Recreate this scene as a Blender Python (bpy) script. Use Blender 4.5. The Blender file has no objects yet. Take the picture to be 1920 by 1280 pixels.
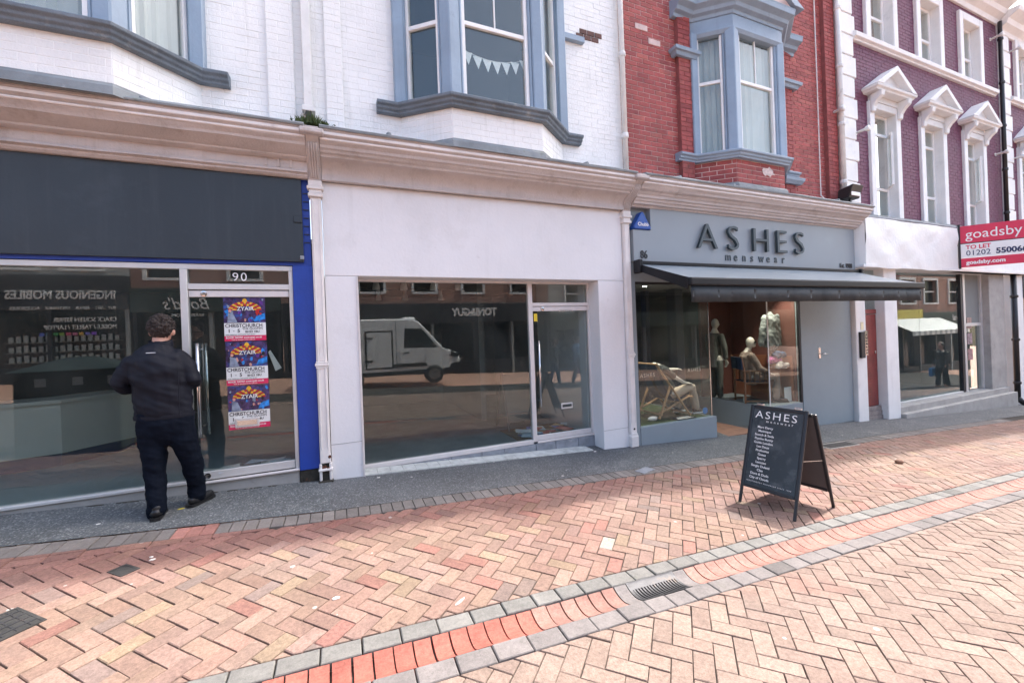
import bpy, math, random
from mathutils import Vector, Matrix, noise
R = random.Random(7)
PI = math.pi
SC = bpy.context.scene
COL = SC.collection

# ------------------------------------------------------------------ camera
CAMZ = 1.64
PHI = math.radians(22.687)
ROLL = math.atan(0.038)
cam_d = bpy.data.cameras.new('camera')
cam = bpy.data.objects.new('camera', cam_d)
COL.objects.link(cam)
fw = Vector((math.sin(PHI), math.cos(PHI), 0)); rt = Vector((math.cos(PHI), -math.sin(PHI), 0)); zz = Vector((0, 0, 1))
cr = rt * math.cos(ROLL) - zz * math.sin(ROLL)
cu = rt * math.sin(ROLL) + zz * math.cos(ROLL)
M = Matrix((cr, cu, -fw)).transposed().to_4x4()
M.translation = Vector((0, 0, CAMZ))
cam.matrix_world = M
cam_d.sensor_width = 36; cam_d.sensor_fit = 'HORIZONTAL'
cam_d.lens = 770 / 1920 * 36
cam_d.shift_x = 0.573 / 1920; cam_d.shift_y = -15.06 / 1920
cam_d.clip_start = 0.05; cam_d.clip_end = 600
SC.camera = cam

# ------------------------------------------------------------------ sky, sun, exposure
SUN_EL, SUN_AZ = 57.0, 11.0            # azimuth from +X (down the street) towards +Y (behind the shops)
w = bpy.data.worlds.new('World'); SC.world = w; w.use_nodes = True
nt = w.node_tree
sky = nt.nodes.new('ShaderNodeTexSky'); sky.sky_type = 'NISHITA'; sky.sun_disc = False
sky.sun_elevation = math.radians(SUN_EL); sky.sun_rotation = math.radians(90 - SUN_AZ)
sky.air_density = 1.0; sky.dust_density = 5.0; sky.ozone_density = 0.3
nt.links.new(sky.outputs[0], nt.nodes['Background'].inputs[0])
nt.nodes['Background'].inputs[1].default_value = 0.15
sd = bpy.data.lights.new('sun', 'SUN'); sd.energy = 2.0; sd.angle = math.radians(1.2); sd.color = (1, 0.965, 0.92)
so = bpy.data.objects.new('sun', sd); COL.objects.link(so)
sdir = Vector((math.cos(math.radians(SUN_EL)) * math.cos(math.radians(SUN_AZ)), math.cos(math.radians(SUN_EL)) * math.sin(math.radians(SUN_AZ)), math.sin(math.radians(SUN_EL))))
so.rotation_euler = sdir.to_track_quat('Z', 'Y').to_euler(); so.location = (20, 8, 30)
SC.view_settings.view_transform = 'Standard'; SC.view_settings.look = 'None'
SC.view_settings.exposure = 1.95; SC.view_settings.gamma = 1.0; SC.view_settings.use_curve_mapping = False
SC.render.engine = 'CYCLES'
SC.cycles.use_denoising = True
SC.cycles.max_bounces = 10; SC.cycles.diffuse_bounces = 4; SC.cycles.glossy_bounces = 4; SC.cycles.transparent_max_bounces = 16
SC.cycles.sample_clamp_indirect = 6.0

# ------------------------------------------------------------------ materials
MATS = {}
def P(m): return m.node_tree.nodes['Principled BSDF']
def mat(name, col, rough=0.6, var=0.12, scale=3.0, bump=0.0, bscale=60.0, metal=0.0, dirt=None, spec=0.5, objcol=None, gum=0.0, fine=0.0, bdist=0.01, chips=0.0, streak=None):
    """procedural surface: base colour, large soft variation, optional dirt ((r,g,b), scale, threshold, strength) and bump."""
    if name in MATS: return MATS[name]
    m = bpy.data.materials.new(name); m.use_nodes = True
    n, l = m.node_tree.nodes, m.node_tree.links
    b = P(m); b.inputs['Roughness'].default_value = rough; b.inputs['Metallic'].default_value = metal
    b.inputs['Specular IOR Level'].default_value = spec
    geo = n.new('ShaderNodeNewGeometry'); pos = geo.outputs['Position']
    if objcol == 'object':
        oi = n.new('ShaderNodeObjectInfo'); base = oi.outputs['Color']
    elif objcol == 'attr':
        at = n.new('ShaderNodeAttribute'); at.attribute_name = 'tint'; base = at.outputs['Color']
    else:
        rgb = n.new('ShaderNodeRGB'); rgb.outputs[0].default_value = (*col, 1); base = rgb.outputs[0]
    def noise_(sc, det=4, rg=0.6):
        t = n.new('ShaderNodeTexNoise'); t.inputs['Scale'].default_value = sc; t.inputs['Detail'].default_value = det
        t.inputs['Roughness'].default_value = rg; l.new(pos, t.inputs['Vector']); return t.outputs['Fac']
    def maprange(src, a, b_, c, d):
        r = n.new('ShaderNodeMapRange'); r.inputs[1].default_value = a; r.inputs[2].default_value = b_
        r.inputs[3].default_value = c; r.inputs[4].default_value = d; l.new(src, r.inputs[0]); return r.outputs[0]
    def mul(c1, facsock):
        x = n.new('ShaderNodeVectorMath'); x.operation = 'SCALE'; l.new(c1, x.inputs[0]); l.new(facsock, x.inputs['Scale']); return x.outputs[0]
    cur = base
    if var: cur = mul(cur, maprange(noise_(scale), 0.3, 0.7, 1 - var, 1 + var))
    if fine: cur = mul(cur, maprange(noise_(48, 7, 0.9), 0.38, 0.62, 1 - fine, 1 + fine))
    def mix(c1, c2, fac):
        x = n.new('ShaderNodeMix'); x.data_type = 'RGBA'; l.new(c1, x.inputs[6]); x.inputs[7].default_value = (*c2, 1); l.new(fac, x.inputs[0]); return x.outputs[2]
    for d in ([dirt] if dirt and not isinstance(dirt, list) else (dirt or [])):
        dc, ds, th, st = d
        cur = mix(cur, dc, maprange(noise_(ds, 8, 0.7), th, th + 0.12, 0, st))
    if streak:
        mpn = n.new('ShaderNodeMapping'); mpn.inputs['Scale'].default_value = (9, 9, .55); l.new(pos, mpn.inputs[0])
        t = n.new('ShaderNodeTexNoise'); t.inputs['Scale'].default_value = 1.0; t.inputs['Detail'].default_value = 7; t.inputs['Roughness'].default_value = .7; l.new(mpn.outputs[0], t.inputs['Vector'])
        cur = mix(cur, streak[0], maprange(t.outputs['Fac'], streak[1], streak[1] + .2, 0, streak[2]))
    if chips:
        v = n.new('ShaderNodeTexVoronoi'); v.inputs['Scale'].default_value = 95; l.new(pos, v.inputs['Vector'])
        sp = n.new('ShaderNodeSeparateColor'); l.new(v.outputs['Color'], sp.inputs[0])
        cur = mul(cur, maprange(sp.outputs[0], 0, 1, 1 - chips * .6, 1 + chips * .6))
        cur = mix(cur, (0.40, 0.42, 0.42), maprange(sp.outputs[1], .86, .9, 0, chips))
    if gum:
        v = n.new('ShaderNodeTexVoronoi'); v.inputs['Scale'].default_value = 5.5; l.new(pos, v.inputs['Vector'])
        wn = n.new('ShaderNodeSeparateColor'); l.new(v.outputs['Color'], wn.inputs[0])
        big = maprange(wn.outputs[0], 0.45, 1.0, 0.0, 0.10)
        lt = n.new('ShaderNodeMath'); lt.operation = 'LESS_THAN'; l.new(v.outputs['Distance'], lt.inputs[0]); l.new(big, lt.inputs[1])
        ms = n.new('ShaderNodeMath'); ms.operation = 'MULTIPLY'; ms.inputs[1].default_value = gum; l.new(lt.outputs[0], ms.inputs[0])
        cur = mix(cur, (0.5, 0.48, 0.45), ms.outputs[0])
    l.new(cur, b.inputs['Base Color'])
    if bump:
        bp = n.new('ShaderNodeBump'); bp.inputs['Strength'].default_value = bump; bp.inputs['Distance'].default_value = bdist
        l.new(noise_(bscale, 6, 0.65), bp.inputs['Height']); l.new(bp.outputs[0], b.inputs['Normal'])
    MATS[name] = m
    return m

def glass(name, tint=(0.86, 0.9, 0.88), base=0.055, rough=0.0):
    if name in MATS: return MATS[name]
    m = bpy.data.materials.new(name); m.use_nodes = True
    n, l = m.node_tree.nodes, m.node_tree.links
    n.remove(P(m)); out = n['Material Output']
    tr = n.new('ShaderNodeBsdfTransparent'); tr.inputs[0].default_value = (*tint, 1)
    gl = n.new('ShaderNodeBsdfGlossy'); gl.inputs['Roughness'].default_value = rough; gl.inputs[0].default_value = (0.95, 1, 0.99, 1)
    lw = n.new('ShaderNodeLayerWeight'); lw.inputs[0].default_value = 0.5
    pw = n.new('ShaderNodeMath'); pw.operation = 'POWER'; pw.inputs[1].default_value = 5; l.new(lw.outputs['Facing'], pw.inputs[0])
    ma = n.new('ShaderNodeMath'); ma.operation = 'MULTIPLY_ADD'; ma.inputs[1].default_value = 0.9; ma.inputs[2].default_value = base; l.new(pw.outputs[0], ma.inputs[0])
    mx = n.new('ShaderNodeMixShader'); l.new(ma.outputs[0], mx.inputs[0]); l.new(tr.outputs[0], mx.inputs[1]); l.new(gl.outputs[0], mx.inputs[2])
    geo = n.new('ShaderNodeNewGeometry'); tn = n.new('ShaderNodeTexNoise'); tn.inputs['Scale'].default_value = 2.2; tn.inputs['Detail'].default_value = 7; l.new(geo.outputs['Position'], tn.inputs['Vector'])
    mr = n.new('ShaderNodeMapRange'); mr.inputs[1].default_value = .3; mr.inputs[2].default_value = .75; mr.inputs[3].default_value = .006; mr.inputs[4].default_value = .026; l.new(tn.outputs['Fac'], mr.inputs[0])
    df = n.new('ShaderNodeBsdfDiffuse'); df.inputs[0].default_value = (.55, .6, .57, 1); m2 = n.new('ShaderNodeMixShader'); l.new(mr.outputs[0], m2.inputs[0]); l.new(mx.outputs[0], m2.inputs[1]); l.new(df.outputs[0], m2.inputs[2])
    l.new(m2.outputs[0], out.inputs[0])
    MATS[name] = m
    return m

def emit(name, col, s):
    m = bpy.data.materials.new(name); m.use_nodes = True
    b = P(m); b.inputs['Base Color'].default_value = (*col, 1); b.inputs['Emission Color'].default_value = (*col, 1); b.inputs['Emission Strength'].default_value = s
    return m

# ------------------------------------------------------------------ mesh helpers
def wloc(o):
    v = Vector((0, 0, 0))
    while o is not None: v += o.location; o = o.parent
    return v
class MB:
    def __init__(s): s.v = []; s.f = []
    def add(s, vs, fs):
        b = len(s.v); s.v += [tuple(p) for p in vs]; s.f += [tuple(i + b for i in f) for f in fs]; return s
    def box(s, x0, x1, y0, y1, z0, z1):
        return s.add([(x0, y0, z0), (x1, y0, z0), (x1, y1, z0), (x0, y1, z0), (x0, y0, z1), (x1, y0, z1), (x1, y1, z1), (x0, y1, z1)],
                     [(0, 3, 2, 1), (4, 5, 6, 7), (0, 1, 5, 4), (1, 2, 6, 5), (2, 3, 7, 6), (3, 0, 4, 7)])
    def hexa(s, b4, t4):
        return s.add(list(b4) + list(t4), [(0, 3, 2, 1), (4, 5, 6, 7), (0, 1, 5, 4), (1, 2, 6, 5), (2, 3, 7, 6), (3, 0, 4, 7)])
    def prism(s, poly, axis, a, b):
        n = len(poly)
        def pt(p, t): return {'x': (t, p[0], p[1]), 'y': (p[0], t, p[1]), 'z': (p[0], p[1], t)}[axis]
        return s.add([pt(p, a) for p in poly] + [pt(p, b) for p in poly],
                     [tuple(range(n))[::-1], tuple(range(n, 2 * n))] + [(i, (i + 1) % n, n + (i + 1) % n, n + i) for i in range(n)])
    def bar(s, p, q, wd, th, up=(0, 0, 1)):
        p, q = Vector(p), Vector(q); d = (q - p).normalized(); u = Vector(up)
        if abs(d.dot(u)) > 0.98: u = Vector((0, 1, 0))
        sd_ = d.cross(u).normalized() * wd / 2; u = sd_.cross(d).normalized() * th / 2
        return s.hexa([p - sd_ - u, p + sd_ - u, p + sd_ + u, p - sd_ + u], [q - sd_ - u, q + sd_ - u, q + sd_ + u, q - sd_ + u])
    def tube(s, path, r, n=8, cap=True, flat=1.0):
        path = [Vector(p) for p in path]; k = len(path); rs = r if isinstance(r, (list, tuple)) else [r] * k
        rings = []; nrm = None
        for i, p in enumerate(path):
            d = (path[min(i + 1, k - 1)] - path[max(i - 1, 0)]).normalized()
            if nrm is None:
                a = Vector((0, 0, 1)) if abs(d.z) < 0.9 else Vector((1, 0, 0)); nrm = d.cross(a).normalized()
            else: nrm = (nrm - d * nrm.dot(d)).normalized()
            bn = d.cross(nrm)
            rr = rs[i] if isinstance(rs[i], (tuple, list)) else (rs[i], rs[i] * flat)
            rings.append([p + nrm * math.cos(2 * PI * j / n) * rr[0] + bn * math.sin(2 * PI * j / n) * rr[1] for j in range(n)])
        vs = [q for rg in rings for q in rg]
        fs = [(i * n + j, i * n + (j + 1) % n, (i + 1) * n + (j + 1) % n, (i + 1) * n + j) for i in range(k - 1) for j in range(n)]
        if cap: fs += [tuple(range(n))[::-1], tuple((k - 1) * n + j for j in range(n))]
        return s.add(vs, fs)
    def rings(s, rings, cap=True):
        n = len(rings[0]); k = len(rings)
        fs = [(i * n + j, i * n + (j + 1) % n, (i + 1) * n + (j + 1) % n, (i + 1) * n + j) for i in range(k - 1) for j in range(n)]
        if cap: fs += [tuple(range(n))[::-1], tuple((k - 1) * n + j for j in range(n))]
        return s.add([p for r in rings for p in r], fs)
    def lathe(s, prof, c, n=12, axis='z'):
        def pt(r, h, a):
            x, y = r * math.cos(a), r * math.sin(a)
            return {'z': (c[0] + x, c[1] + y, c[2] + h), 'y': (c[0] + x, c[1] + h, c[2] + y), 'x': (c[0] + h, c[1] + x, c[2] + y)}[axis]
        return s.rings([[pt(max(r, 1e-4), h, 2 * PI * j / n) for j in range(n)] for r, h in prof])
    def ball(s, c, r, n=12, m=8):
        r = r if isinstance(r, (tuple, list)) else (r, r, r)
        return s.rings([[(c[0] + r[0] * math.sin(PI * (i + .02) / (m + .04)) * math.cos(2 * PI * j / n), c[1] + r[1] * math.sin(PI * (i + .02) / (m + .04)) * math.sin(2 * PI * j / n), c[2] - r[2] * math.cos(PI * i / m)) for j in range(n)] for i in range(m + 1)])
    def sweep(s, prof, path, closed=False):
        """prof: closed polygon of (outward, z); path: xy points; outward = right-hand side of travel direction"""
        pts = [Vector((p[0], p[1])) for p in path]; k = len(pts); rings = []
        for i in range(k):
            d0 = (pts[i] - pts[i - 1]).normalized() if i > 0 else (pts[1] - pts[0]).normalized()
            d1 = (pts[i + 1] - pts[i]).normalized() if i < k - 1 else d0
            n0 = Vector((d0.y, -d0.x)); n1 = Vector((d1.y, -d1.x)); mm = (n0 + n1).normalized(); sc = 1 / max(0.3, mm.dot(n0))
            rings.append([(pts[i].x + mm.x * o * sc, pts[i].y + mm.y * o * sc, z) for o, z in prof])
        return s.rings(rings)
    def build(s, name, m, parent=None, bevel=0.0, smooth=False, seg=1, local=False, kind=None, jitter=0.0):
        off = wloc(parent) if (parent is not None and not local) else Vector((0, 0, 0))
        me = bpy.data.meshes.new(name)
        me.from_pydata([(p[0] - off.x, p[1] - off.y, p[2] - off.z) for p in s.v], [], s.f)
        me.update()
        if isinstance(m, str): m = MATS[m]
        me.materials.append(m)
        if smooth:
            me.polygons.foreach_set('use_smooth', [True] * len(me.polygons))
        o = bpy.data.objects.new(name, me); COL.objects.link(o)
        if parent is not None: o.parent = parent
        if bevel:
            bm_ = o.modifiers.new('bevel', 'BEVEL'); bm_.width = bevel; bm_.segments = seg; bm_.limit_method = 'ANGLE'; bm_.angle_limit = math.radians(40)
            bm_.harden_normals = False
        if kind: o['kind'] = kind
        return o
def tag(o, label=None, cat=None, group=None, kind=None):
    if label: o['label'] = label
    if cat: o['category'] = cat
    if group: o['group'] = group
    if kind: o['kind'] = kind
    return o
def thing(name, label, cat, loc, group=None, rz=0):
    o = bpy.data.objects.new(name, None); COL.objects.link(o); o.location = loc; o.empty_display_size = 0.2
    if rz: o.rotation_euler = (0, 0, rz)
    return tag(o, label, cat, group)
def smooth_by_angle(o, deg=40):
    me = o.data
    me.polygons.foreach_set('use_smooth', [True] * len(me.polygons))
    try: me.set_sharp_from_angle(angle=math.radians(deg))
    except Exception: pass
    return o
def B(x0, x1, y0, y1, z0, z1): return MB().box(x0, x1, y0, y1, z0, z1)
def part_box(name, m, parent, x0, x1, y0, y1, z0, z1, bevel=0.004):
    return B(x0, x1, y0, y1, z0, z1).build(name, m, parent, bevel=bevel)
TMP = bpy.data.scenes.new('workshop')
def evaluated_mesh(ob):
    TMP.collection.objects.link(ob)
    with bpy.context.temp_override(scene=TMP, view_layer=TMP.view_layers[0]): dg = bpy.context.evaluated_depsgraph_get()
    dg.update()
    me = bpy.data.meshes.new_from_object(ob.evaluated_get(dg)); TMP.collection.objects.unlink(ob); return me
def text(name, s, m, parent, loc, size, depth=0.004, rot=None, offset=0.0, shear=0.0, spacing=1.0, align='LEFT', sx=1.0, local=False):
    """lettering as real geometry, standing on a wall that faces -Y unless rot (a 3x3 matrix) says otherwise"""
    cu_ = bpy.data.curves.new('tmp', 'FONT'); cu_.body = s; cu_.size = size; cu_.extrude = depth / 2; cu_.offset = offset; cu_.shear = shear
    cu_.space_character = spacing; cu_.align_x = align; cu_.resolution_u = 3
    ob = bpy.data.objects.new('tmp', cu_); me = evaluated_mesh(ob)
    bpy.data.objects.remove(ob); bpy.data.curves.remove(cu_)
    Rm = rot if rot is not None else Matrix(((1, 0, 0), (0, 0, -1), (0, 1, 0)))
    off = wloc(parent) if (parent is not None and not local) else Vector((0, 0, 0))
    L = Vector(loc) - off
    me.transform(Matrix.Translation(L) @ Rm.to_4x4() @ Matrix.Diagonal((sx, 1, 1, 1)))
    me.name = name; me.materials.clear(); me.materials.append(MATS[m] if isinstance(m, str) else m)
    o = bpy.data.objects.new(name, me); COL.objects.link(o); o.parent = parent
    return o
def G(x, y):
    """street surface: falls 5 % down the street, dished towards the drain channel"""
    if y >= 2.0: return -0.051 * x + 0.015 * y
    return 0.094 - 0.051 * x - 0.032 * max(y, -1.0) + (0.0 if y > -1 else 0.0)
# ================================================================== materials used across the street
mat('asphalt', (0.095, 0.10, 0.105), 0.85, 0.2, 1.3, 0.9, 160, fine=0.3, chips=.35, dirt=[((0.24, 0.24, 0.235), 2.2, 0.56, 0.45), ((0.07, 0.07, 0.07), 0.9, 0.6, 0.5)], gum=0.8, bdist=0.006)
mat('asphalt_coarse', (0.095, 0.105, 0.11), 0.8, 0.25, 1.3, 0.9, 120, fine=0.3, chips=.5, dirt=[((0.2, 0.2, 0.195), 2.2, 0.58, 0.35)], gum=0.8, bdist=0.008)
mat('joint_sand', (0.035, 0.03, 0.026), 0.95, 0.3, 8, 0.5, 90, dirt=((0.05, 0.07, 0.025), 1.5, 0.6, 0.7))
BRD = [((0.22, 0.16, 0.10), 1.3, 0.62, 0.28), ((0.13, 0.085, 0.06), 3.5, 0.62, 0.45), ((0.20, 0.09, 0.07), 0.8, 0.58, 0.45), ((0.06, 0.045, 0.035), 13, 0.66, 0.5)]
mat('paver', (0.5, 0.3, 0.2), 0.88, 0.12, 5, 0.8, 130, objcol='object', gum=0.55, fine=0.34, dirt=BRD, bdist=0.004)
mat('paver_mass', (0.5, 0.3, 0.2), 0.88, 0.12, 5, 0.8, 130, objcol='attr', gum=0.55, fine=0.34, dirt=BRD, bdist=0.004)
mat('sett', (0.27, 0.26, 0.25), 0.88, 0.16, 7, 0.6, 180, objcol='object', fine=0.22, dirt=[((0.13, 0.14, 0.09), 2.5, 0.62, 0.5)], bdist=0.004)
mat('channel_brick', (0.5, 0.2, 0.15), 0.82, 0.2, 8, 0.6, 110, objcol='object', fine=0.3, dirt=[((0.30, 0.2, 0.17), 2.0, 0.58, 0.4), ((.06, .045, .035), 8, .60, .65)], bdist=0.004)
mat('iron', (0.075, 0.075, 0.08), 0.55, 0.25, 12, 0.3, 120, metal=0.7, dirt=((0.12, 0.08, 0.05), 6, 0.58, 0.6))
mat('dark_iron', (0.035, 0.034, 0.033), 0.7, 0.3, 12, 0.4, 120, metal=0.1, dirt=((0.10, 0.095, 0.085), 9, 0.58, 0.5))
mat('dark_void', (0.008, 0.008, 0.008), 0.9, 0)
mat('pale_tile', (0.5, 0.52, 0.5), 0.6, 0.2, 9, 0.2, 60, dirt=((0.2, 0.2, 0.18), 5, 0.55, 0.6))
mat('slate', (0.22, 0.24, 0.27), 0.6, 0.25, 7, 0.4, 60, dirt=((0.4, 0.4, 0.4), 6, 0.58, 0.5))
mat('concrete', (0.36, 0.35, 0.33), 0.85, 0.15, 3, 0.4, 80, dirt=((0.15, 0.15, 0.14), 2.5, 0.58, 0.5))

# ================================================================== the street
def ground_sheet(name, m, xs, ys, dz):
    mb = MB(); nx, ny = len(xs), len(ys)
    mb.add([(x, y, G(x, y) + dz) for y in ys for x in xs], [(j * nx + i, j * nx + i + 1, (j + 1) * nx + i + 1, (j + 1) * nx + i) for j in range(ny - 1) for i in range(nx - 1)])
    o = mb.build(name, m); o['kind'] = 'structure'; return o
def frange(a, b, n): return [a + (b - a) * i / n for i in range(n + 1)]
far_brick = bpy.data.materials.new('street_brick_far'); far_brick.use_nodes = True
n_, l_ = far_brick.node_tree.nodes, far_brick.node_tree.links
tc = n_.new('ShaderNodeNewGeometry'); mp = n_.new('ShaderNodeMapping'); mp.inputs['Rotation'].default_value = (0, 0, math.radians(45)); l_.new(tc.outputs['Position'], mp.inputs[0])
bt = n_.new('ShaderNodeTexBrick'); bt.inputs['Scale'].default_value = 1; bt.inputs['Brick Width'].default_value = .2; bt.inputs['Row Height'].default_value = .1; bt.inputs['Mortar Size'].default_value = .004
bt.inputs['Color1'].default_value = (.50, .29, .22, 1); bt.inputs['Color2'].default_value = (.42, .25, .18, 1); bt.inputs['Mortar'].default_value = (.06, .05, .04, 1)
l_.new(mp.outputs[0], bt.inputs[0]); l_.new(bt.outputs[0], P(far_brick).inputs['Base Color']); P(far_brick).inputs['Roughness'].default_value = .88
MATS['far_brick'] = far_brick
# wide street sheet out to the horizon on all sides, below the detailed paving
ground_sheet('street', 'far_brick', [-300, -40] + frange(-16, 40, 28) + [80, 300], [-300, -60, -20, -9, -6, -3, -1, 0, 1, 1.96, 2.16, 2.38, 4, 5.2, 8, 40, 300], -0.085)
bed = ground_sheet('paving_bed', 'joint_sand', frange(-8, 30, 38), [-3, -1, 0, 1, 1.9], -0.012)
bed2 = ground_sheet('paving_bed', 'joint_sand', frange(-8, 30, 38), [2.40, 3, 3.6, 4.2], -0.012)
ASPH = 4.165
asph = MB()
xs = [-8.14 + .5 * i for i in range(77)]
ed = [ASPH + (0.17 * max(0, (-0.2 - x)) / 2.2 if x < -0.2 else 0) for x in xs]
for nm_, m_, keep, dz in (('asphalt_pavement', 'asphalt', lambda i: i >= 16, .001), ('asphalt_patch', 'asphalt_coarse', lambda i: i < 16, .004)):
    asph = MB(); asph.add([(x, e, G(x, e) + dz) for x, e in zip(xs, ed)] + [(x, 5.5, G(x, 5.5) + dz) for x in xs], [(i, i + 1, 78 + i, 77 + i) for i in range(76) if keep(i)])
    ao = asph.build(nm_, m_); ao['kind'] = 'structure'

paving = bpy.data.objects.new('brick_paving', None); COL.objects.link(paving); paving['kind'] = 'structure'
def proj_size(x, y, z):
    v = Vector((x, y, z)) - cam.location; d = v.dot(fw)
    if d < 0.25: return 0, 0, 0
    return v.dot(rt) / d, v.z / d, 1 / (d * d) * abs(v.z) / d
def clip(poly, axis, val, keep_less):
    out = []
    for i in range(len(poly)):
        a, b = poly[i], poly[(i + 1) % len(poly)]
        ia = (a[axis] <= val) == keep_less or a[axis] == val; ib = (b[axis] <= val) == keep_less or b[axis] == val
        if ia: out.append(a)
        if ia != ib:
            t = (val - a[axis]) / (b[axis] - a[axis]); out.append((a[0] + (b[0] - a[0]) * t, a[1] + (b[1] - a[1]) * t))
    return out
def brick_tint(r, x, y, side):
    """colour of one paver: a common pink-red clay, drifting slowly across the street, plus a small spread per brick and painted-in shade by the shops"""
    base = r.choice([(.385, .248, .195), (.39, .258, .203), (.375, .232, .182), (.385, .255, .192), (.375, .242, .198), (.395, .27, .214)])
    n1 = noise.noise(Vector((x * .8, y * 1.1, 4.2))); n2 = noise.noise(Vector((x * 1.7 + 9, y * 2.1, 1.1)))
    mixc = lambda b, c, t: tuple(p * (1 - t) + q * t for p, q in zip(b, c))
    base = mixc(base, (.40, .27, .18), max(0, n1) * .7); base = mixc(base, (.33, .17, .14), max(0, -n1) * .8); base = mixc(base, (.30, .225, .20), max(0, n2) * .6)
    k = r.uniform(.47, .64)
    if side == 'R': base = mixc(base, (.355, .268, .222), .65); k *= 1.02
    else:
        q = r.random()
        if q < .035: base = mixc(base, (.37, .155, .125), .7)
        elif q < .07: base = mixc(base, (.40, .30, .19), .6)
        elif q < .11: base = mixc(base, (.26, .20, .18), .7)
        shade_red = max(0, min(1, (y - 3.35) / .6)) * .7 * (1 if x < 3 else .3)  # shade beside the shops painted in as darker red, stronger to the left
        base = mixc(base, (.37, .165, .14), shade_red)
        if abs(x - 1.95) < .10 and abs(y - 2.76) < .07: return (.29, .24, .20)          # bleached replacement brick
        t = max(0, 1 - math.hypot((x - 1.55) / .75, (y - 3.42) / .32)); base = mixc(base, (.22, .085, .065), .6 * t)   # darker, redder patch
    return tuple(c * k for c in base)
def brick_solid(poly, z_of, h=0.05, bev=0.0035, lift=0.0, tilt=(0, 0), cx=0, cy=0):
    """one paver as a small bevelled block on the sloping bed"""
    n = len(poly)
    c = (sum(p[0] for p in poly) / n, sum(p[1] for p in poly) / n)
    def inset(p, d):
        vx, vy = p[0] - c[0], p[1] - c[1]; L = math.hypot(vx, vy) or 1; return (p[0] - vx / L * d * 1.3, p[1] - vy / L * d * 1.3)
    def zt(p): return z_of(p[0], p[1]) + lift + tilt[0] * (p[0] - c[0]) + tilt[1] * (p[1] - c[1])
    top = [(*inset(p, bev), zt(p)) for p in poly]; mid = [(p[0], p[1], zt(p) - bev) for p in poly]; bot = [(p[0], p[1], zt(p) - h) for p in poly]
    vs = top + mid + bot
    fs = [tuple(range(n))] + [(n + i, n + (i + 1) % n, (i + 1) % n, i) for i in range(n)] + [(2 * n + i, 2 * n + (i + 1) % n, n + (i + 1) % n, n + i) for i in range(n)]
    return vs, fs
def orient(poly):
    a = sum(poly[i][0] * poly[(i + 1) % len(poly)][1] - poly[(i + 1) % len(poly)][0] * poly[i][1] for i in range(len(poly)))
    return poly if a > 0 else poly[::-1]
def herring(origin, y0, y1, x0, x1, side, r):
    th = math.radians(-45); a = (math.cos(th), math.sin(th)); b = (math.sin(th), -math.cos(th)); u = 0.1005; g = 0.0026
    out = []
    for n in range(-140, 141):
        for m in range(-160, 161):
            for (i, j, li, lj) in ((m + 2 * n, -m + 2 * n, 2, 1), (m + 2 * n + 2, -m + 2 * n, 1, 2)):
                jx, jy = r.uniform(-.0015, .0015), r.uniform(-.0015, .0015); g = r.choice((.002, .0026, .0026, .0032, .0042))
                cs = [(i * u + g, j * u + g), ((i + li) * u - g, j * u + g), ((i + li) * u - g, (j + lj) * u - g), (i * u + g, (j + lj) * u - g)]
                poly = [(origin[0] + p * a[0] + q * b[0] + jx, origin[1] + p * a[1] + q * b[1] + jy) for p, q in cs]
                ys = [p[1] for p in poly]; xs_ = [p[0] for p in poly]
                if max(ys) < y0 or min(ys) > y1 or max(xs_) < x0 or min(xs_) > x1: continue
                full = min(ys) >= y0 and max(ys) <= y1
                if not full:
                    poly = clip(poly, 1, y1, True) if max(ys) > y1 else poly
                    if len(poly) >= 3 and min(p[1] for p in poly) < y0: poly = clip(poly, 1, y0, False)
                    if len(poly) < 3: continue
                    ar = abs(sum(poly[k][0] * poly[(k + 1) % len(poly)][1] - poly[(k + 1) % len(poly)][0] * poly[k][1] for k in range(len(poly)))) / 2
                    if ar < 0.0006: continue
                out.append((orient(poly), full, side, li > lj))
    return out
rb = random.Random(21)
def edge_y(x): return (ASPH - 0.2) + (0.17 * max(0, (-0.2 - x)) / 2.2)
pieces = herring((-0.613, 3.002), 2.385, 3.955, -7, 22, 'L', rb) + herring((2.205, 1.777), -1.2, 1.945, -4, 14, 'R', rb)
ranked = []
for k, (poly, full, side, isH) in enumerate(pieces):
    cx = sum(p[0] for p in poly) / len(poly); cy = sum(p[1] for p in poly) / len(poly)
    sx_, sy_, sz_ = proj_size(cx, cy, G(cx, cy))
    inview = sz_ > 0 and abs(sx_) < 1.27 and sy_ > -0.9
    area = abs(sum(poly[i][0] * poly[(i + 1) % len(poly)][1] - poly[(i + 1) % len(poly)][0] * poly[i][1] for i in range(len(poly)))) / 2
    ranked.append((-(sz_ * area) if inview else 0, k, cx, cy))
ranked.sort()
top300 = set(k for s, k, _, _ in ranked[:300] if s < 0)
brick_me = {}
mass = MB(); tints = []
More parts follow.
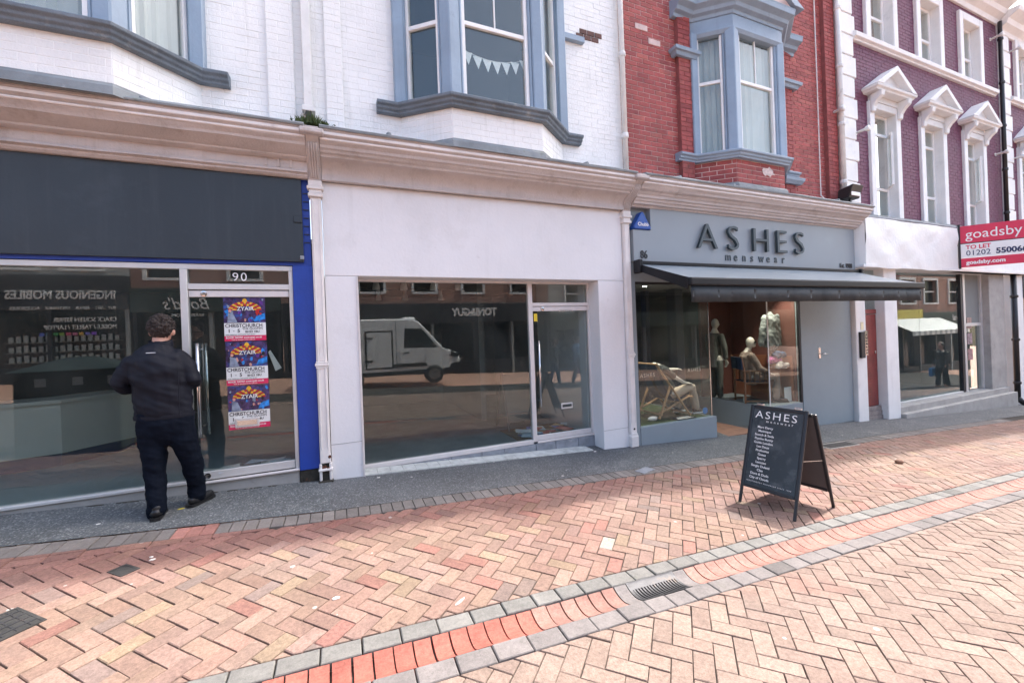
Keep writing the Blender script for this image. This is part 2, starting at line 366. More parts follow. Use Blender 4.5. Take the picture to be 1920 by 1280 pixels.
for s_, k, cx, cy in ranked:
    poly, full, side, isH = pieces[k]
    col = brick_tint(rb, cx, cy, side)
    lift = rb.uniform(-.0025, .002); tilt = (rb.uniform(-.012, .012), rb.uniform(-.012, .012))
    if k in top300:
        vs, fs = brick_solid(poly, lambda x, y: G(x, y), lift=lift, tilt=tilt)
        zc = G(cx, cy)
        key = (side, isH) if full else None
        if key is not None and key in brick_me: me = brick_me[key]
        else:
            me = bpy.data.meshes.new('brick'); l0 = 0 if key is None else lift
            if key is not None: vs, fs = brick_solid(poly, lambda x, y: G(x, y))
            me.from_pydata([(v[0] - cx, v[1] - cy, v[2] - zc) for v in vs], [], fs); me.update(); me.materials.append(MATS['paver'])
            if key is not None: brick_me[key] = me
        o = bpy.data.objects.new('brick', me); COL.objects.link(o); o.parent = paving; o.location = (cx, cy, zc + (lift if key is not None else 0))
        if key is not None: o.rotation_euler = (tilt[1], -tilt[0], rb.uniform(-.004, .004))
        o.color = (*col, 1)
    else:
        vs, fs = brick_solid(poly, lambda x, y: G(x, y), lift=lift, tilt=tilt)
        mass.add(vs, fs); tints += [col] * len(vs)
mo = mass.build('brick_mass', 'paver_mass', paving); mo['kind'] = 'stuff'
ca = mo.data.color_attributes.new('tint', 'FLOAT_COLOR', 'POINT')
ca.data.foreach_set('color', [c for t in tints for c in (*t, 1.0)])

# grey soldier course between asphalt and herringbone
edging = bpy.data.objects.new('brick_edging', None); COL.objects.link(edging); edging['kind'] = 'structure'
x = -4.4; k = 0
while x < 13:
    wd = 0.1
    e0, e1 = edge_y(x), edge_y(x + wd)
    poly = [(x + .003, e0 - .002), (x + wd - .003, e1 - .002), (x + wd - .003, e1 + .194), (x + .003, e0 + .194)]
    vs, fs = brick_solid(poly, G, lift=rb.uniform(-.002, .003))
    o = MB().add(vs, fs).build('edging_brick', 'sett', edging)
    q = rb.uniform(.8, 1.12)
    o.color = (.17 * q, .155 * q, .145 * q, 1) if not (-1.38 < x < -1.0) else (.36 * q, .17 * q, .14 * q, 1)
    x += wd
# gap wedge between the splayed edging and the herringbone on the left
wd_ = MB(); pol = [(-7.0, 3.958), (-0.2, 3.958), (-2.4, 4.128), (-7.0, 4.45)]
fill = []
for i in range(34):
    xa = -7.0 + i * 0.2; xb = xa + .195
    for (ya, yb) in ((3.958, 4.055), (4.06, 4.155)):
        p = [(xa, ya), (xb, ya), (xb, min(yb, edge_y(xb) - .006)), (xa, min(yb, edge_y(xa) - .006))]
        if p[2][1] - ya > .02 and p[3][1] - ya > .02: fill.append(p)
for p in fill:
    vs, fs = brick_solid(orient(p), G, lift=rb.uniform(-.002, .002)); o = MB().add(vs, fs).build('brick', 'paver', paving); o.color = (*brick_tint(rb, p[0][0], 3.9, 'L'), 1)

# ------------------------------------------------------------------ dished drain channel
chan = bpy.data.objects.new('drain_channel', None); COL.objects.link(chan); chan['kind'] = 'structure'
CY0, CY1, CY2, CY3 = 1.955, 2.075, 2.262, 2.378     # near kerb line, dish, far kerb line
cb = MB()
xs = frange(-6, 30, 36)
cb.add([(x, y, G(x, y) - 0.05) for y in (1.9, 2.42) for x in xs], [(i, i + 1, 38 + i, 37 + i) for i in range(36)])
cb.build('channel_bed', 'joint_sand', chan)
GR0, GR1 = 1.70, 2.10                              # grating
def row(y0, y1, name, seed, base, x0=-3, x1=16):
    r = random.Random(seed); x = x0
    while x < x1:
        L = r.choice([.2, .2, .2, .2, .17]) if x < 6 else .2
        g = r.uniform(.002, .0045)
        poly = [(x + g, y0 + r.uniform(-.003, .003)), (x + L - g, y0 + r.uniform(-.003, .003)), (x + L - g, y1), (x + g, y1)]
        vs, fs = brick_solid(poly, G, h=.07, bev=.005, lift=r.uniform(-.003, .004), tilt=(r.uniform(-.012, .012), r.uniform(-.02, .02)))
        o = MB().add(vs, fs).build(name, 'sett', chan); q = r.uniform(.85, 1.15) * (0.6 if r.random() < .05 else 1)
        o.color = (base[0] * q, base[1] * q, base[2] * q, 1)
        x += L
row(CY2 + .004, CY3, 'sett', 3, (.155, .15, .14)); row(CY0, CY1 - .004, 'sett', 5, (.15, .135, .13))
def dish(t): return -0.030 * math.sin(PI * t) ** 0.8 if 0 < t < 1 else 0.0
x = -3.0; rc = random.Random(9)
while x < 16:
    wd = .1
    if GR0 - .015 < x + wd * .5 < GR1 + .015: x += wd; continue
    grey = abs(x + wd / 2 - (GR0 + GR1) / 2) < .33
    N = 7; vs = []; g = rc.uniform(.003, .0065) if x < 2 else .004
    ly = rc.uniform(-.003, .002)
    for i in range(N + 1):
        t = i / N; y = CY1 + .002 + (CY2 - CY1 - .004) * t
        for xx in (x + g, x + wd - g):
            vs.append((xx, y, G(xx, y) + dish(t) - .006 + ly)); vs.append((xx, y, G(xx, y) - .075))
    fs = []
    for i in range(N):
        a = i * 4; b = a + 4
        fs += [(a, a + 2, b + 2, b), (a, b, b + 1, a + 1), (a + 2, a + 3, b + 3, b + 2)]
    fs += [(0, 1, 3, 2), (N * 4, N * 4 + 2, N * 4 + 3, N * 4 + 1)]
    o = MB().add(vs, fs).build('channel_brick', 'channel_brick' if not grey else 'sett', chan)
    q = rc.uniform(.88, 1.1)
    o.color = ((.15 * q, .135 * q, .13 * q, 1) if grey else ((.31 * q, .09 * q, .065 * q, 1) if x < .95 else (.28 * q, .14 * q, .112 * q, 1)))
    x += wd
# the cast-iron grating
gt = thing('drain_grating', 'curved cast iron gully grating with slots in the dished channel', 'drain grating', (1.875, 2.17, G(1.875, 2.17)))
def gz(x, y):
    t = (y - CY1) / (CY2 - CY1); return G(x, y) + dish(min(max(t, 0), 1)) - .002
def curved_bar(xa, xb, ya, yb, th=.014, n=7):
    mb = MB(); vs = []
    for i in range(n + 1):
        y = ya + (yb - ya) * i / n
        for xx in (xa, xb): vs.append((xx, y, gz(xx, y))); vs.append((xx, y, gz(xx, y) - th))
    fs = []
    for i in range(n):
        a = i * 4; b = a + 4; fs += [(a, a + 2, b + 2, b), (a, b, b + 1, a + 1), (a + 2, a + 3, b + 3, b + 2), (a + 1, b + 1, b + 3, a + 3)]
    fs += [(0, 1, 3, 2), (n * 4, n * 4 + 2, n * 4 + 3, n * 4 + 1)]
    return mb.add(vs, fs)
fr = MB()
for xa, xb, ya, yb in ((GR0, GR0 + .022, CY1, CY2), (GR1 - .022, GR1, CY1, CY2), (GR0 + .022, GR1 - .022, CY1, CY1 + .02), (GR0 + .022, GR1 - .022, CY2 - .045, CY2)):
    c = curved_bar(xa, xb, ya, yb); fr.add(c.v, c.f)
fr.build('frame', 'iron', gt)
nb = 15
for i in range(nb):
    xa = GR0 + .022 + (GR1 - GR0 - .044) * (i + .18) / nb; xb = xa + (GR1 - GR0 - .044) / nb * .52
    curved_bar(xa, xb, CY1 + .02, CY2 - .045).build('bar', 'iron', gt)
B(GR0, GR1, CY1, CY2, G(1.87, 2.1) - .09, G(1.87, 2.1) - .06).build('pit', 'dark_void', gt)

# small covers set in the paving
def cover(name, label, cx, cy, wx, wy, ang, m, grid=0, rim=None):
    t = thing(name, label, 'access cover', (cx, cy, G(cx, cy)))
    ca_, sa_ = math.cos(ang), math.sin(ang)
    def q(px, py, dz): x_, y_ = cx + px * ca_ - py * sa_, cy + px * sa_ + py * ca_; return (x_, y_, G(x_, y_) + dz)
    def slab(a, b, c, d, z0, z1): return [q(a, c, z0), q(b, c, z0), q(b, d, z0), q(a, d, z0)], [q(a, c, z1), q(b, c, z1), q(b, d, z1), q(a, d, z1)]
    f = MB(); rw = .016
    for a, b, c, d in ((-wx / 2, wx / 2, -wy / 2, -wy / 2 + rw), (-wx / 2, wx / 2, wy / 2 - rw, wy / 2), (-wx / 2, -wx / 2 + rw, -wy / 2 + rw, wy / 2 - rw), (wx / 2 - rw, wx / 2, -wy / 2 + rw, wy / 2 - rw)):
        f.hexa(*slab(a, b, c, d, -.02, .006))
    f.build('frame', rim or m, t)
    MB().hexa(*slab(-wx / 2 + rw, wx / 2 - rw, -wy / 2 + rw, wy / 2 - rw, -.02, .0042)).build('lid', m, t)
    for i in range(grid):
        p_ = -wx / 2 + (i + 1) * wx / (grid + 1)
        MB().hexa(*slab(p_ - .006, p_ + .006, -wy / 2 + rw, wy / 2 - rw, .0042, .008)).build('rib', 'iron', t)
    for i in range(grid - 1):
        p_ = -wy / 2 + (i + 1) * wy / grid
        MB().hexa(*slab(-wx / 2 + rw, wx / 2 - rw, p_ - .003, p_ + .003, .0042, .0066)).build('rib', 'iron', t)
    return t
# covers
cover('access_cover', 'dark ridged access cover with pale bars, low at the left edge of the brick paving', -1.76, 3.19, .30, .21, math.radians(-42), 'dark_iron', grid=4)
cover('access_cover', 'small worn diamond-shaped stop tap cover with a pale mortar edge in the shaded brick paving', -1.415, 3.625, .15, .11, math.radians(-42), 'dark_iron')
cover('access_cover', 'small pale metal cover at the asphalt edge in front of the vacant white shop', 3.42, 4.075, .26, .13, math.radians(20), 'slate')
cover('access_cover', 'dark rectangular cover behind the sandwich board at the asphalt edge', 7.15, 4.00, .75, .22, 0, 'dark_iron', rim='concrete')

# ================================================================== building materials
WD = [((0.5, 0.5, 0.46), 1.6, 0.62, 0.3), ((0.2, 0.2, 0.17), 9, 0.71, 0.6)]
mat('white_wall', (0.80, 0.81, 0.80), 0.75, 0.07, 1.5, 0.5, 35, dirt=WD, streak=((.45, .46, .42), .56, .35))
mat('white_brick', (0.80, 0.81, 0.80), 0.72, 0.06, 2.5, 0.6, 40, dirt=WD, streak=((.45, .46, .42), .56, .35))
mat('white_render', (0.70, 0.70, 0.71), 0.7, 0.05, 0.9, 0.25, 25, dirt=[((0.40, 0.38, 0.37), 4.5, 0.66, 0.5), ((0.57, 0.56, 0.55), 0.8, 0.55, 0.4), ((.22, .2, .18), 22, .74, .7)], streak=((.5, .49, .475), .57, .22))
mat('red_pier', (0.24, 0.075, 0.07), 0.8, .2, 8)
mat('mortar_red', (0.62, 0.49, 0.46), 0.9, 0.25, 6, 0.5, 90)
mat('red_brick', (0.3, 0.08, 0.07), 0.75, 0.2, 8, 0.5, 90, objcol='object', dirt=[((0.12, 0.09, 0.07), 0.9, 0.60, 0.6)])
mat('red_brick_mass', (0.3, 0.08, 0.07), 0.75, 0.2, 8, 0.5, 90, objcol='attr', dirt=[((0.12, 0.09, 0.07), 0.9, 0.60, 0.6)])
mat('purple_wall', (0.125, 0.040, 0.072), 0.7, 0.15, 2, 0.3, 60)
mat('purple_brick', (0.15, 0.048, 0.09), 0.65, 0.15, 6, 0.5, 60, dirt=((0.08, 0.03, 0.05), 3, 0.6, 0.5))
mat('blue_grey_paint', (0.24, 0.32, 0.41), 0.45, 0.1, 2.5, 0.3, 30, dirt=[((0.14, 0.18, 0.22), 5, 0.6, 0.5), ((.5, .52, .52), 14, .70, .5)], streak=((.15, .19, .23), .56, .4))
mat('dark_sill', (0.13, 0.165, 0.20), 0.5, 0.25, 4, 0.9, 40, dirt=[((0.32, 0.34, 0.33), 6, 0.58, 0.6), ((0.06, 0.06, 0.05), 5, 0.62, 0.6)])
mat('white_paint', (0.78, 0.78, 0.77), 0.4, 0.05, 3, 0.1, 30, dirt=((0.45, 0.44, 0.42), 6, 0.68, 0.4))
mat('stucco_white', (0.74, 0.75, 0.75), 0.6, 0.07, 2, 0.3, 30, streak=((.45, .46, .46), .56, .4), dirt=((0.42, 0.44, 0.45), 2.2, 0.6, 0.45))
mat('cornice_paint', (0.49, 0.445, 0.43), 0.65, 0.10, 2, 0.6, 45, dirt=[((0.30, 0.25, 0.22), 3.2, 0.57, 0.55), ((0.16, 0.125, 0.10), 16, 0.67, 0.7)], streak=((.3, .25, .22), .54, .45))
mat('lead', (0.20, 0.225, 0.24), 0.55, 0.25, 4, 0.4, 20, dirt=[((0.09, 0.11, 0.06), 4, 0.58, 0.7), ((0.42, 0.44, 0.45), 6, 0.62, 0.6)])
mat('pipe_white', (0.70, 0.70, 0.68), 0.5, 0.1, 4, 0.2, 30, dirt=((0.3, 0.28, 0.24), 6, 0.6, 0.7))
mat('pipe_black', (0.015, 0.015, 0.017), 0.4, 0.2, 5)
mat('curtain', (0.6, 0.61, 0.58), 0.8, 0.18, 2.5, 0.3, 12)
mat('blind', (0.5, 0.51, 0.49), 0.8, 0.15, 1.4)
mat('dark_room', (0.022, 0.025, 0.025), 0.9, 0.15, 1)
mat('foliage', (0.07, 0.10, 0.03), 0.7, 0.4, 20)
mat('roof_slate', (0.09, 0.095, 0.10), 0.7, 0.2, 5)
glass('window_glass', (0.9, 0.92, 0.91), 0.062)
glass('shop_glass', (0.82, 0.86, 0.85), 0.062); glass('display_glass', (0.87, 0.9, 0.89), 0.036)

class Seg:
    """a vertical plane standing on the line p0-p1, outward to the right-hand side of travel"""
    def __init__(s, p0, p1):
        s.p = Vector((p0[0], p0[1], 0)); q = Vector((p1[0], p1[1], 0)); s.L = (q - s.p).length; s.d = (q - s.p) / s.L; s.n = Vector((s.d.y, -s.d.x, 0)); s.rz = math.atan2(s.d.y, s.d.x)
    def at(s, a, o, z): r = s.p + s.d * a + s.n * o; return (r.x, r.y, z)
    def box(s, mb, a0, a1, o0, o1, z0, z1):
        mb.hexa([s.at(a0, o1, z0), s.at(a1, o1, z0), s.at(a1, o0, z0), s.at(a0, o0, z0)], [s.at(a0, o1, z1), s.at(a1, o1, z1), s.at(a1, o0, z1), s.at(a0, o0, z1)]); return mb
    def part(s, name, m, parent, a0, a1, o0, o1, z0, z1, bevel=.003): return s.box(MB(), a0, a1, o0, o1, z0, z1).build(name, m, parent, bevel=bevel)
    def frame(s, a0, a1, o0, o1, z0, z1, wd, bot=None):
        mb = MB(); bw = bot or wd
        s.box(mb, a0, a0 + wd, o0, o1, z0, z1); s.box(mb, a1 - wd, a1, o0, o1, z0, z1); s.box(mb, a0 + wd, a1 - wd, o0, o1 - .002, z1 - wd, z1); s.box(mb, a0 + wd, a1 - wd, o0, o1 - .002, z0, z0 + bw); return mb

def bricks(wall, seg, a0, a1, z0, z1, holes, m_ind, m_mass, tint, n_ind, rng, L=.215, Hh=.065, J=.010, proud=.006, mass_parent=None):
    out = []; z = z0; row_ = 0
    while z + Hh * .5 < z1:
        zt = min(z + Hh, z1); a = a0 - (0 if row_ % 2 else (L + J) / 2)
        while a < a1:
            lo, hi = max(a, a0), min(a + L, a1)
            spans = [(lo, hi)]
            for hx0, hx1, hz0, hz1 in holes:
                if zt > hz0 and z < hz1:
                    spans = [t for u_, v_ in spans for t in (((u_, min(v_, hx0))), ((max(u_, hx1), v_))) if t[1] - t[0] > .02] if True else spans
            for u_, v_ in spans:
                if v_ - u_ > .02: out.append((u_, v_, z, zt))
            a += L + J
        z += Hh + J; row_ += 1
    def score(b):
        p = seg.at((b[0] + b[1]) / 2, 0, (b[2] + b[3]) / 2); v = Vector(p) - cam.location; d = v.dot(fw)
        if d < .3 or abs(v.dot(rt) / d) > 1.27 or v.z / d > .86 or v.z / d < .45 and False: return 0
        return (b[1] - b[0]) / (d * d) if abs(v.z / d) < .86 else 0
    order = sorted(range(len(out)), key=lambda i: -score(out[i]))
    ind = set(i for i in order[:n_ind] if score(out[i]) > 0)
    mb = MB(); tints = []; cache = {}
    off = wloc(wall)
    for i, (u_, v_, za, zb) in enumerate(out):
        pr = proud + rng.uniform(-.0015, .0015); c = tint(rng)
        if i in ind:
            key = (round(v_ - u_, 3), round(zb - za, 3))
            me = cache.get(key)
            if me is None:
                k = MB(); w2, h2 = (v_ - u_) / 2, (zb - za) / 2; e = .0025
                vs = [(-w2 + e, -proud, -h2 + e), (w2 - e, -proud, -h2 + e), (w2 - e, -proud, h2 - e), (-w2 + e, -proud, h2 - e), (-w2, -proud + e, -h2), (w2, -proud + e, -h2), (w2, -proud + e, h2), (-w2, -proud + e, h2), (-w2, .012, -h2), (w2, .012, -h2), (w2, .012, h2), (-w2, .012, h2)]
                fs = [(0, 1, 2, 3)] + [(4 + j, 4 + (j + 1) % 4, (j + 1) % 4, j) for j in range(4)] + [(8 + j, 8 + (j + 1) % 4, 4 + (j + 1) % 4, 4 + j) for j in range(4)]
                me = bpy.data.meshes.new('brick'); me.from_pydata(vs, [], fs); me.update(); me.materials.append(MATS[m_ind]); cache[key] = me
            o = bpy.data.objects.new('brick', me); COL.objects.link(o); o.parent = wall
            p = seg.at((u_ + v_) / 2, rng.uniform(-.0015, .0015), (za + zb) / 2); o.location = Vector(p) - off; o.rotation_euler = (rng.uniform(-.006, .006), 0, seg.rz + rng.uniform(-.006, .006)); o.color = (*c, 1)
        else:
            n0 = len(mb.v)
            f4 = [seg.at(u_, pr, za), seg.at(v_, pr, za), seg.at(v_, pr, zb), seg.at(u_, pr, zb)]; b4 = [seg.at(u_, -.012, za), seg.at(v_, -.012, za), seg.at(v_, -.012, zb), seg.at(u_, -.012, zb)]
            mb.add(f4 + b4, [(0, 1, 2, 3), (4, 5, 1, 0), (5, 6, 2, 1), (6, 7, 3, 2), (7, 4, 0, 3)])
            tints += [c] * 8
    if mb.v:
        o = mb.build('brick_mass', m_mass, mass_parent or wall); o['kind'] = 'stuff'
        ca_ = o.data.color_attributes.new('tint', 'FLOAT_COLOR', 'POINT'); ca_.data.foreach_set('color', [c for t in tints for c in (*t, 1.0)])
def holed(x0, x1, z0, z1, holes, y0, y1):
    """wall slab with rectangular openings"""
    mb = MB(); xs_ = sorted(set([x0, x1] + [min(max(h[i], x0), x1) for h in holes for i in (0, 1)])); zs = sorted(set([z0, z1] + [min(max(h[i], z0), z1) for h in holes for i in (2, 3)]))
    for i in range(len(xs_) - 1):
        run = None
        for j in range(len(zs) - 1):
            cx, cz = (xs_[i] + xs_[i + 1]) / 2, (zs[j] + zs[j + 1]) / 2
            if any(h[0] < cx < h[1] and h[2] < cz < h[3] for h in holes):
                if run is not None: mb.box(xs_[i], xs_[i + 1], y0, y1, run, zs[j]); run = None
            elif run is None: run = zs[j]
        if run is not None: mb.box(xs_[i], xs_[i + 1], y0, y1, run, zs[-1])
    return mb
def sash(parent, seg, a0, a1, z0, z1, mid, paint, panes=(1, 1), fw_=.045, out=0.0, backing='blind', name='window', curtain=True):
    """sliding sash window: window > frame, meeting_rail, pane..., blind"""
    o = seg.frame(a0, a1, out - .07, out, z0, z1, fw_, fw_ * 1.3).build(name, paint, parent, bevel=.004)
    seg.part('meeting_rail', paint, o, a0 + fw_, a1 - fw_, out - .055, out - .012, mid - .025, mid + .025)
    seg.part('pane', 'window_glass', o, a0 + fw_, a1 - fw_, out - .046, out - .04, z0 + fw_ * 1.3, mid - .025, bevel=0)
    n = panes[1]
    for i in range(n):
        p0 = a0 + fw_ + (a1 - a0 - 2 * fw_) * i / n; p1 = a0 + fw_ + (a1 - a0 - 2 * fw_) * (i + 1) / n
        seg.part('pane', 'window_glass', o, p0 + (.008 if i else 0), p1 - (.008 if i < n - 1 else 0), out - .036, out - .03, mid + .025, z1 - fw_, bevel=0)
        if i: seg.part('glazing_bar', paint, o, p0 - .008, p0 + .008, out - .05, out - .014, mid + .025, z1 - fw_)
    if curtain:
        mb = MB(); N = 26; vs = []
        for i in range(N + 1):
            a = a0 - .07 + (a1 - a0 + .14) * i / N; d = out - .16 - .02 * math.sin(i * 1.7) - .012 * math.sin(i * 3.1)
            vs += [seg.at(a, d, z0), seg.at(a, d, z1)]
        mb.add(vs, [(2 * i, 2 * i + 2, 2 * i + 3, 2 * i + 1) for i in range(N)]).build('curtain', backing, o)
    return o
SILLP = [(-.06, -.11), (.07, -.11), (.075, -.085), (.10, -.07), (.105, -.045), (.135, -.03), (.14, 0), (.12, .012), (-.06, .03)]
def bay(bld, name, pts, tip, z_apron, z_sill, z_head, z_top, apron_seg, wall_mat, sill_mat, mid, front_panes, brick_kw, room, label=None, curtains=(True, True, True)):
    b = bpy.data.objects.new(name, None); COL.objects.link(b); b.parent = bld; b.location = -wloc(bld) + Vector((pts[1][0], pts[1][1], z_sill))
    path = [(pts[0][0] - tip, pts[0][1] + .0), pts[0], pts[1], pts[2], pts[3], (pts[3][0] + tip, pts[3][1])]
    MB().sweep([(o, z + z_sill) for o, z in SILLP], path).build('sill', sill_mat, b, bevel=.004)
    inner = [pts[0], pts[1], pts[2], pts[3]]
    ap = MB().prism([(p[0], p[1]) for p in inner] + [(pts[3][0], pts[3][1] + .2), (pts[0][0], pts[0][1] + .2)], 'z', z_apron, z_sill - .05)
    apo = ap.build('apron', wall_mat, b)
    # flashing where the apron meets the shopfront roof
    MB().sweep([(.004, z_apron - .02), (.05, z_apron - .03), (.045, z_apron + .045), (.012, z_apron + .085), (.004, z_apron + .085)], [pts[0], pts[1], pts[2], pts[3]]).build('lead_flashing', 'lead', b)
    segs = [Seg(pts[0], pts[1]), Seg(pts[1], pts[2]), Seg(pts[2], pts[3])]
    if brick_kw:
        for s_ in segs: bricks(apo, s_, .002, s_.L - .002, z_apron + .09, z_sill - .12, [], n_ind=60, **brick_kw)
    pw = .115
    for i, p in enumerate(pts):
        if i in (0, 3):
            x_ = p[0]; q = MB().box(x_ - .07, x_ + .06, p[1] - .10, p[1] + .02, z_sill + .01, z_head)
        else:
            q = MB(); s0, s1 = segs[i - 1], segs[i]
            c = Vector((p[0], p[1], 0)); poly = [s0.at(s0.L - pw, .03, 0), c + (s0.n + s1.n) * .031, s1.at(pw, .03, 0), s1.at(pw, -.09, 0), c - (s0.n + s1.n) * .05, s0.at(s0.L - pw, -.09, 0)]
            q.prism([(v[0], v[1]) for v in poly], 'z', z_sill + .01, z_head)
        q.build('post', 'blue_grey_paint', b, bevel=.012)
    for i, s_ in enumerate(segs):
        l0, l1 = (.06 if i == 0 else pw), (.06 if i == 2 else pw)
        # moulded surround
        for (a0, a1, z0, z1) in ((l0, l0 + .035, z_sill + .01, z_head), (s_.L - l1 - .035, s_.L - l1, z_sill + .01, z_head)):
            s_.part('architrave', 'blue_grey_paint', b, a0, a1, -.07, .012, z0, z1, bevel=.012)
        sash(b, s_, l0 + .035, s_.L - l1 - .035, z_sill + .012, z_head, mid, 'white_paint', (1, front_panes if i == 1 else 1), .045 if i == 1 else .035, out=-.02, curtain=curtains[i])
    hp = [pts[0], pts[1], pts[2], pts[3]]
    MB().sweep([(-.09, z_head), (.035, z_head), (.035, z_top), (-.09, z_top)], hp).build('head_fascia', 'blue_grey_paint', b, bevel=.006)
    MB().sweep([(-.1, z_head - .07), (.02, z_head - .07), (.05, z_head - .02), (.05, z_head + .004), (-.1, z_head + .004)], hp).build('head_moulding', 'blue_grey_paint', b, bevel=.004)
    top = MB().prism([(p[0], p[1]) for p in inner] + [(pts[3][0], pts[3][1] + .2), (pts[0][0], pts[0][1] + .2)], 'z', z_top - .02, z_top + .06); top.build('bay_roof', 'lead', b)
    x0, x1 = pts[0][0] + .05, pts[3][0] - .05; yb = pts[0][1] + .27
    rm = MB(); rm.box(x0 - .3, x1 + .3, yb + 2.2, yb + 2.3, z_apron, z_top); rm.box(x0 - .35, x0 - .3, yb, yb + 2.3, z_apron, z_top); rm.box(x1 + .3, x1 + .35, yb, yb + 2.3, z_apron, z_top); rm.box(x0 - .3, x1 + .3, yb, yb + 2.2, z_apron + .3, z_apron + .35)
    rm.box(x0 - .36, x1 + .36, yb, yb + 2.32, z_top - .03, z_top + .1)
    rm.build('room', room, b)
    return b

WALLY = 5.06
# ================================================================== white painted brick building
wb = thing('white_brick_building', 'white painted brick upper storey with two grey bay windows above the shops', 'building', (-1.0, 5.2, 0))
W0, W1 = -7.0, 4.05
bayA = [(-3.75, WALLY), (-3.22, WALLY - .46), (-1.745, WALLY - .46), (-1.22, WALLY)]
bayB = [(.77, WALLY), (1.30, WALLY - .42), (2.47, WALLY - .42), (3.0, WALLY)]
ZS = 4.40; ZT = 6.9
holesW = [(bayA[0][0] + .05, bayA[3][0] - .05, 4.05, ZT), (bayB[0][0] + .05, bayB[3][0] - .05, 4.05, ZT), (-3.2, -1.8, 7.5, 9.2), (1.2, 2.6, 7.5, 9.2)]
wall = holed(W0, W1, 3.42, 10.2, holesW, WALLY, WALLY + .3).build('wall', 'white_wall', wb)
wseg = Seg((W0, WALLY), (W1, WALLY))
wh = lambda r: (lambda k: (.78 * k, .79 * k, .78 * k))(r.uniform(.94, 1.02))
bricks(wall, wseg, .01, W1 - W0 - .01, 3.9, 7.4, [(h[0] - W0, h[1] - W0, h[2], h[3]) for h in holesW[:2]], 'white_brick', 'white_brick', wh, 300, random.Random(4), proud=.003, J=.006)
# brick pier strips beside the party lines
for (a, b_) in ((-0.62, -0.36), (-.05, .13)):
    p = B(a, b_, WALLY - .035, WALLY + .02, 3.9, 10.1).build('pier', 'white_wall', wb, bevel=.006)
    sg = Seg((a, WALLY - .035), (b_, WALLY - .035)); bricks(p, sg, .003, b_ - a - .003, 3.9, 7.2, [], 'white_brick', 'white_brick', wh, 50, random.Random(8), proud=.003, J=.006)
kw = dict(m_ind='white_brick', m_mass='white_brick', tint=wh, rng=random.Random(14), proud=.003, J=.006)
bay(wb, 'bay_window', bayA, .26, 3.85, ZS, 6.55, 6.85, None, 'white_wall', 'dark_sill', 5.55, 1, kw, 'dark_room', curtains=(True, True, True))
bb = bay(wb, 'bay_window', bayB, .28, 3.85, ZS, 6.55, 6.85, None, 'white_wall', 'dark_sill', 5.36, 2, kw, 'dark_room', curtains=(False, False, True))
for i, x0 in enumerate((-3.2, 1.2)):
    sash(wb, Seg((x0, WALLY + .1), (x0 + 1.4, WALLY + .1)), 0, 1.4, 7.5, 9.2, 8.35, 'white_paint', (1, 2))
# grey band remains of the bay above the sill on the far right of the white wall
part_box('string_course', 'blue_grey_paint', wb, 3.02, 3.4, WALLY - .07, WALLY + .01, 5.78, 5.86)
B(W0, W1, WALLY - .25, WALLY + .3, 10.2, 10.42).build('parapet_coping', 'stucco_white', wb, bevel=.02)
MB().prism([(WALLY + .1, 10.42), (WALLY + 5, 12.6), (WALLY + 5, 10.42)], 'x', W0, W1).build('roof', 'roof_slate', wb)
# bricked vents in darker brick near the top
for i in range(2):
    for j in range(3): part_box('vent_brick', 'red_brick_dark' if 'red_brick_dark' in MATS else mat('red_brick_dark', (.12, .06, .05), .8, .3, 8), wb, 3.30 + j * .13 + i * .06, 3.42 + j * .13 + i * .06, WALLY - .012, WALLY + .01, 5.88 + i * .075, 5.945 + i * .075, bevel=.002)
# bunting and clothes airer in the centre bay
bun = thing('bunting', 'string of small white triangular bunting flags inside the centre bay window', 'bunting', (1.9, 5.0, 5.2))
mat('flag', (.8, .83, .81), .8, .1, 20)
pth = [(1.30 + .125 * i, 4.76, 5.03 + .0075 * (i - 4.4) ** 2) for i in range(10)]
MB().tube(pth, .004, 5).build('cord', 'flag', bun)
for p in pth[1:-1]: MB().add([(p[0] - .06, p[1], p[2]), (p[0] + .06, p[1], p[2]), (p[0] + .005, p[1] - .012, p[2] - .16), (p[0] - .06, p[1] + .003, p[2]), (p[0] + .06, p[1] + .003, p[2]), (p[0] + .005, p[1] - .009, p[2] - .16)], [(0, 2, 1), (3, 4, 5), (0, 1, 4, 3), (1, 2, 5, 4), (2, 0, 3, 5)]).build('flag', 'flag', bun)
ar = thing('clothes_airer', 'wire clothes airer with a red cloth behind the centre bay window', 'clothes airer', (1.9, 5.05, 4.45))
aw = MB()
for i in range(4): aw.tube([(1.45, 4.95 + .06 * i, 4.56), (2.4, 4.95 + .06 * i, 4.56)], .006, 5)
for xx in (1.45, 2.4): aw.tube([(xx, 4.92, 4.44), (xx, 5.16, 4.62)], .007, 5); aw.tube([(xx, 5.16, 4.44), (xx, 4.92, 4.62)], .007, 5)
aw.build('rack', 'white_paint', ar); MB().prism([(4.95, 4.575), (5.0, 4.585), (4.99, 4.5), (4.945, 4.5)], 'x', 1.72, 1.9).build('cloth', mat('red_cloth', (.35, .05, .06), .8), ar)
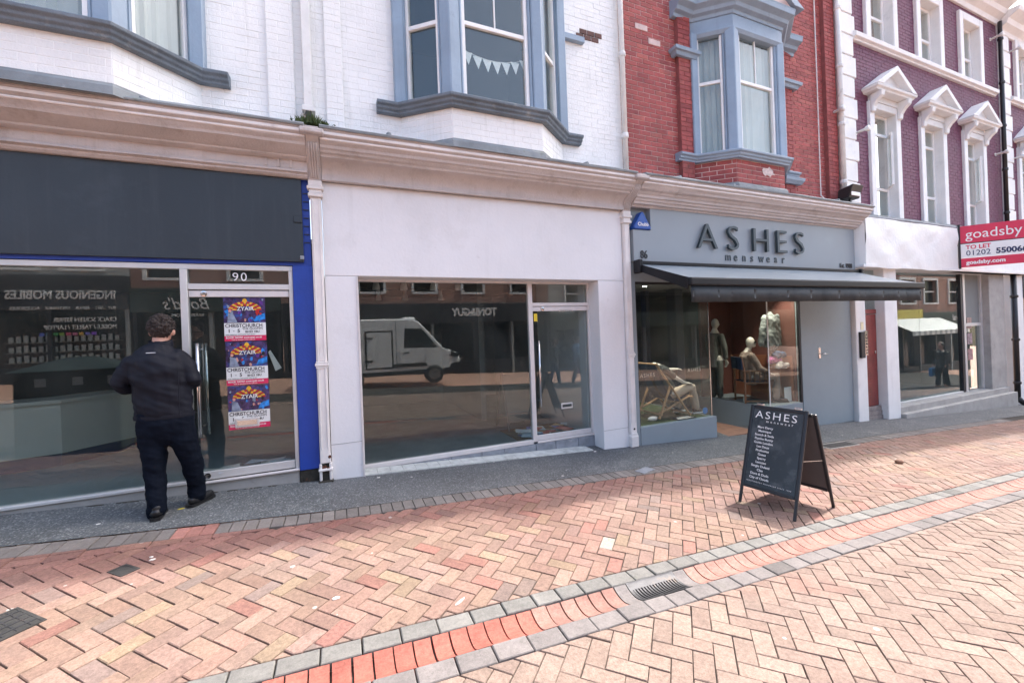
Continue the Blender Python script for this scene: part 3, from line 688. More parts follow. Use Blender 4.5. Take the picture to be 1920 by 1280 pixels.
# white down pipe in the middle of the white building
dp = thing('drainpipe', 'square white drainpipe on the white brick wall above the blue shop pilaster', 'drainpipe', (-.22, WALLY - .08, 3.95))
part_box('pipe', 'pipe_white', dp, -.275, -.185, WALLY - .10, WALLY - .03, 4.14, 10.1, .006)
for z in (4.15, 5.7, 7.2): part_box('bracket', 'pipe_white', dp, -.295, -.165, WALLY - .115, WALLY - .0, z, z + .06)
part_box('shoe', 'dark_iron', dp, -.26, -.2, WALLY - .13, WALLY - .04, 4.07, 4.14)
wt = thing('weed_tuft', 'dark green weeds and moss growing at the foot of the white drainpipe', 'weeds', (-.22, 4.93, 3.98))
rw = random.Random(2); lf = MB()
for i in range(260):
    x_, y_ = -.2 + rw.gauss(0, .10), 4.93 + rw.uniform(-.06, .07); h = rw.uniform(.03, .13) * math.exp(-((x_ + .2) / .13) ** 2) + .01
    a = rw.uniform(0, 6.28); dx_, dy_ = .014 * math.cos(a), .014 * math.sin(a); z_ = 3.99
    lf.add([(x_ - dx_, y_ - dy_, z_), (x_ + dx_, y_ + dy_, z_), (x_ + rw.gauss(0, .03), y_ + rw.gauss(0, .03), z_ + h)], [(0, 1, 2)])
lf.build('leaves', 'foliage', wt)

# ================================================================== red brick building
rbld = thing('red_brick_building', 'red brick upper storey with a grey-blue pedimented bay window above the menswear shop', 'building', (6.6, 5.2, 0))
RX0, RX1 = 4.056, 9.34
bayR = [(5.50, WALLY), (5.98, WALLY - .40), (7.13, WALLY - .40), (7.62, WALLY)]
hR = [(bayR[0][0] + .05, bayR[3][0] - .05, 4.0, 6.9)]
rw_ = holed(RX0, RX1, 3.42, 9.6, hR, WALLY + .012, WALLY + .3).build('wall', 'mortar_red', rbld)
def redt(r):
    k = r.uniform(.86, 1.1); q = r.random(); c = (.32, .07, .065) if q < .8 else ((.27, .055, .055) if q < .93 else (.36, .095, .08)); return tuple(v * k for v in c)
bricks(rw_, Seg((RX0, WALLY + .012), (RX1, WALLY + .012)), .005, RX1 - RX0 - .005, 3.9, 9.55, [(h[0] - RX0, h[1] - RX0, h[2], h[3]) for h in hR], 'red_brick', 'red_brick_mass', redt, 300, random.Random(5), proud=.007)
for nm, a, b_ in (('pier', 5.18, 5.44), ('pier', 7.68, 7.95), ('pier', 8.98, 9.30)):
    p = B(a, b_, WALLY - .06, WALLY + .02, 3.9, 9.5).build(nm, 'red_pier', rbld)
    bricks(p, Seg((a, WALLY - .06), (b_, WALLY - .06)), .002, b_ - a - .002, 3.9, 9.4, [], 'red_brick', 'red_brick_mass', redt, 60, random.Random(6), proud=.006)
br = bay(rbld, 'bay_window', bayR, .40, 3.85, 4.42, 6.42, 6.62, None, 'mortar_red', 'blue_grey_paint', 5.62, 2, dict(m_ind='red_brick', m_mass='red_brick_mass', tint=redt, rng=random.Random(15), proud=.006), 'dark_room')
# bay cornice, pediment, imposts
CP = [(-.1, 0), (.05, 0), (.06, .05), (.12, .07), (.14, .12), (.22, .16), (.23, .22), (.24, .25), (-.1, .29)]
MB().sweep([(o, z + 6.62) for o, z in CP], [(bayR[0][0] - .42, WALLY), (bayR[0][0] - .41, WALLY - .02), bayR[0], bayR[1], bayR[2], bayR[3], (bayR[3][0] + .41, WALLY - .02), (bayR[3][0] + .42, WALLY)][1:-1]).build('bay_cornice', 'blue_grey_paint', br, bevel=.004)
pxm = (bayR[1][0] + bayR[2][0]) / 2; yf = WALLY - .40
ped = MB()
for sgn in (-1, 1):
    e = (pxm + sgn * .86, 6.90); ap_ = (pxm, 7.42)
    ped.add([(e[0], yf - .26, e[1]), (ap_[0], yf - .26, ap_[1]), (ap_[0], yf - .26, ap_[1] - .15), (e[0] - sgn * .25, yf - .26, e[1] - .0), (e[0], yf + .1, e[1]), (ap_[0], yf + .1, ap_[1]), (ap_[0], yf + .1, ap_[1] - .15), (e[0] - sgn * .25, yf + .1, e[1] - .0)], [(0, 1, 2, 3), (7, 6, 5, 4), (0, 4, 5, 1), (1, 5, 6, 2), (2, 6, 7, 3), (3, 7, 4, 0)])
ped.build('pediment', 'blue_grey_paint', br, bevel=.006)
MB().prism([(pxm - .6, 6.9), (pxm + .6, 6.9), (pxm, 7.29)], 'y', yf - .2, yf + .05).build('tympanum', 'mortar_red', br)
for a, b_ in ((5.14, 5.47), (7.66, 8.0)):
    for z in (5.98, ):
        MB().sweep([(0, z), (.05, z), (.07, z + .05), (.10, z + .06), (.11, z + .11), (0, z + .12)], [(a, WALLY - .0), (a, WALLY - .06), (b_, WALLY - .06), (b_, WALLY)]).build('impost', 'blue_grey_paint', rbld, bevel=.003)
MB().sweep([(0, 4.2), (.05, 4.2), (.09, 4.26), (.10, 4.31), (0, 4.32)], [(7.66, WALLY), (7.66, WALLY - .06), (8.0, WALLY - .06), (8.0, WALLY)]).build('impost', 'blue_grey_paint', rbld, bevel=.003)
# pale repair patch on the bay apron
mat('patch', (.6, .5, .47), .8, .3, 20)
pt = MB(); rp = random.Random(3); cx_, cz_ = 6.72, 4.17
ring = [(cx_ + (.13 + rp.uniform(-.05, .06)) * math.cos(i * .449), cz_ + (.075 + rp.uniform(-.03, .03)) * math.sin(i * .449)) for i in range(14)]
pt.prism(ring, 'y', yf - .012, yf + .01).build('repair_patch', 'patch', br)
B(RX0, RX1, WALLY - .25, WALLY + .3, 9.6, 9.85).build('parapet_coping', 'stucco_white', rbld, bevel=.02)
MB().prism([(WALLY + .1, 9.85), (WALLY + 5, 12.2), (WALLY + 5, 9.85)], 'x', RX0, RX1).build('roof', 'roof_slate', rbld)
for x_, z_ in ((4.75, 6.15), (4.5, 6.33)):
    part_box('air_brick', 'mortar_red', rbld, x_ - .12, x_ + .12, WALLY - .004, WALLY + .02, z_ - .045, z_ + .045)
pp = thing('drainpipe', 'white drainpipe on the party line between white and red brick walls', 'drainpipe', (4.05, 4.98, 3.9))
MB().tube([(4.05, 4.99, 3.92), (4.05, 4.99, 10)], .04, 10).build('pipe', 'pipe_white', pp, smooth=True)
for z in (4.5, 5.72, 7.1): MB().lathe([(.05, 0), (.054, .02), (.054, .05), (.05, .07)], (4.05, 4.99, z), 10).build('collar', 'pipe_white', pp)
cab = thing('cable', 'thin white cable running down the red brick wall', 'cable', (8.76, 5.03, 3.9))
MB().tube([(8.78, 5.04, 8.5), (8.77, 5.035, 6.0), (8.76, 5.035, 4.1), (8.74, 4.9, 3.93), (8.62, 4.8, 3.92)], .011, 6).build('run', 'pipe_white', cab)
fl = thing('floodlight', 'black box floodlight on the shopfront roof beside the white quoins', 'floodlight', (9.22, 4.75, 3.9))
MB().prism([(4.62, 4.22), (4.88, 4.17), (4.90, 3.98), (4.70, 3.99)], 'x', 9.02, 9.36).build('housing', 'pipe_black', fl, bevel=.01)
part_box('bracket', 'pipe_black', fl, 9.17, 9.21, 4.75, 4.79, 3.86, 3.99); part_box('lens', 'white_paint', fl, 9.05, 9.33, 4.665, 4.675, 4.02, 4.17)
# ================================================================== purple building with white stucco dressings
def quoin_strip(parent, x0, x1, z0, z1, yf, hgt=.43, alt=.07):
    z = z0; i = 0
    while z < z1:
        h = min(hgt, z1 - z); e = alt if i % 2 else 0
        part_box('quoin', 'stucco_white', parent, x0, x1 + e, yf, WALLY + .1, z + .012, z + h - .012, .012); z += h; i += 1
    part_box('quoin_joint', 'stucco_white', parent, x0 + .012, x1 - .012, yf + .022, WALLY + .1, z0, z1, 0)
def ped_window(parent, xc, zb, zt, w_, open_light=None):
    """tall window: stucco surround, consoles, pediment, recessed white casement"""
    o = holed(xc - w_ / 2 - .17, xc + w_ / 2 + .17, zb, zt + .14, [(xc - w_ / 2, xc + w_ / 2, zb - .1, zt)], WALLY - .06, WALLY + .30).build('window', 'stucco_white', parent, bevel=.008)
    for s in (-1, 1):
        cx = xc + s * (w_ / 2 + .10)
        prof = [(WALLY - .06, zt - .12), (WALLY - .11, zt - .10), (WALLY - .12, zt), (WALLY - .17, zt + .08), (WALLY - .26, zt + .16), (WALLY - .28, zt + .26), (WALLY - .06, zt + .26)]
        MB().prism(prof, 'x', cx - .065, cx + .065).build('console', 'stucco_white', o, bevel=.012)
    B(xc - w_ / 2 - .12, xc + w_ / 2 + .12, WALLY - .075, WALLY + .1, zt + .142, zt + .26).build('frieze', 'stucco_white', o)
    z0 = zt + .262; hw = w_ / 2 + .34
    MB().sweep([(0, z0), (.22, z0), (.235, z0 + .03), (.27, z0 + .05), (.28, z0 + .09), (0, z0 + .10)], [(xc - hw + .28, WALLY), (xc - hw + .28, WALLY - .02), (xc + hw - .28, WALLY - .02), (xc + hw - .28, WALLY)]).build('pediment_base', 'stucco_white', o, bevel=.004)
    MB().prism([(xc - hw + .1, z0 + .1), (xc + hw - .1, z0 + .1), (xc, z0 + .50)], 'y', WALLY - .16, WALLY + .02).build('tympanum', 'stucco_white', o)
    for s in (-1, 1):
        mb = MB(); e = (xc + s * hw, z0 + .10); a_ = (xc, z0 + .58)
        mb.add([(e[0], WALLY - .30, e[1]), (a_[0], WALLY - .30, a_[1]), (a_[0], WALLY - .30, a_[1] - .11), (e[0] - s * .2, WALLY - .30, e[1]), (e[0], WALLY + .02, e[1]), (a_[0], WALLY + .02, a_[1]), (a_[0], WALLY + .02, a_[1] - .11), (e[0] - s * .2, WALLY + .02, e[1])], [(0, 1, 2, 3), (7, 6, 5, 4), (0, 4, 5, 1), (1, 5, 6, 2), (2, 6, 7, 3), (3, 7, 4, 0)])
        mb.build('raking_cornice', 'stucco_white', o, bevel=.006)
    sg = Seg((xc - w_ / 2, WALLY + .11), (xc + w_ / 2, WALLY + .11))
    sg.frame(0, w_, -.05, 0, zb, zt, .05).build('casement_frame', 'white_paint', o, bevel=.004)
    ztr = zt - .42; zm = zb + .75
    for z in (ztr, zm): sg.part('transom', 'white_paint', o, .05, w_ - .05, -.045, -.003, z - .03, z + .03)
    for (za, zc) in ((zb + .05, zm - .03), (zm + .03, ztr - .03), (ztr + .03, zt - .05)):
        sg.part('mullion', 'white_paint', o, w_ * .42 - .025, w_ * .42 + .025, -.045, -.005, za, zc)
        for (a, b_) in ((.05, w_ * .42 - .025), (w_ * .42 + .025, w_ - .05)):
            if open_light and zc == ztr - .03 and b_ > w_ * .5:
                continue
            sg.part('pane', 'window_glass', o, a, b_, -.03, -.024, za, zc, bevel=0)
    if open_light:   # casement hinged open
        p0 = Vector(sg.at(w_ - .06, 0, 0)); p1 = p0 + Vector((-.26, -.20, 0)); s2 = Seg((p0.x, p0.y), (p1.x, p1.y))
        s2.frame(0, s2.L, -.04, 0, zm + .03, ztr - .03, .045).build('open_casement', 'white_paint', o, bevel=.003); s2.part('pane', 'window_glass', o, .045, s2.L - .045, -.025, -.019, zm + .075, ztr - .075, bevel=0)
    sg.part('curtain', 'blind', o, -.02, w_ + .02, -.36, -.34, zb - .2, zt + .2, bevel=0)
    return o
def upper_window(parent, xc, zb, zt, w_):
    o = holed(xc - w_ / 2 - .17, xc + w_ / 2 + .17, zb, zt + .19, [(xc - w_ / 2, xc + w_ / 2, zb - .1, zt)], WALLY - .07, WALLY + .30).build('window', 'stucco_white', parent, bevel=.01)
    s_ = sash(o, Seg((xc - w_ / 2, WALLY + .11), (xc + w_ / 2, WALLY + .11)), 0, w_, zb, zt, zb + (zt - zb) * .48, 'white_paint', (1, 1), .06, out=0, name='sash_frame', curtain=False) if False else None
    sg = Seg((xc - w_ / 2, WALLY + .11), (xc + w_ / 2, WALLY + .11)); md = zb + (zt - zb) * .47
    sg.frame(0, w_, -.07, 0, zb, zt, .06).build('sash_frame', 'white_paint', o, bevel=.004); sg.part('meeting_rail', 'white_paint', o, .06, w_ - .06, -.05, -.005, md - .03, md + .03)
    sg.part('pane', 'window_glass', o, .06, w_ - .06, -.045, -.039, zb + .06, md - .03, bevel=0); sg.part('pane', 'window_glass', o, .06, w_ - .06, -.03, -.024, md + .03, zt - .06, bevel=0)
    sg.part('blind', 'blind', o, -.02, w_ + .02, -.32, -.30, zb - .1, zt + .1, bevel=0)
    return o
def purple(name, label, X0, X1, qx, xcs, ztop, seed, w_=.82):
    pb = thing(name, label, 'building', ((X0 + X1) / 2, 5.2, 0))
    ZSTR = 7.42
    h1 = [(x - w_ / 2 - .1, x + w_ / 2 + .1, 3.7, 6.20) for x in xcs]; h2 = [(x - .5, x + .5, ZSTR + .1, 9.12) for x in xcs]
    wl = holed(X0, X1, 3.4, ztop, h1 + h2, WALLY, WALLY + .3).build('wall', 'purple_wall', pb)
    bricks(wl, Seg((X0, WALLY), (X1, WALLY)), qx[1] - X0, X1 - X0 - .01, 3.75, ztop - .1, [(h[0] - X0, h[1] - X0, h[2], h[3]) for h in h1 + h2], 'purple_brick', 'purple_brick', lambda r: (.2, .07, .12), 0, random.Random(seed), proud=.0055)
    quoin_strip(pb, qx[0], qx[1], 3.6, ztop - .3, WALLY - .07)
    MB().sweep([(-.02, ZSTR), (.06, ZSTR), (.07, ZSTR + .03), (.12, ZSTR + .05), (.13, ZSTR + .13), (.09, ZSTR + .16), (-.02, ZSTR + .17)], [(qx[1] + .005, WALLY), (X1 - .3, WALLY)]).build('string_course', 'stucco_white', pb, bevel=.004)
    MB().sweep([(-.02, ztop - .35), (.05, ztop - .35), (.08, ztop - .25), (.20, ztop - .18), (.24, ztop - .08), (.42, ztop + .02), (.45, ztop + .12), (-.02, ztop + .16)], [(X0, WALLY), (X1, WALLY)]).build('main_cornice', 'stucco_white', pb, bevel=.006)
    for i, x in enumerate(xcs):
        ped_window(pb, x, 3.75, 6.12, w_, open_light=(i in (0, 2))); upper_window(pb, x, ZSTR + .16, 9.05, .86)
    B(X0, X1, WALLY - .05, WALLY + .3, ztop + .14, ztop + .5).build('parapet', 'stucco_white', pb, bevel=.02)
    MB().prism([(WALLY + .1, ztop + .4), (WALLY + 5, ztop + 2.5), (WALLY + 5, ztop + .4)], 'x', X0, X1).build('roof', 'roof_slate', pb)
    return pb
purple('purple_building', 'purple painted brick facade with three white pedimented windows and white quoins', 9.345, 16.55, (9.36, 9.93), (11.03, 13.03, 15.03), 9.75, 31)
purple('purple_building', 'farther purple and white stucco facade cut off by the right edge of the photo', 16.56, 23.5, (16.58, 17.08), (18.1, 20.1, 22.1), 9.55, 32)
def round_pipe(name, label, x, y, z0, z1, m, r=.05, shoe=None):
    t = thing(name, label, 'drainpipe', (x, y, z0)); pts = [(x, y, z1), (x, y, z0)]
    MB().tube(pts, r, 10).build('pipe', m, t, smooth=True)
    if shoe: MB().tube(shoe, r * 1.05, 10).build('shoe', m, t, smooth=True)
    z = z0 + .4
    while z < z1: MB().lathe([(r * 1.15, 0), (r * 1.3, .015), (r * 1.3, .06), (r * 1.15, .075)], (x, y, z), 10).build('collar', m, t); z += 1.15
    return t
round_pipe('drainpipe', 'pale round drainpipe beside the white quoins of the purple building', 9.33, 4.94, 3.95, 9.6, 'pipe_white')
round_pipe('drainpipe', 'tall black drainpipe between the two purple facades', 16.42, 4.94, 3.9, 9.4, 'pipe_black', .045, [(16.42, 4.94, 3.95), (16.5, 4.85, 3.75), (16.9, 4.8, 3.55)])
def cup(name, label, x, y, z, d=(-.0, -1, .0)):
    t = thing(name, label, 'wall fitting', (x, y, z))
    MB().lathe([(.02, 0), (.025, -.06), (.03, -.16), (.055, -.20), (.06, -.24), (.03, -.25)], (x, y, z), 10, axis='y').build('horn', 'pipe_white', t, smooth=True)
    MB().lathe([(.045, .02), (.045, -.015)], (x, y, z), 10, axis='y').build('base', 'pipe_white', t)
for lab, x, z in (('small white projecting bracket on the drainpipe between red and purple walls', 9.20, 5.78), ('small white projecting bracket on the purple wall left of the first pedimented window', 10.02, 5.52), ('small white bracket beside the black drainpipe below window level', 16.25, 5.9), ('small white bracket high beside the black drainpipe', 16.2, 8.95), ('small white bracket near the top of the second purple facade', 17.25, 8.85), ('small white bracket on the far quoins', 17.2, 5.9)):
    cup('wall_bracket', lab, x, WALLY, z)
# ================================================================== shopfront materials
mat('navy_board', (0.020, 0.030, 0.039), 0.5, 0.15, 0.8, 0.15, 20, dirt=[((0.05, 0.065, 0.08), 1.2, 0.56, 0.4), ((.09, .1, .11), 25, .73, .5)], streak=((.04, .05, .06), .52, .5))
mat('royal_blue', (0.008, 0.045, 0.30), 0.5, 0.15, 3, 0.3, 30, streak=((.006, .025, .15), .58, .5), dirt=((0.01, 0.02, 0.1), 4, 0.62, 0.5))
mat('alu', (0.62, 0.62, 0.61), 0.38, 0.06, 4, 0.05, 40, metal=0.35, dirt=((0.35, 0.34, 0.33), 7, 0.66, 0.4))
mat('alu_light', (0.66, 0.63, 0.62), 0.4, 0.06, 4, 0.05, 40, metal=0.2, dirt=((0.4, 0.38, 0.36), 7, 0.66, 0.4))
mat('steel', (0.6, 0.6, 0.6), 0.18, 0.05, 6, metal=1.0)
mat('grey_sign', (0.25, 0.285, 0.31), 0.45, 0.04, 1.2, 0.05, 20, dirt=((0.30, 0.34, 0.37), 1.2, 0.6, 0.3))
mat('grey_joinery', (0.235, 0.285, 0.315), 0.5, 0.06, 1.5, 0.1, 30, dirt=((0.16, 0.19, 0.21), 3, 0.62, 0.4))
mat('slate_letter', (0.045, 0.065, 0.075), 0.5, 0.05)
mat('black_letter', (0.015, 0.015, 0.018), 0.5, 0)
mat('white_letter', (0.8, 0.8, 0.79), 0.5, 0.03)
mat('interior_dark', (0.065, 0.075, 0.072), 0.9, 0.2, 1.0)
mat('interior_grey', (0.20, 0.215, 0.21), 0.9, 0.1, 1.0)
mat('interior_ceiling', (0.42, 0.43, 0.42), 0.9, 0.05, 1.0)
mat('floor_lino', (0.24, 0.29, 0.31), 0.45, 0.15, 1.0)
mat('floor_wood', (0.17, 0.195, 0.21), 0.4, 0.25, 4.0)
mat('coir', (0.23, 0.12, 0.05), 0.95, 0.2, 10, 0.5, 150)
mat('counter_cream', (0.6, 0.57, 0.5), 0.6, 0.05)
mat('counter_blue', (0.02, 0.04, 0.12), 0.6, 0.05)
mat('navy_pillar', (0.010, 0.014, 0.035), 0.4, 0.1)
mat('turf', (0.035, 0.06, 0.02), 0.95, 0.3, 30, 0.8, 200)
mat('orange_panel', (0.26, 0.09, 0.045), 0.6, 0.1, 2)
mat('maroon_panel', (0.13, 0.045, 0.035), 0.7, 0.15, 1.5)
mat('terracotta', (0.24, 0.13, 0.09), 0.6, 0.2, 8, 0.2, 50)
mat('red_door', (0.20, 0.035, 0.03), 0.35, 0.25, 5, 0.2, 40)
mat('weathered_timber', (0.23, 0.20, 0.19), 0.8, 0.25, 12, 0.4, 60)
mat('pilaster_paint', (0.72, 0.69, 0.67), 0.6, 0.08, 4, 0.35, 50, dirt=[((0.42, 0.36, 0.33), 7, 0.64, 0.6), ((0.2, 0.08, 0.05), 18, 0.73, 0.8)])
mat('rust', (.10, .035, .02), .9, .4, 30)
mat('rot', (0.035, 0.032, 0.025), 0.95, 0.4, 10, 1.0, 50, dirt=[((0.5, 0.48, 0.44), 11, 0.56, 0.9), ((0.2, 0.07, 0.04), 13, 0.6, 0.8)])
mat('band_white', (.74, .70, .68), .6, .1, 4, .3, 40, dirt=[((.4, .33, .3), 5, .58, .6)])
FRY = 4.985          # front of the pilasters
# moulded cornice profiles (outward from Y=5.0, height)
def cornice(parent, x0, x1, style):
    prof = [(.0, 3.93), (.38, 3.835), (.385, 3.81), (.372, 3.80), (.372, 3.762), (.345, 3.748), (.335, 3.715), (.30, 3.69), (.29, 3.665), (.265, 3.655)]
    if style == 'frieze':
        prof += [(.20, 3.62), (.155, 3.605), (.15, 3.59), (.13, 3.58), (.075, 3.575), (.075, 3.49), (.095, 3.475), (.095, 3.455), (.06, 3.445), (.06, 3.43), (.035, 3.41), (.0, 3.41)]
    elif style == 'cove':
        prof += [(.25, 3.635), (.215, 3.625), (.205, 3.60)] + [(.20 - .165 * math.sin(t * PI / 2 / 6), 3.60 - .145 * (1 - math.cos(t * PI / 2 / 6))) for t in range(1, 7)] + [(.035, 3.445), (.05, 3.44), (.05, 3.41), (.0, 3.41)]
    else:
        prof += [(.24, 3.645), (.22, 3.62), (.20, 3.61), (.19, 3.575), (.165, 3.565), (.155, 3.54), (.13, 3.53), (.12, 3.50), (.07, 3.49), (.06, 3.47), (.0, 3.47)]
    n = len(prof); y0 = 5.0; N = max(2, int((x1 - x0) / .35)); rr = random.Random(int(x0 * 10) + 3)
    rings = [[(x0 + (x1 - x0) * i / N, y0 - o + (rr.uniform(-.004, .004) if 0 < i < N else 0), z + (rr.uniform(-.004, .004) if 0 < i < N else 0)) for o, z in prof] for i in range(N + 1)]
    o = MB().rings(rings).build('cornice', 'cornice_paint', parent, bevel=0)
    smooth_by_angle(o, 30)
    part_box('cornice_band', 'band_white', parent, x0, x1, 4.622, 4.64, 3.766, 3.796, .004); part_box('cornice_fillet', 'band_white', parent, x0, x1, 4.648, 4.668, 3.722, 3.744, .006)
    # lead dressing on top with rolled edge
    rings = [[(x0 + .002 + (x1 - x0 - .004) * i / N, y, z + rr.uniform(-.005, .006)) for y, z in ((4.600, 3.818), (4.594, 3.838), (4.606, 3.852), (4.85, 3.90), (5.06, 3.975), (5.06, 3.94), (4.85, 3.875), (4.614, 3.822))] for i in range(N + 1)]
    L = MB().rings(rings).build('lead_roof', 'lead', parent)
    for k in range(int((x1 - x0) / 1.3)):
        xx = x0 + .55 + 1.3 * k + rr.uniform(-.2, .2)
        MB().tube([(xx, 4.62, 3.855), (xx + .01, 4.8, 3.90), (xx + .01, 5.04, 3.98)], [.03, .026, .022], 8).build('lead_roll', 'lead', parent, smooth=True)
    return o
def pilaster(label, xc, w_, z_bot, rot=False):
    t = thing('pilaster', label, 'pilaster', (xc, 5.0, z_bot), group=None)
    h = w_ / 2
    part_box('shaft', 'pilaster_paint', t, xc - h, xc + h, FRY, 5.12, z_bot + (.20 if rot else .18), 3.22, .008)
    for s in (-1, 1): part_box('edge_bead', 'pilaster_paint', t, xc + s * h * .62 - .008, xc + s * h * .62 + .008, FRY - .009, FRY + .002, z_bot + .36, 3.2, .004)
    zc = 1.36 + (0 if xc < 1 else -.12)
    for z, e, hh in ((zc, .014, .03), (zc + .034, .007, .016), (zc - .026, .006, .022)): part_box('collar', 'pilaster_paint', t, xc - h - e, xc + h + e, FRY - e - .004, 5.1, z, z + hh, .004)
    MB().prism([(xc, zc + .22), (xc + .022, zc + .12), (xc + .035, zc + .06), (xc - .035, zc + .06), (xc - .022, zc + .12)], 'y', FRY - .008, FRY + .01).build('leaf_ornament', 'pilaster_paint', t)
    # capital
    for z0, z1, e in ((3.22, 3.26, .02), (3.26, 3.30, .008), (3.30, 3.335, .028), (3.335, 3.40, .015)): part_box('capital', 'pilaster_paint', t, xc - h - e, xc + h + e, FRY - e - .01, 5.1, z0, z1, .006)
    # scrolled bracket carrying the cornice
    pr = [(5.0, 3.40), (4.965, 3.40), (4.955, 3.47), (4.925, 3.52), (4.865, 3.56), (4.79, 3.60), (4.735, 3.64), (4.70, 3.70), (4.655, 3.735), (4.585, 3.77), (4.582, 3.815), (5.0, 3.82)]
    n_fl = 4
    MB().prism(pr, 'x', xc - h - .012, xc + h + .012).build('bracket', 'cornice_paint', t, bevel=.006)
    for i in range(n_fl):
        xx = xc - h + .008 + (w_ - .016) * (i + .5) / n_fl
        MB().tube([(xx, 4.957, 3.42), (xx, 4.945, 3.475), (xx, 4.915, 3.52), (xx, 4.855, 3.56), (xx, 4.78, 3.60), (xx, 4.725, 3.645), (xx, 4.69, 3.70)], .011, 6).build('flute', 'cornice_paint', t, smooth=True)
    part_box('bracket_cap', 'cornice_paint', t, xc - h - .06, xc + h + .06, 4.574, 4.99, 3.745, 3.80, .012)
    if rot:
        rr = random.Random(5); mb = MB()
        for i in range(9):
            x_, z_ = xc + rr.uniform(-.05, .05), z_bot + rr.uniform(.1, .36); s = rr.uniform(.008, .02)
            MB().ball((x_, FRY + .004 + rr.uniform(-.006, .006), z_), (s, s * .35, s), 7, 5).build('rust_flake', 'rust', t)
        part_box('foot_core', 'rot', t, xc - .04, xc + .04, FRY + .02, 5.1, z_bot, z_bot + .22, .01)
        for s in (-1, 1): part_box('foot_cheek', 'pilaster_paint', t, xc + s * .05 - .014, xc + s * .05 + .014, FRY - .005, 5.09, z_bot + .012, z_bot + .20, .008)
        part_box('shoe', 'rot', t, xc - .075, xc + .075, FRY - .03, 5.1, z_bot - .01, z_bot + .012, .004)
        part_box('shoe', 'pilaster_paint', t, xc - .072, xc + .072, FRY - .02, 5.1, z_bot + .12, z_bot + .145, .006)
    else:
        part_box('plinth', 'pilaster_paint', t, xc - h - .012, xc + h + .012, FRY - .022, 5.1, z_bot, z_bot + .17, .01)
        MB().prism([(xc - h - .01, z_bot + .17), (xc + h + .01, z_bot + .17), (xc + h - .01, z_bot + .21), (xc - h + .01, z_bot + .21)], 'y', FRY - .012, 5.05).build('plinth_top', 'pilaster_paint', t)
        MB().lathe([(.016, .004), (.016, -.004)], (xc + .005, FRY, z_bot + .27), 12, axis='y').build('bolt_hole', 'dark_void', t)
    return t
pilaster('white cast iron pilaster with a rotten rusty foot beside the blue panel', -.195, .108, G(-.2, 5) + .002, True)
pilaster('grey-white pilaster with square foot between the vacant white shop and the menswear shop', 4.01, .112, G(4.0, 5) + .002)
pilaster('far left shop pilaster beyond the edge of the photo', -6.0, .108, G(-6, 5))

# ================================================================== shop 90 : navy board, long window
s1 = thing('shopfront', 'vacant shopfront with blank navy fascia, number 90 over its glass door', 'shopfront', (-2.2, 5.1, .2))
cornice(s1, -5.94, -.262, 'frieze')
for i in range(3): part_box('plate', 'cornice_paint', s1, -.66 + i * .115, -.64 + i * .115, 4.912, 4.93, 3.49, 3.575, .002)
B(-5.94, -.262, 5.04, 5.1, 2.47, 3.415).build('fascia_backing', 'royal_blue', s1)
B(-5.94, -.335, 5.0, 5.038, 2.505, 3.408).build('fascia_board', 'navy_board', s1, bevel=.004)
for i in range(7): part_box('bracket_stub', 'pipe_black', s1, -.325, -.27, 5.03, 5.042, 2.72 + i * .09, 2.728 + i * .09, 0)
part_box('junction_box', 'navy_board', s1, -.42, -.34, 4.985, 5.0, 2.93, 3.0); part_box('junction_box', 'slate', s1, -.37, -.33, 4.985, 5.002, 2.53, 2.57)
B(-.452, -.252, 5.03, 5.14, .235, 2.47).build('blue_panel', 'royal_blue', s1, bevel=.004)
B(-.452, -.252, 5.045, 5.13, G(-.35, 5) - .01, .235).build('blue_panel_foot', 'rot', s1)
Z0, ZH, XD0, XD1 = .285, 2.465, -1.425, -.455
fy0, fy1 = 5.055, 5.115
frm = MB(); frm.box(-5.94, XD1, fy0, fy1, ZH - .055, ZH); frm.box(XD0 - .03, XD0 + .03, fy0 - .012, fy1, .27, ZH - .055); frm.box(XD1 - .04, XD1, fy0, fy1, .255, ZH - .055); frm.box(XD0 + .03, XD1 - .04, fy0, fy1, 2.205, 2.265)
frm.box(-5.94, -5.88, fy0, fy1, .27, ZH - .055)
frm.build('frame', 'alu', s1, bevel=.004)
part_box('sill', 'alu', s1, -5.94, XD0 - .03, 5.03, 5.12, .262, .292, .004)
B(-5.94, -.46, 5.06, 5.2, G(-6, 5) - .5, .262).build('stall_riser', 'concrete', s1)
part_box('threshold', 'alu_light', s1, XD0 + .03, XD1, 5.02, 5.12, .242, .262, .004)
B(-5.88, XD0 - .03, 5.083, 5.091, .292, ZH - .055).build('window_pane', 'shop_glass', s1)
B(XD0 + .03, XD1 - .04, 5.083, 5.091, 2.265, ZH - .055).build('fanlight_pane', 'shop_glass', s1)
text('door_number', '90', 'white_letter', s1, (-1.02, 5.078, 2.30), .125, .003, spacing=1.2, offset=-.001)
dr = B(XD0 + .032, XD1 - .045, 5.085, 5.095, .345, 2.135).build('door', 'shop_glass', s1)
part_box('bottom_rail', 'alu', dr, XD0 + .032, XD1 - .045, 5.068, 5.108, .268, .352); part_box('top_rail', 'alu_light', dr, XD0 + .032, XD1 - .045, 5.068, 5.108, 2.13, 2.196)
for (xx, zz_) in ((XD0 + .135, .31), (XD0 + .16, 2.163)): MB().lathe([(.03, .0), (.03, -.006), (.016, -.008)], (xx, 5.068, zz_), 14, axis='y').build('lock', 'steel', dr)
hy = 5.02
MB().tube([(-1.325, hy, .72), (-1.325, hy, 1.66)], .016, 10).build('handle', 'steel', dr, smooth=True)
MB().tube([(-1.285, 5.15, .72), (-1.285, 5.15, 1.66)], .016, 10).build('handle', 'steel', dr, smooth=True)
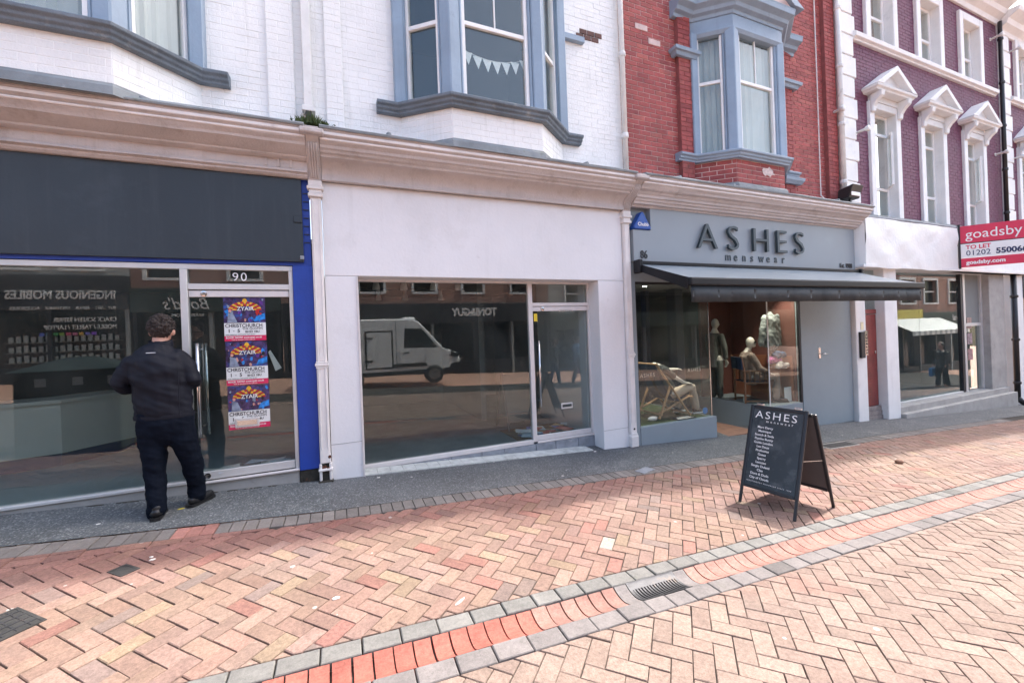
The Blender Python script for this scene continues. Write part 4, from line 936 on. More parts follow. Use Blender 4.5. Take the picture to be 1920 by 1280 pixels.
for z in (.82, 1.6): MB().tube([(-1.325, hy, z), (-1.305, 5.15, z)], .009, 8).build('handle_post', 'steel', dr)
# letter plate
lp = MB(); lp.box(-1.04, -.82, 5.07, 5.084, .765, .86); lp.build('letter_plate', 'alu', dr, bevel=.004); part_box('letter_flap', 'steel', dr, -1.02, -.84, 5.066, 5.071, .785, .84)
# interior of shop 90
def room(name, x0, x1, y0, y1, z0, z1, wm, fm, cm):
    o = MB().box(x0, x1, y1, y1 + .08, z0, z1).box(x0 - .08, x0, y0, y1, z0, z1).box(x1, x1 + .08, y0, y1, z0, z1).build(name + '_wall', wm); o['kind'] = 'structure'
    o = B(x0, x1, y0, y1, z0 - .05, z0).build(name + '_floor', fm); o['kind'] = 'structure'
    o = B(x0 - .08, x1 + .08, y0, y1 + .08, z1, z1 + .05).build(name + '_ceiling', cm); o['kind'] = 'structure'
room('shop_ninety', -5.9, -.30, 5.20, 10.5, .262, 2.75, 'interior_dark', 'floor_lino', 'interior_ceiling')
ct = thing('counter', 'cream shop counter with a dark blue base inside the window of shop 90', 'counter', (-4, 6.4, .262))
cpath = [(-5.85, 6.35), (-4.2, 6.30), (-3.1, 6.6), (-2.62, 7.2)]
MB().sweep([(0, .42), (0, 1.02), (-.5, 1.02), (-.5, .42)], cpath).build('front', 'counter_cream', ct); MB().sweep([(-.04, .265), (-.04, .42), (-.45, .42), (-.45, .265)], cpath).build('base', 'counter_blue', ct); MB().sweep([(.04, 1.02), (.04, 1.06), (-.55, 1.06), (-.55, 1.02)], cpath).build('counter_top', 'counter_cream', ct)
for i in range(3):
    c = thing('ceiling_speaker', f'round flush ceiling disc inside shop 90, {("leftmost", "middle", "rightmost")[i]} of three', 'ceiling disc', (-4.4 + 1.35 * i, 6.2, 2.74)); MB().lathe([(.16, 0), (.16, -.02), (.12, -.03)], (-4.4 + 1.35 * i, 6.2, 2.75), 20).build('disc', 'interior_grey', c)

# ================================================================== vacant white shop
s2 = thing('shopfront', 'vacant shopfront with plain white rendered fascia and silver glass door', 'shopfront', (1.9, 5.1, 0))
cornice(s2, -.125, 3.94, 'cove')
OX0, OX1, OZ = .205, 3.50, 2.365
fa = MB(); fa.box(-.135, 3.948, 5.03, 5.38, OZ, 3.415)
fa.build('fascia', 'white_render', s2, bevel=.006)
fa = MB(); fa.box(-.135, OX0, 5.032, 5.38, G(0, 5) - .05, OZ - .002); fa.build('left_pier', 'white_render', s2, bevel=.006)
fa = MB(); fa.box(OX1, 3.948, 5.032, 5.38, G(3.7, 5) - .08, OZ - .002); fa.build('right_pier', 'white_render', s2, bevel=.006)
B(-.132, OX0 - .01, 5.0295, 5.06, .47, .474).build('render_joint', 'interior_grey', s2); B(OX1 + .005, 3.945, 5.0295, 5.06, .165, .169).build('render_joint', 'interior_grey', s2); part_box('corner_trim', 'alu_light', s2, OX0 - .014, OX0 + .006, 5.02, 5.05, G(.2, 5), OZ - .004, .002)
gy = 5.32; MX = 2.515
f2 = MB(); f2.box(OX0, OX1, gy - .03, gy + .03, OZ - .028, OZ); f2.box(OX0, OX0 + .022, gy - .03, gy + .03, .11, OZ - .028); f2.box(OX1 - .03, OX1, gy - .03, gy + .03, .095, OZ - .028); f2.box(MX - .032, MX + .032, gy - .036, gy + .03, .085, OZ - .028); f2.box(MX + .032, OX1 - .03, gy - .03, gy + .03, 2.015, 2.065)
f2.build('frame', 'alu_light', s2, bevel=.003)
part_box('sill', 'alu_light', s2, OX0, MX - .032, gy - .045, gy + .03, .060, .118, .004); part_box('threshold', 'alu_light', s2, MX + .032, OX1, gy - .05, gy + .04, .062, .088, .003)
B(OX0 + .022, MX - .032, gy - .004, gy + .004, .118, OZ - .028).build('window_pane', 'shop_glass', s2); B(MX + .032, OX1 - .03, gy - .004, gy + .004, 2.065, OZ - .028).build('fanlight_pane', 'shop_glass', s2)
d2 = B(MX + .036, OX1 - .034, gy - .004, gy + .004, .16, 1.955).build('door', 'shop_glass', s2)
part_box('bottom_rail', 'alu_light', d2, MX + .036, OX1 - .034, gy - .02, gy + .02, .092, .165); part_box('top_rail', 'alu_light', d2, MX + .036, OX1 - .034, gy - .02, gy + .02, 1.945, 2.008)
for s, yy in ((0, gy - .06), (.05, gy + .06)): MB().tube([(2.615 + s, yy, .58), (2.615 + s, yy, 1.52)], .015, 10).build('handle', 'steel', d2, smooth=True)
for z in (.66, 1.46): MB().tube([(2.615, gy - .06, z), (2.64, gy + .06, z)], .009, 8).build('handle_post', 'steel', d2)
MB().lathe([(.028, 0), (.028, -.006), (.012, -.008)], (2.71, gy - .02, 1.978), 14, axis='y').build('lock', 'steel', d2)
part_box('letter_plate', 'alu', d2, 2.965, 3.16, gy - .014, gy - .004, .50, .585); part_box('letter_flap', 'interior_dark', d2, 2.985, 3.14, gy - .018, gy - .013, .525, .565)
part_box('alarm_sticker', mat('yellow_sticker', (.75, .55, .03), .5), d2, 2.575, 2.63, gy - .0065, gy - .0045, 1.80, 1.91, 0)
part_box('closer_arm', 'steel', d2, 2.98, 3.2, gy - .03, gy - .02, 1.93, 1.955)
# slate plinth of separate pieces
x = OX0; rr = random.Random(12)
while x < OX1 - .02:
    L = min(rr.uniform(.3, .5), OX1 - x)
    part_box('plinth_slate', 'slate', s2, x + .003, x + L - .003, gy - .05 - rr.uniform(0, .008), gy + .06, min(G(x, 5.3), G(x + L, 5.3)) - .06, .058 - rr.uniform(0, .004), .004); x += L
# mosaic of pale tiles on the recess floor
x = OX0
while x < OX1 - .3:
    L = .148
    for j, (ya, yb) in enumerate(((5.035, 5.145), (5.15, 5.262))):
        poly = [(x + .002, ya), (x + L - .002, ya), (x + L - .002, yb), (x + .002, yb)]
        vs, fs = brick_solid(poly, lambda a, b_: G(a, b_) + .016, h=.03, bev=.002, lift=rr.uniform(-.001, .001)); MB().add(vs, fs).build('recess_tile', 'pale_tile', s2)
    x += L
room('vacant_shop', .1, 3.75, gy + .05, 10.2, .060, 2.62, 'interior_grey', 'floor_wood', 'interior_dark')
o = B(2.35, 2.45, 7.2, 10.2, .06, 2.62).build('partition', 'interior_grey'); tag(o, kind='structure')
o = B(3.46, 3.52, gy + .05, 7.0, .06, 2.62).build('side_lining', 'white_render'); tag(o, kind='structure')
tk = thing('track_light', 'black lighting track with white spotlights on the ceiling of the vacant white shop', 'track light', (1.7, 6.4, 2.58))
MB().box(.4, 3.3, 6.38, 6.42, 2.56, 2.60).build('track', 'pipe_black', tk)
for i, x_ in enumerate((.5, .9, 1.35, 1.75, 3.0)):
    sp = MB().tube([(x_, 6.40, 2.56), (x_, 6.40, 2.47)], .012, 6).build('spot_stem', 'white_paint', tk)
    MB().lathe([(.03, .10), (.045, .06), (.055, 0), (.05, -.02)], (x_ + .02, 6.38, 2.38), 12).build('spot_head', 'white_paint', tk, smooth=True)
tk = thing('track_light', 'second lighting track with spotlights deeper in the vacant white shop', 'track light', (1.7, 8.2, 2.58)); MB().box(.4, 2.2, 8.18, 8.22, 2.56, 2.60).build('track', 'pipe_black', tk)
for x_ in (.7, 1.2, 1.9): MB().lathe([(.03, .18), (.03, .1), (.045, .06), (.055, 0), (.05, -.02)], (x_, 8.18, 2.38), 12).build('spot_head', 'white_paint', tk, smooth=True)
mt = part_box('door_mat', 'coir', None, 2.35, 3.40, gy + .1, gy + .95, .061, .075, .003); tag(mt, 'brown coir door mat inside the vacant white shop', 'door mat')
# post on the mat
ml = thing('mail_heap', 'heap of letters and leaflets on the brown door mat', 'mail', (2.9, gy + .3, .075)); rr = random.Random(33)
cols = [(.7, .72, .75), (.55, .65, .75), (.75, .2, .15), (.15, .2, .45), (.8, .8, .78), (.7, .45, .2)]
pm = [mat('paper_%d' % i, c, .7, .15, 12) for i, c in enumerate(cols)]
for i in range(26):
    x_, y_, a = rr.uniform(2.45, 3.3), rr.uniform(gy + .1, gy + .6), rr.uniform(0, 3.1); w2, h2 = rr.uniform(.05, .11), rr.uniform(.07, .15); z_ = .078 + .004 * i; tl = rr.uniform(-.12, .12)
    c_, s_ = math.cos(a), math.sin(a); q = [(x_ + u * w2 * c_ - v * h2 * s_, y_ + u * w2 * s_ + v * h2 * c_, z_ + tl * u * w2) for u, v in ((-1, -1), (1, -1), (1, 1), (-1, 1))]
    MB().hexa(q, [(p[0], p[1], p[2] + .003) for p in q]).build('letter', rr.choice(pm), ml)
ib = thing('folded_sandwich_board', 'dark folded sandwich board standing inside the vacant white shop', 'sandwich board', (2.75, 6.5, .06))
for s in (-1, 1):
    for xx in (2.45, 2.95): MB().bar((xx, 6.4 + s * .28, .06), (xx + .02, 6.4, 1.0), .03, .02).build('leg', 'pipe_black', ib)
    MB().hexa([(2.46, 6.4 + s * .24, .2), (2.96, 6.4 + s * .24, .2), (2.96, 6.4 + s * .22, .2), (2.46, 6.4 + s * .22, .2)], [(2.47, 6.4 + s * .03, .97), (2.97, 6.4 + s * .03, .97), (2.97, 6.4 + s * .01, .97), (2.47, 6.4 + s * .01, .97)]).build('panel', 'interior_dark', ib)

# ================================================================== ASHES menswear
s3 = thing('shopfront', 'grey menswear shopfront with raised ASHES lettering and recessed doorway', 'shopfront', (6.9, 5.1, -.3))
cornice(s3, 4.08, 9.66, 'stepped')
SY = 4.955
MB().prism([(4.105, 2.655), (9.635, 2.655), (9.635, 3.505), (4.44, 3.505), (4.44, 3.13), (4.105, 3.13)], 'y', SY, 5.09).build('sign_board', 'grey_sign', s3, bevel=.004)
B(4.09, 4.45, 5.05, 5.12, 3.10, 3.52).build('sign_recess', 'grey_joinery', s3)
for c_, x_ in zip('ASHES', (5.33, 5.985, 6.57, 7.18, 7.69)): text('sign_letter', c_, 'slate_letter', s3, (x_, SY - .04, 2.895), .59, .045, offset=-.006, sx=1.16)
for i, c_ in enumerate('menswear'): text('sign_letter', c_, 'slate_letter', s3, (5.99 + .203 * i, SY - .006, 2.725), .20, .012, offset=.001, sx=.95)
text('shop_number', '86', 'black_letter', s3, (4.22, SY - .006, 2.70), .17, .012, offset=.002, sx=.8); text('founding_date', 'Est. 1988', 'black_letter', s3, (9.12, SY - .006, 2.69), .125, .012, offset=.001, sx=.85)
# frame and joinery
JB = G(4.1, 5) - .05
part_box('left_jamb', 'grey_joinery', s3, 4.085, 4.175, 5.04, 5.2, JB, 2.655); part_box('head_beam', 'grey_joinery', s3, 4.175, 9.64, 5.06, 5.25, 2.36, 2.652)
B(4.175, 5.755, 5.03, 5.12, G(5.8, 5) - .1, .132).build('stall_riser', 'grey_joinery', s3, bevel=.004)
B(4.175, 5.66, 5.12, 6.9, G(5.8, 5) - .1, .130).build('window_bed', 'turf', s3)
part_box('window_trim', 'black_letter', s3, 4.175, 4.20, 5.065, 5.10, .132, 2.36, 0); part_box('window_trim', 'black_letter', s3, 4.2, 5.70, 5.07, 5.10, 2.325, 2.36, 0)
B(4.20, 5.70, 5.082, 5.09, .132, 2.325).build('window_pane', 'display_glass', s3)
part_box('corner_bead', 'steel', s3, 5.697, 5.712, 5.076, 5.092, .132, 2.36, .002); B(5.70, 5.708, 5.092, 6.6, .132, 2.36).build('return_pane', 'display_glass', s3)
B(5.69, 5.72, 5.1, 6.7, G(5.8, 5) - .1, .131).build('return_riser', 'grey_joinery', s3)
# right-hand window: cant + front
cant = [(7.13, 6.3), (7.13, 5.07)]
frontR = [(7.13, 5.07), (8.02, 5.07)]
bx = [(7.118, 6.4), (7.118, 5.07), (8.02, 5.07), (8.02, 6.9), (7.118, 6.9)]
MB().prism([(p[0] + (.0 if i else -.0), p[1] - .012 if i in (1, 2) else p[1]) for i, p in enumerate(bx)], 'z', G(7.5, 5) - .1, .135).build('stall_riser', 'grey_joinery', s3, bevel=.004)
sc_ = Seg(*cant); sf_ = Seg(*frontR)
sc_.part('return_pane', 'display_glass', s3, 0, sc_.L, -.008, 0, .136, 2.36, bevel=0); sf_.part('window_pane', 'display_glass', s3, .008, sf_.L - .02, -.008, 0, .136, 2.36, bevel=0); part_box('corner_bead', 'white_paint', s3, 7.124, 7.139, 5.06, 5.077, .136, 2.36, .002)
part_box('window_trim', 'black_letter', s3, 7.985, 8.03, 5.055, 5.1, .136, 2.36, 0)
B(8.03, 8.44, 5.05, 5.15, G(8.2, 5) - .1, 2.36).build('side_panel', 'grey_joinery', s3, bevel=.003)
dg = B(8.447, 9.62, 5.06, 5.12, G(9.6, 5) + .02, 2.36).build('service_door', 'grey_joinery', s3, bevel=.004)
part_box('lock_plate', 'steel', dg, 8.54, 8.60, 5.05, 5.06, .93, 1.14); MB().tube([(8.57, 5.05, 1.02), (8.57, 4.99, 1.02), (8.70, 4.985, 1.015)], .011, 8).build('lever_handle', 'steel', dg, smooth=True)
B(8.447, 9.62, 5.07, 5.14, G(9.6, 5) - .06, G(9.6, 5) + .02).build('door_kick', 'grey_joinery', s3)
# inner pillar, doorway and shop interior
B(6.10, 6.30, 6.2, 6.45, G(6, 5) - .05, 2.4).build('door_post', 'navy_pillar', s3, bevel=.01); B(5.72, 5.80, 6.6, 6.75, G(6, 5) - .05, 2.4).build('door_post', 'navy_pillar', s3)
B(4.2, 9.6, 5.25, 6.9, 2.40, 2.45).build('lobby_ceiling', 'interior_grey', s3)
B(5.72, 6.7, 5.0, 7.4, G(6.2, 5) - .08, G(6.2, 5.0) + .012).build('lobby_floor', 'terracotta', s3)
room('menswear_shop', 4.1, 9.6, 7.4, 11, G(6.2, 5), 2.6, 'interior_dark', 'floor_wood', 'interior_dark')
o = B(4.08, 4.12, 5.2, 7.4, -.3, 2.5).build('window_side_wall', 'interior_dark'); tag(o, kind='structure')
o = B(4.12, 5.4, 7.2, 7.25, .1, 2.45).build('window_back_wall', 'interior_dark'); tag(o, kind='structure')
o = B(7.12, 8.05, 6.55, 6.6, .1, 2.42).build('display_back_panel', 'maroon_panel'); tag(o, kind='structure')
o = B(7.985, 8.015, 5.2, 6.5, .136, 1.0).build('display_side_panel', 'orange_panel'); tag(o, kind='structure')
o = B(8.02, 8.06, 5.15, 6.9, -.4, 2.42).build('display_end_wall', 'maroon_panel'); tag(o, kind='structure')
B(4.6, 4.98, 6.2, 6.3, .13, 2.4).build('window_post', 'navy_pillar', s3)
spot = emit('spot_glow', (1, .93, .8), 14)
for i, (x_, y_) in enumerate(((4.65, 5.3), (5.1, 5.9), (5.35, 5.3), (7.3, 5.3), (7.75, 5.28))):
    t = thing('downlight', ['lit ceiling downlight at the left of the menswear window', 'lit ceiling downlight at the back of the menswear window', 'lit ceiling downlight near the shop doorway', 'lit ceiling downlight over the seated suit mannequin', 'lit ceiling downlight over the hanging jacket'][i], 'downlight', (x_, y_, 2.4))
    MB().lathe([(.035, 0), (.035, -.006)], (x_, y_, 2.398), 12).build('lamp', spot, t); MB().lathe([(.05, .0), (.05, -.004)], (x_, y_, 2.399), 16).build('rim', 'steel', t)
    ld = bpy.data.lights.new('downlight_lamp', 'SPOT'); ld.energy = 26; ld.spot_size = math.radians(95); ld.spot_blend = .6; ld.color = (1, .9, .76); ld.shadow_soft_size = .04
    lo = bpy.data.objects.new('downlight_lamp', ld); COL.objects.link(lo); lo.parent = t; lo.location = (0, 0, -.02)

# alarm box
al = thing('alarm_box', 'blue triangular alarm box at the top left of the grey shop sign', 'alarm box', (4.27, 5.0, 3.14))
MB().prism([(4.12, 3.135), (4.42, 3.135), (4.435, 3.165), (4.29, 3.40), (4.25, 3.40), (4.105, 3.165)], 'y', 4.93, 5.05).build('housing', mat('alarm_blue', (.012, .07, .32), .35, .05), al, bevel=.018, seg=2)
text('lettering', 'Chubb', 'white_letter', al, (4.175, 4.927, 3.185), .075, .003, offset=.001)
# awning
aw_ = thing('awning', 'dark grey retractable awning pulled out over the menswear window', 'awning', (6.9, 5.0, 2.6))
mat('awning_cloth_lit', (0.24, 0.28, 0.31), 0.35, 0.06, 1.5, 0.25, 8)  # sun and sky glare on the canopy top lightened into its colour
mat('valance_cloth', (0.032, 0.039, 0.044), 0.6, 0.2, 4, 0.5, 8, spec=.25)  # same cloth as the canopy, left dark without the painted glare
mat('awning_frame', (0.012, 0.013, 0.015), 0.45, 0.08, 3, spec=.2)
AX0, AX1, AYF, AZF, AZB = 4.10, 9.64, 3.94, 2.265, 2.60
B(AX0, AX1, 4.86, 4.95, 2.585, 2.645).build('cassette', 'awning_frame', aw_, bevel=.012)
N = 14; cl = MB(); rr = random.Random(77)
rings = []
for i in range(N + 1):
    x_ = AX0 + .08 + (AX1 - AX0 - .12) * i / N
    top = [(x_, 4.90 + (AYF - 4.90) * t / 6, AZB + (AZF - AZB) * t / 6 - .02 * math.sin(PI * t / 6) + rr.uniform(-.002, .002)) for t in range(7)]
    rings.append(top + [(p[0], p[1], p[2] - .006) for p in reversed(top)])
cl.rings(rings).build('canopy_cloth', 'awning_cloth_lit', aw_, smooth=False)
B(AX0, AX1, AYF - .05, AYF + .03, AZF - .105, AZF + .002).build('front_bar', 'awning_frame', aw_, bevel=.02, seg=2)
va = MB(); rings = []
for i in range(64):
    x_ = AX0 + .03 + (AX1 - AX0 - .1) * i / 63; d = .014 * math.sin(i * .9) + .01 * math.sin(i * 2.3); rings.append([(x_, AYF - .02, AZF - .10), (x_, AYF - .02 + d, AZF - .315), (x_, AYF - .014 + d, AZF - .315), (x_, AYF - .014, AZF - .10)])
va.rings(rings).build('valance', 'valance_cloth', aw_, smooth=True)
for s, xe in ((1, AX0 + .35), (-1, AX1 - .35)):
    el_ = (xe + s * .55, 4.45, 2.36); MB().bar((xe, 4.9, 2.52), el_, .035, .05).build('arm', 'awning_frame', aw_, bevel=.006); MB().bar(el_, (xe + s * .05, AYF + .02, 2.2), .03, .045).build('arm', 'awning_frame', aw_, bevel=.006); MB().ball(el_, .035, 10, 6).build('elbow', 'awning_frame', aw_)
part_box('end_bracket', 'awning_frame', aw_, AX0 - .02, AX0 + .06, 4.82, 4.96, 2.46, 2.66, .015); part_box('end_bracket', 'awning_frame', aw_, AX1 - .06, AX1 + .02, 4.82, 4.96, 2.46, 2.66, .015)
MB().add([(AX0 + .02, 4.9, 2.60), (AX0 + .02, AYF, AZF), (AX0 + .02, AYF + .03, AZF - .14), (AX0 + .02, 4.9, 2.50), (AX0 + .035, 4.9, 2.60), (AX0 + .035, AYF, AZF), (AX0 + .035, AYF + .03, AZF - .14), (AX0 + .035, 4.9, 2.50)], [(0, 1, 2, 3), (7, 6, 5, 4), (0, 4, 5, 1), (1, 5, 6, 2), (2, 6, 7, 3), (3, 7, 4, 0)]).build('side_arm_cover', 'awning_frame', aw_)

# ================================================================== shop 4 under the purple building
s4 = thing('shopfront', 'empty plate-glass shopfront with tarpaulin-wrapped fascia below the purple building', 'shopfront', (13, 5.1, -.5))
gb = lambda x: G(x, 5) - .06
B(9.645, 9.985, 4.985, 5.35, gb(9.9), 2.72).build('white_post', 'stucco_white', s4, bevel=.01)
B(10.60, 11.06, 4.94, 5.35, gb(11), 2.72).build('white_post', 'stucco_white', s4, bevel=.01)
rdr = B(10.0, 10.58, 5.10, 5.15, -.18, 1.75).build('entrance_door', 'red_door', s4, bevel=.004)
for i in range(4):
    z = .02 + .40 * i
    fpan = MB().box(10.07, 10.33, 5.085, 5.102, z, z + .29); fpan.build('door_panel', 'red_door', rdr, bevel=.012); part_box('panel_field', 'red_door', rdr, 10.13, 10.27, 5.075, 5.09, z + .06, z + .23, .012)
part_box('lock', 'steel', rdr, 10.48, 10.52, 5.085, 5.1, .92, .98); B(9.985, 10.6, 5.10, 5.16, 1.77, 1.86).build('door_head', 'red_door', s4); B(9.985, 10.6, 5.12, 5.13, 1.86, 2.72).build('fanlight_pane', 'shop_glass', s4)
B(9.985, 10.6, 5.5, 5.55, -.5, 2.72).build('hall_back', 'interior_grey', s4)
for i in range(3): part_box('step_board', 'weathered_timber', s4, 9.99, 10.595, 5.06 - .012 * (2 - i), 5.16, -.47 + i * .095, -.38 + i * .095, .004)
B(11.08, 16.3, 4.96, 5.35, gb(13) - .2, -.27).build('plinth', 'concrete', s4, bevel=.01)
B(11.08, 16.4, 4.86, 5.0, gb(13) - .2, -.40).build('plinth_step', 'concrete', s4, bevel=.008)
B(11.07, 12.55, 5.20, 5.208, -.24, 2.68).build('window_pane', 'shop_glass', s4); B(12.556, 14.42, 5.20, 5.208, -.24, 2.68).build('window_pane', 'shop_glass', s4)
part_box('sill', 'alu', s4, 11.08, 14.44, 5.17, 5.24, -.27, -.24); part_box('mullion', 'black_letter', s4, 14.42, 14.52, 5.16, 5.24, -.27, 2.7); part_box('mullion', 'alu', s4, 14.52, 14.62, 5.15, 5.24, -.27, 2.7)
part_box('door_frame', 'alu', s4, 15.42, 15.5, 5.15, 5.24, -.27, 2.7); part_box('transom', 'alu', s4, 14.62, 15.42, 5.16, 5.23, 1.38, 1.46)
B(14.62, 15.42, 5.19, 5.197, -.2, 1.38).build('door_pane', 'shop_glass', s4); B(14.62, 15.42, 5.19, 5.2, 1.46, 2.7).build('door_head_panel', 'interior_grey', s4)
for i in range(3): part_box('notice', mat('notice_%d' % i, ((.35, .2, .2), (.3, .22, .24), (.38, .26, .22))[i], .6, .5, 14), s4, 14.74, 14.98, 5.178, 5.186, .52 + .40 * i, .80 + .40 * i, 0)
B(15.5, 16.34, 5.02, 5.3, gb(16) - .2, 2.72).build('stone_pier', 'concrete', s4, bevel=.01)
part_box('soffit', 'stucco_white', s4, 9.66, 17.2, 4.82, 5.3, 2.70, 2.76)
room('plate_glass_shop', 11.1, 15.4, 5.4, 10, -.27, 2.68, 'interior_grey', 'floor_lino', 'interior_grey')
mat('tarp', (0.76, 0.77, 0.76), 0.4, 0.05, 1.5, 0.45, 2.0, dirt=((0.5, 0.5, 0.48), 2.5, 0.62, 0.4), bdist=0.05)
NX, NZ = 40, 12; rr = random.Random(6); tv = []; tf = []
def tarp_pt(i, j):
    x_ = 9.73 + (13.42 - 9.73) * i / NX; z_ = 2.70 + (3.70 - 2.70) * j / NZ
    d = .030 * noise.noise(Vector((x_ * 1.3 + z_ * 1.9, z_ * .6, 3.3))) + .018 * noise.noise(Vector((x_ * 3 - z_ * 4, z_ * 2, 1.7)))
    return (x_, 4.815 + d, z_ + (.02 * math.sin(x_ * 4) if j == 0 else 0))
for j in range(NZ + 1):
    for i in range(NX + 1): tv.append(tarp_pt(i, j))
tf = [(j * (NX + 1) + i, j * (NX + 1) + i + 1, (j + 1) * (NX + 1) + i + 1, (j + 1) * (NX + 1) + i) for j in range(NZ) for i in range(NX)]
MB().add(tv, tf).build('tarpaulin', 'tarp', s4, smooth=True)
MB().add([(9.66 + .07 * t / 4 + .012 * math.sin(z * 2 + t), 5.05 + (4.815 - 5.05) * t / 4, 2.68 + 1.0 * z / 6) for z in range(7) for t in range(5)], [(z * 5 + t, z * 5 + t + 1, (z + 1) * 5 + t + 1, (z + 1) * 5 + t) for z in range(6) for t in range(4)]).build('tarpaulin_side', 'tarp', s4, smooth=True)
B(9.80, 13.4, 4.88, 5.05, 2.72, 3.68).build('fascia_box', 'stucco_white', s4); B(13.44, 19.0, 4.86, 5.05, 2.70, 3.3).build('fascia_board', 'stucco_white', s4, bevel=.006)
MB().tube([(9.72, 4.86, 3.72), (11.5, 4.85, 3.73), (13.5, 4.85, 3.72)], .035, 8).build('rolled_blind', 'slate', s4); part_box('lead_top', 'lead', s4, 9.68, 17, 4.84, 5.06, 3.745, 3.78)
# intercom
ic = thing('intercom_panel', 'black intercom panel with bell buttons on the white post beside the red door', 'intercom', (9.86, 4.92, .9)); part_box('housing', 'black_letter', ic, 9.72, 9.85, 4.94, 4.986, .87, 1.40); part_box('button_plate', 'steel', ic, 9.87, 9.965, 4.95, 4.986, .92, 1.42)
for i in range(7): part_box('button', 'black_letter', ic, 9.90, 9.94, 4.945, 4.951, .95 + .062 * i, .975 + .062 * i, 0)
part_box('notice_card', mat('card_cream', (.7, .65, .45), .6, .2, 20), ic, 9.80, 9.89, 4.979, 4.985, 1.44, 1.60, 0)
B(16.9, 17.4, 5.0, 5.3, gb(17) - .3, 2.72).build('far_pier', 'stucco_white', s4)
rp_ = round_pipe('drainpipe', 'black drainpipe with angled shoe at ground level by the stone pier', 16.62, 4.93, -.62, 2.75, 'pipe_black', .06, [(16.62, 4.93, -.58), (16.66, 4.88, -.68), (16.85, 4.75, -.86)])
s5 = thing('shopfront', 'dark shopfront at the far right edge of the photo', 'shopfront', (20, 5.2, -1)); B(17.42, 23, 5.2, 5.22, -.9, 2.7).build('window_pane', 'shop_glass', s5); B(17.4, 23.2, 5.15, 5.3, gb(20) - .4, -.75).build('stall_riser', 'navy_board', s5); B(17.4, 23.2, 5.6, 5.65, -1, 2.75).build('back', 'interior_dark', s5); part_box('fascia', 'navy_board', s5, 17.4, 23.2, 4.98, 5.06, 2.1, 3.3)
# TO LET board
gd = thing('to_let_board', 'red and white goadsby TO LET board projecting at the right edge', 'estate agent board', (13.47, 4.83, 2.72))
ang = math.atan2(-.80, .60); gd.rotation_euler = (0, 0, ang)
mat('board_red', (.62, .03, .08), .45, .04); mat('board_navy', (.02, .03, .09), .5, 0)
def gbx(n_, m_, a, b_, z0, z1, y0=-.004, y1=.004): return B(a, b_, y0, y1, z0, z1).build(n_, m_, gd, local=True, bevel=0)
gbx('panel_top', 'board_red', 0.03, 1.55, .62, 1.02); gbx('panel_middle', 'white_letter', .03, 1.55, .28, .60, -.004, .004); gbx('panel_bottom', 'board_red', .03, 1.55, .06, .265)
gbx('edge_post', 'pipe_black', 0, .03, .03, 1.06, -.03, .03); gbx('rail', 'pipe_black', .03, 1.55, .60, .62, .0, .02)
gt_ = lambda nm, s, m_, a, z, size, **k: text(nm, s, m_, gd, (a, -.0065, z), size, .003, local=True, **k)
gt_('lettering', 'goadsby', 'white_letter', .12, .72, .30, offset=.0, sx=.92); gt_('lettering', 'TO LET', 'board_red', .12, .475, .13, offset=.003, sx=.95); gt_('lettering', '01202', 'board_navy', .12, .325, .17, sx=.95); gt_('lettering', '550066', 'board_navy', .60, .325, .17, offset=.006, sx=.95); gt_('lettering', 'goadsby.com', 'white_letter', .12, .125, .12, offset=.004, sx=1.0)
for k in range(2): MB().prism([(1.08 + .10 * k, .86 + .0 * k), (1.12 + .10 * k, .84), (1.40 + .05 * k, .98), (1.36 + .05 * k, 1.0)], 'y', -.0085, -.005).build('arrow_stroke', 'white_letter', gd, local=True)
# ================================================================== sandwich board
ab = thing('sandwich_board', 'black ASHES sandwich board standing on the brick paving', 'sandwich board', (4.02, 2.71, G(4.02, 2.71)))
mat('board_frame', (0.016, 0.018, 0.022), 0.32, 0.1, 6, dirt=((.05, .05, .05), 20, .62, .4))
mat('board_print', (0.035, 0.045, 0.052), 0.22, 0.12, 2, dirt=[((.12, .135, .145), 3.2, .52, .55), ((.055, .065, .07), 1.4, .5, .6)])
U = Vector((.152, -.988, 0)).normalized(); D = Vector((.988, .152, 0)).normalized(); WB = .525
O1 = Vector((3.655, 2.972, 0)); O2 = Vector((4.325, 3.03, 0)) ; HT = .955
def leanframe(O, lean, lab):
    zb = G(O.x + U.x * WB / 2, O.y + U.y * WB / 2)
    top = O + D * lean; base = Vector((O.x, O.y, zb)); tp = Vector((top.x, top.y, zb + HT)); S = (tp - base); L = S.length; S = S / L
    return base, S, L
baseF, SF, LF = leanframe(O1, .315, 'f'); baseB, SB, LB = leanframe(O2, -.315, 'b')
NF = U.cross(SF).normalized(); NB = U.cross(SB).normalized()
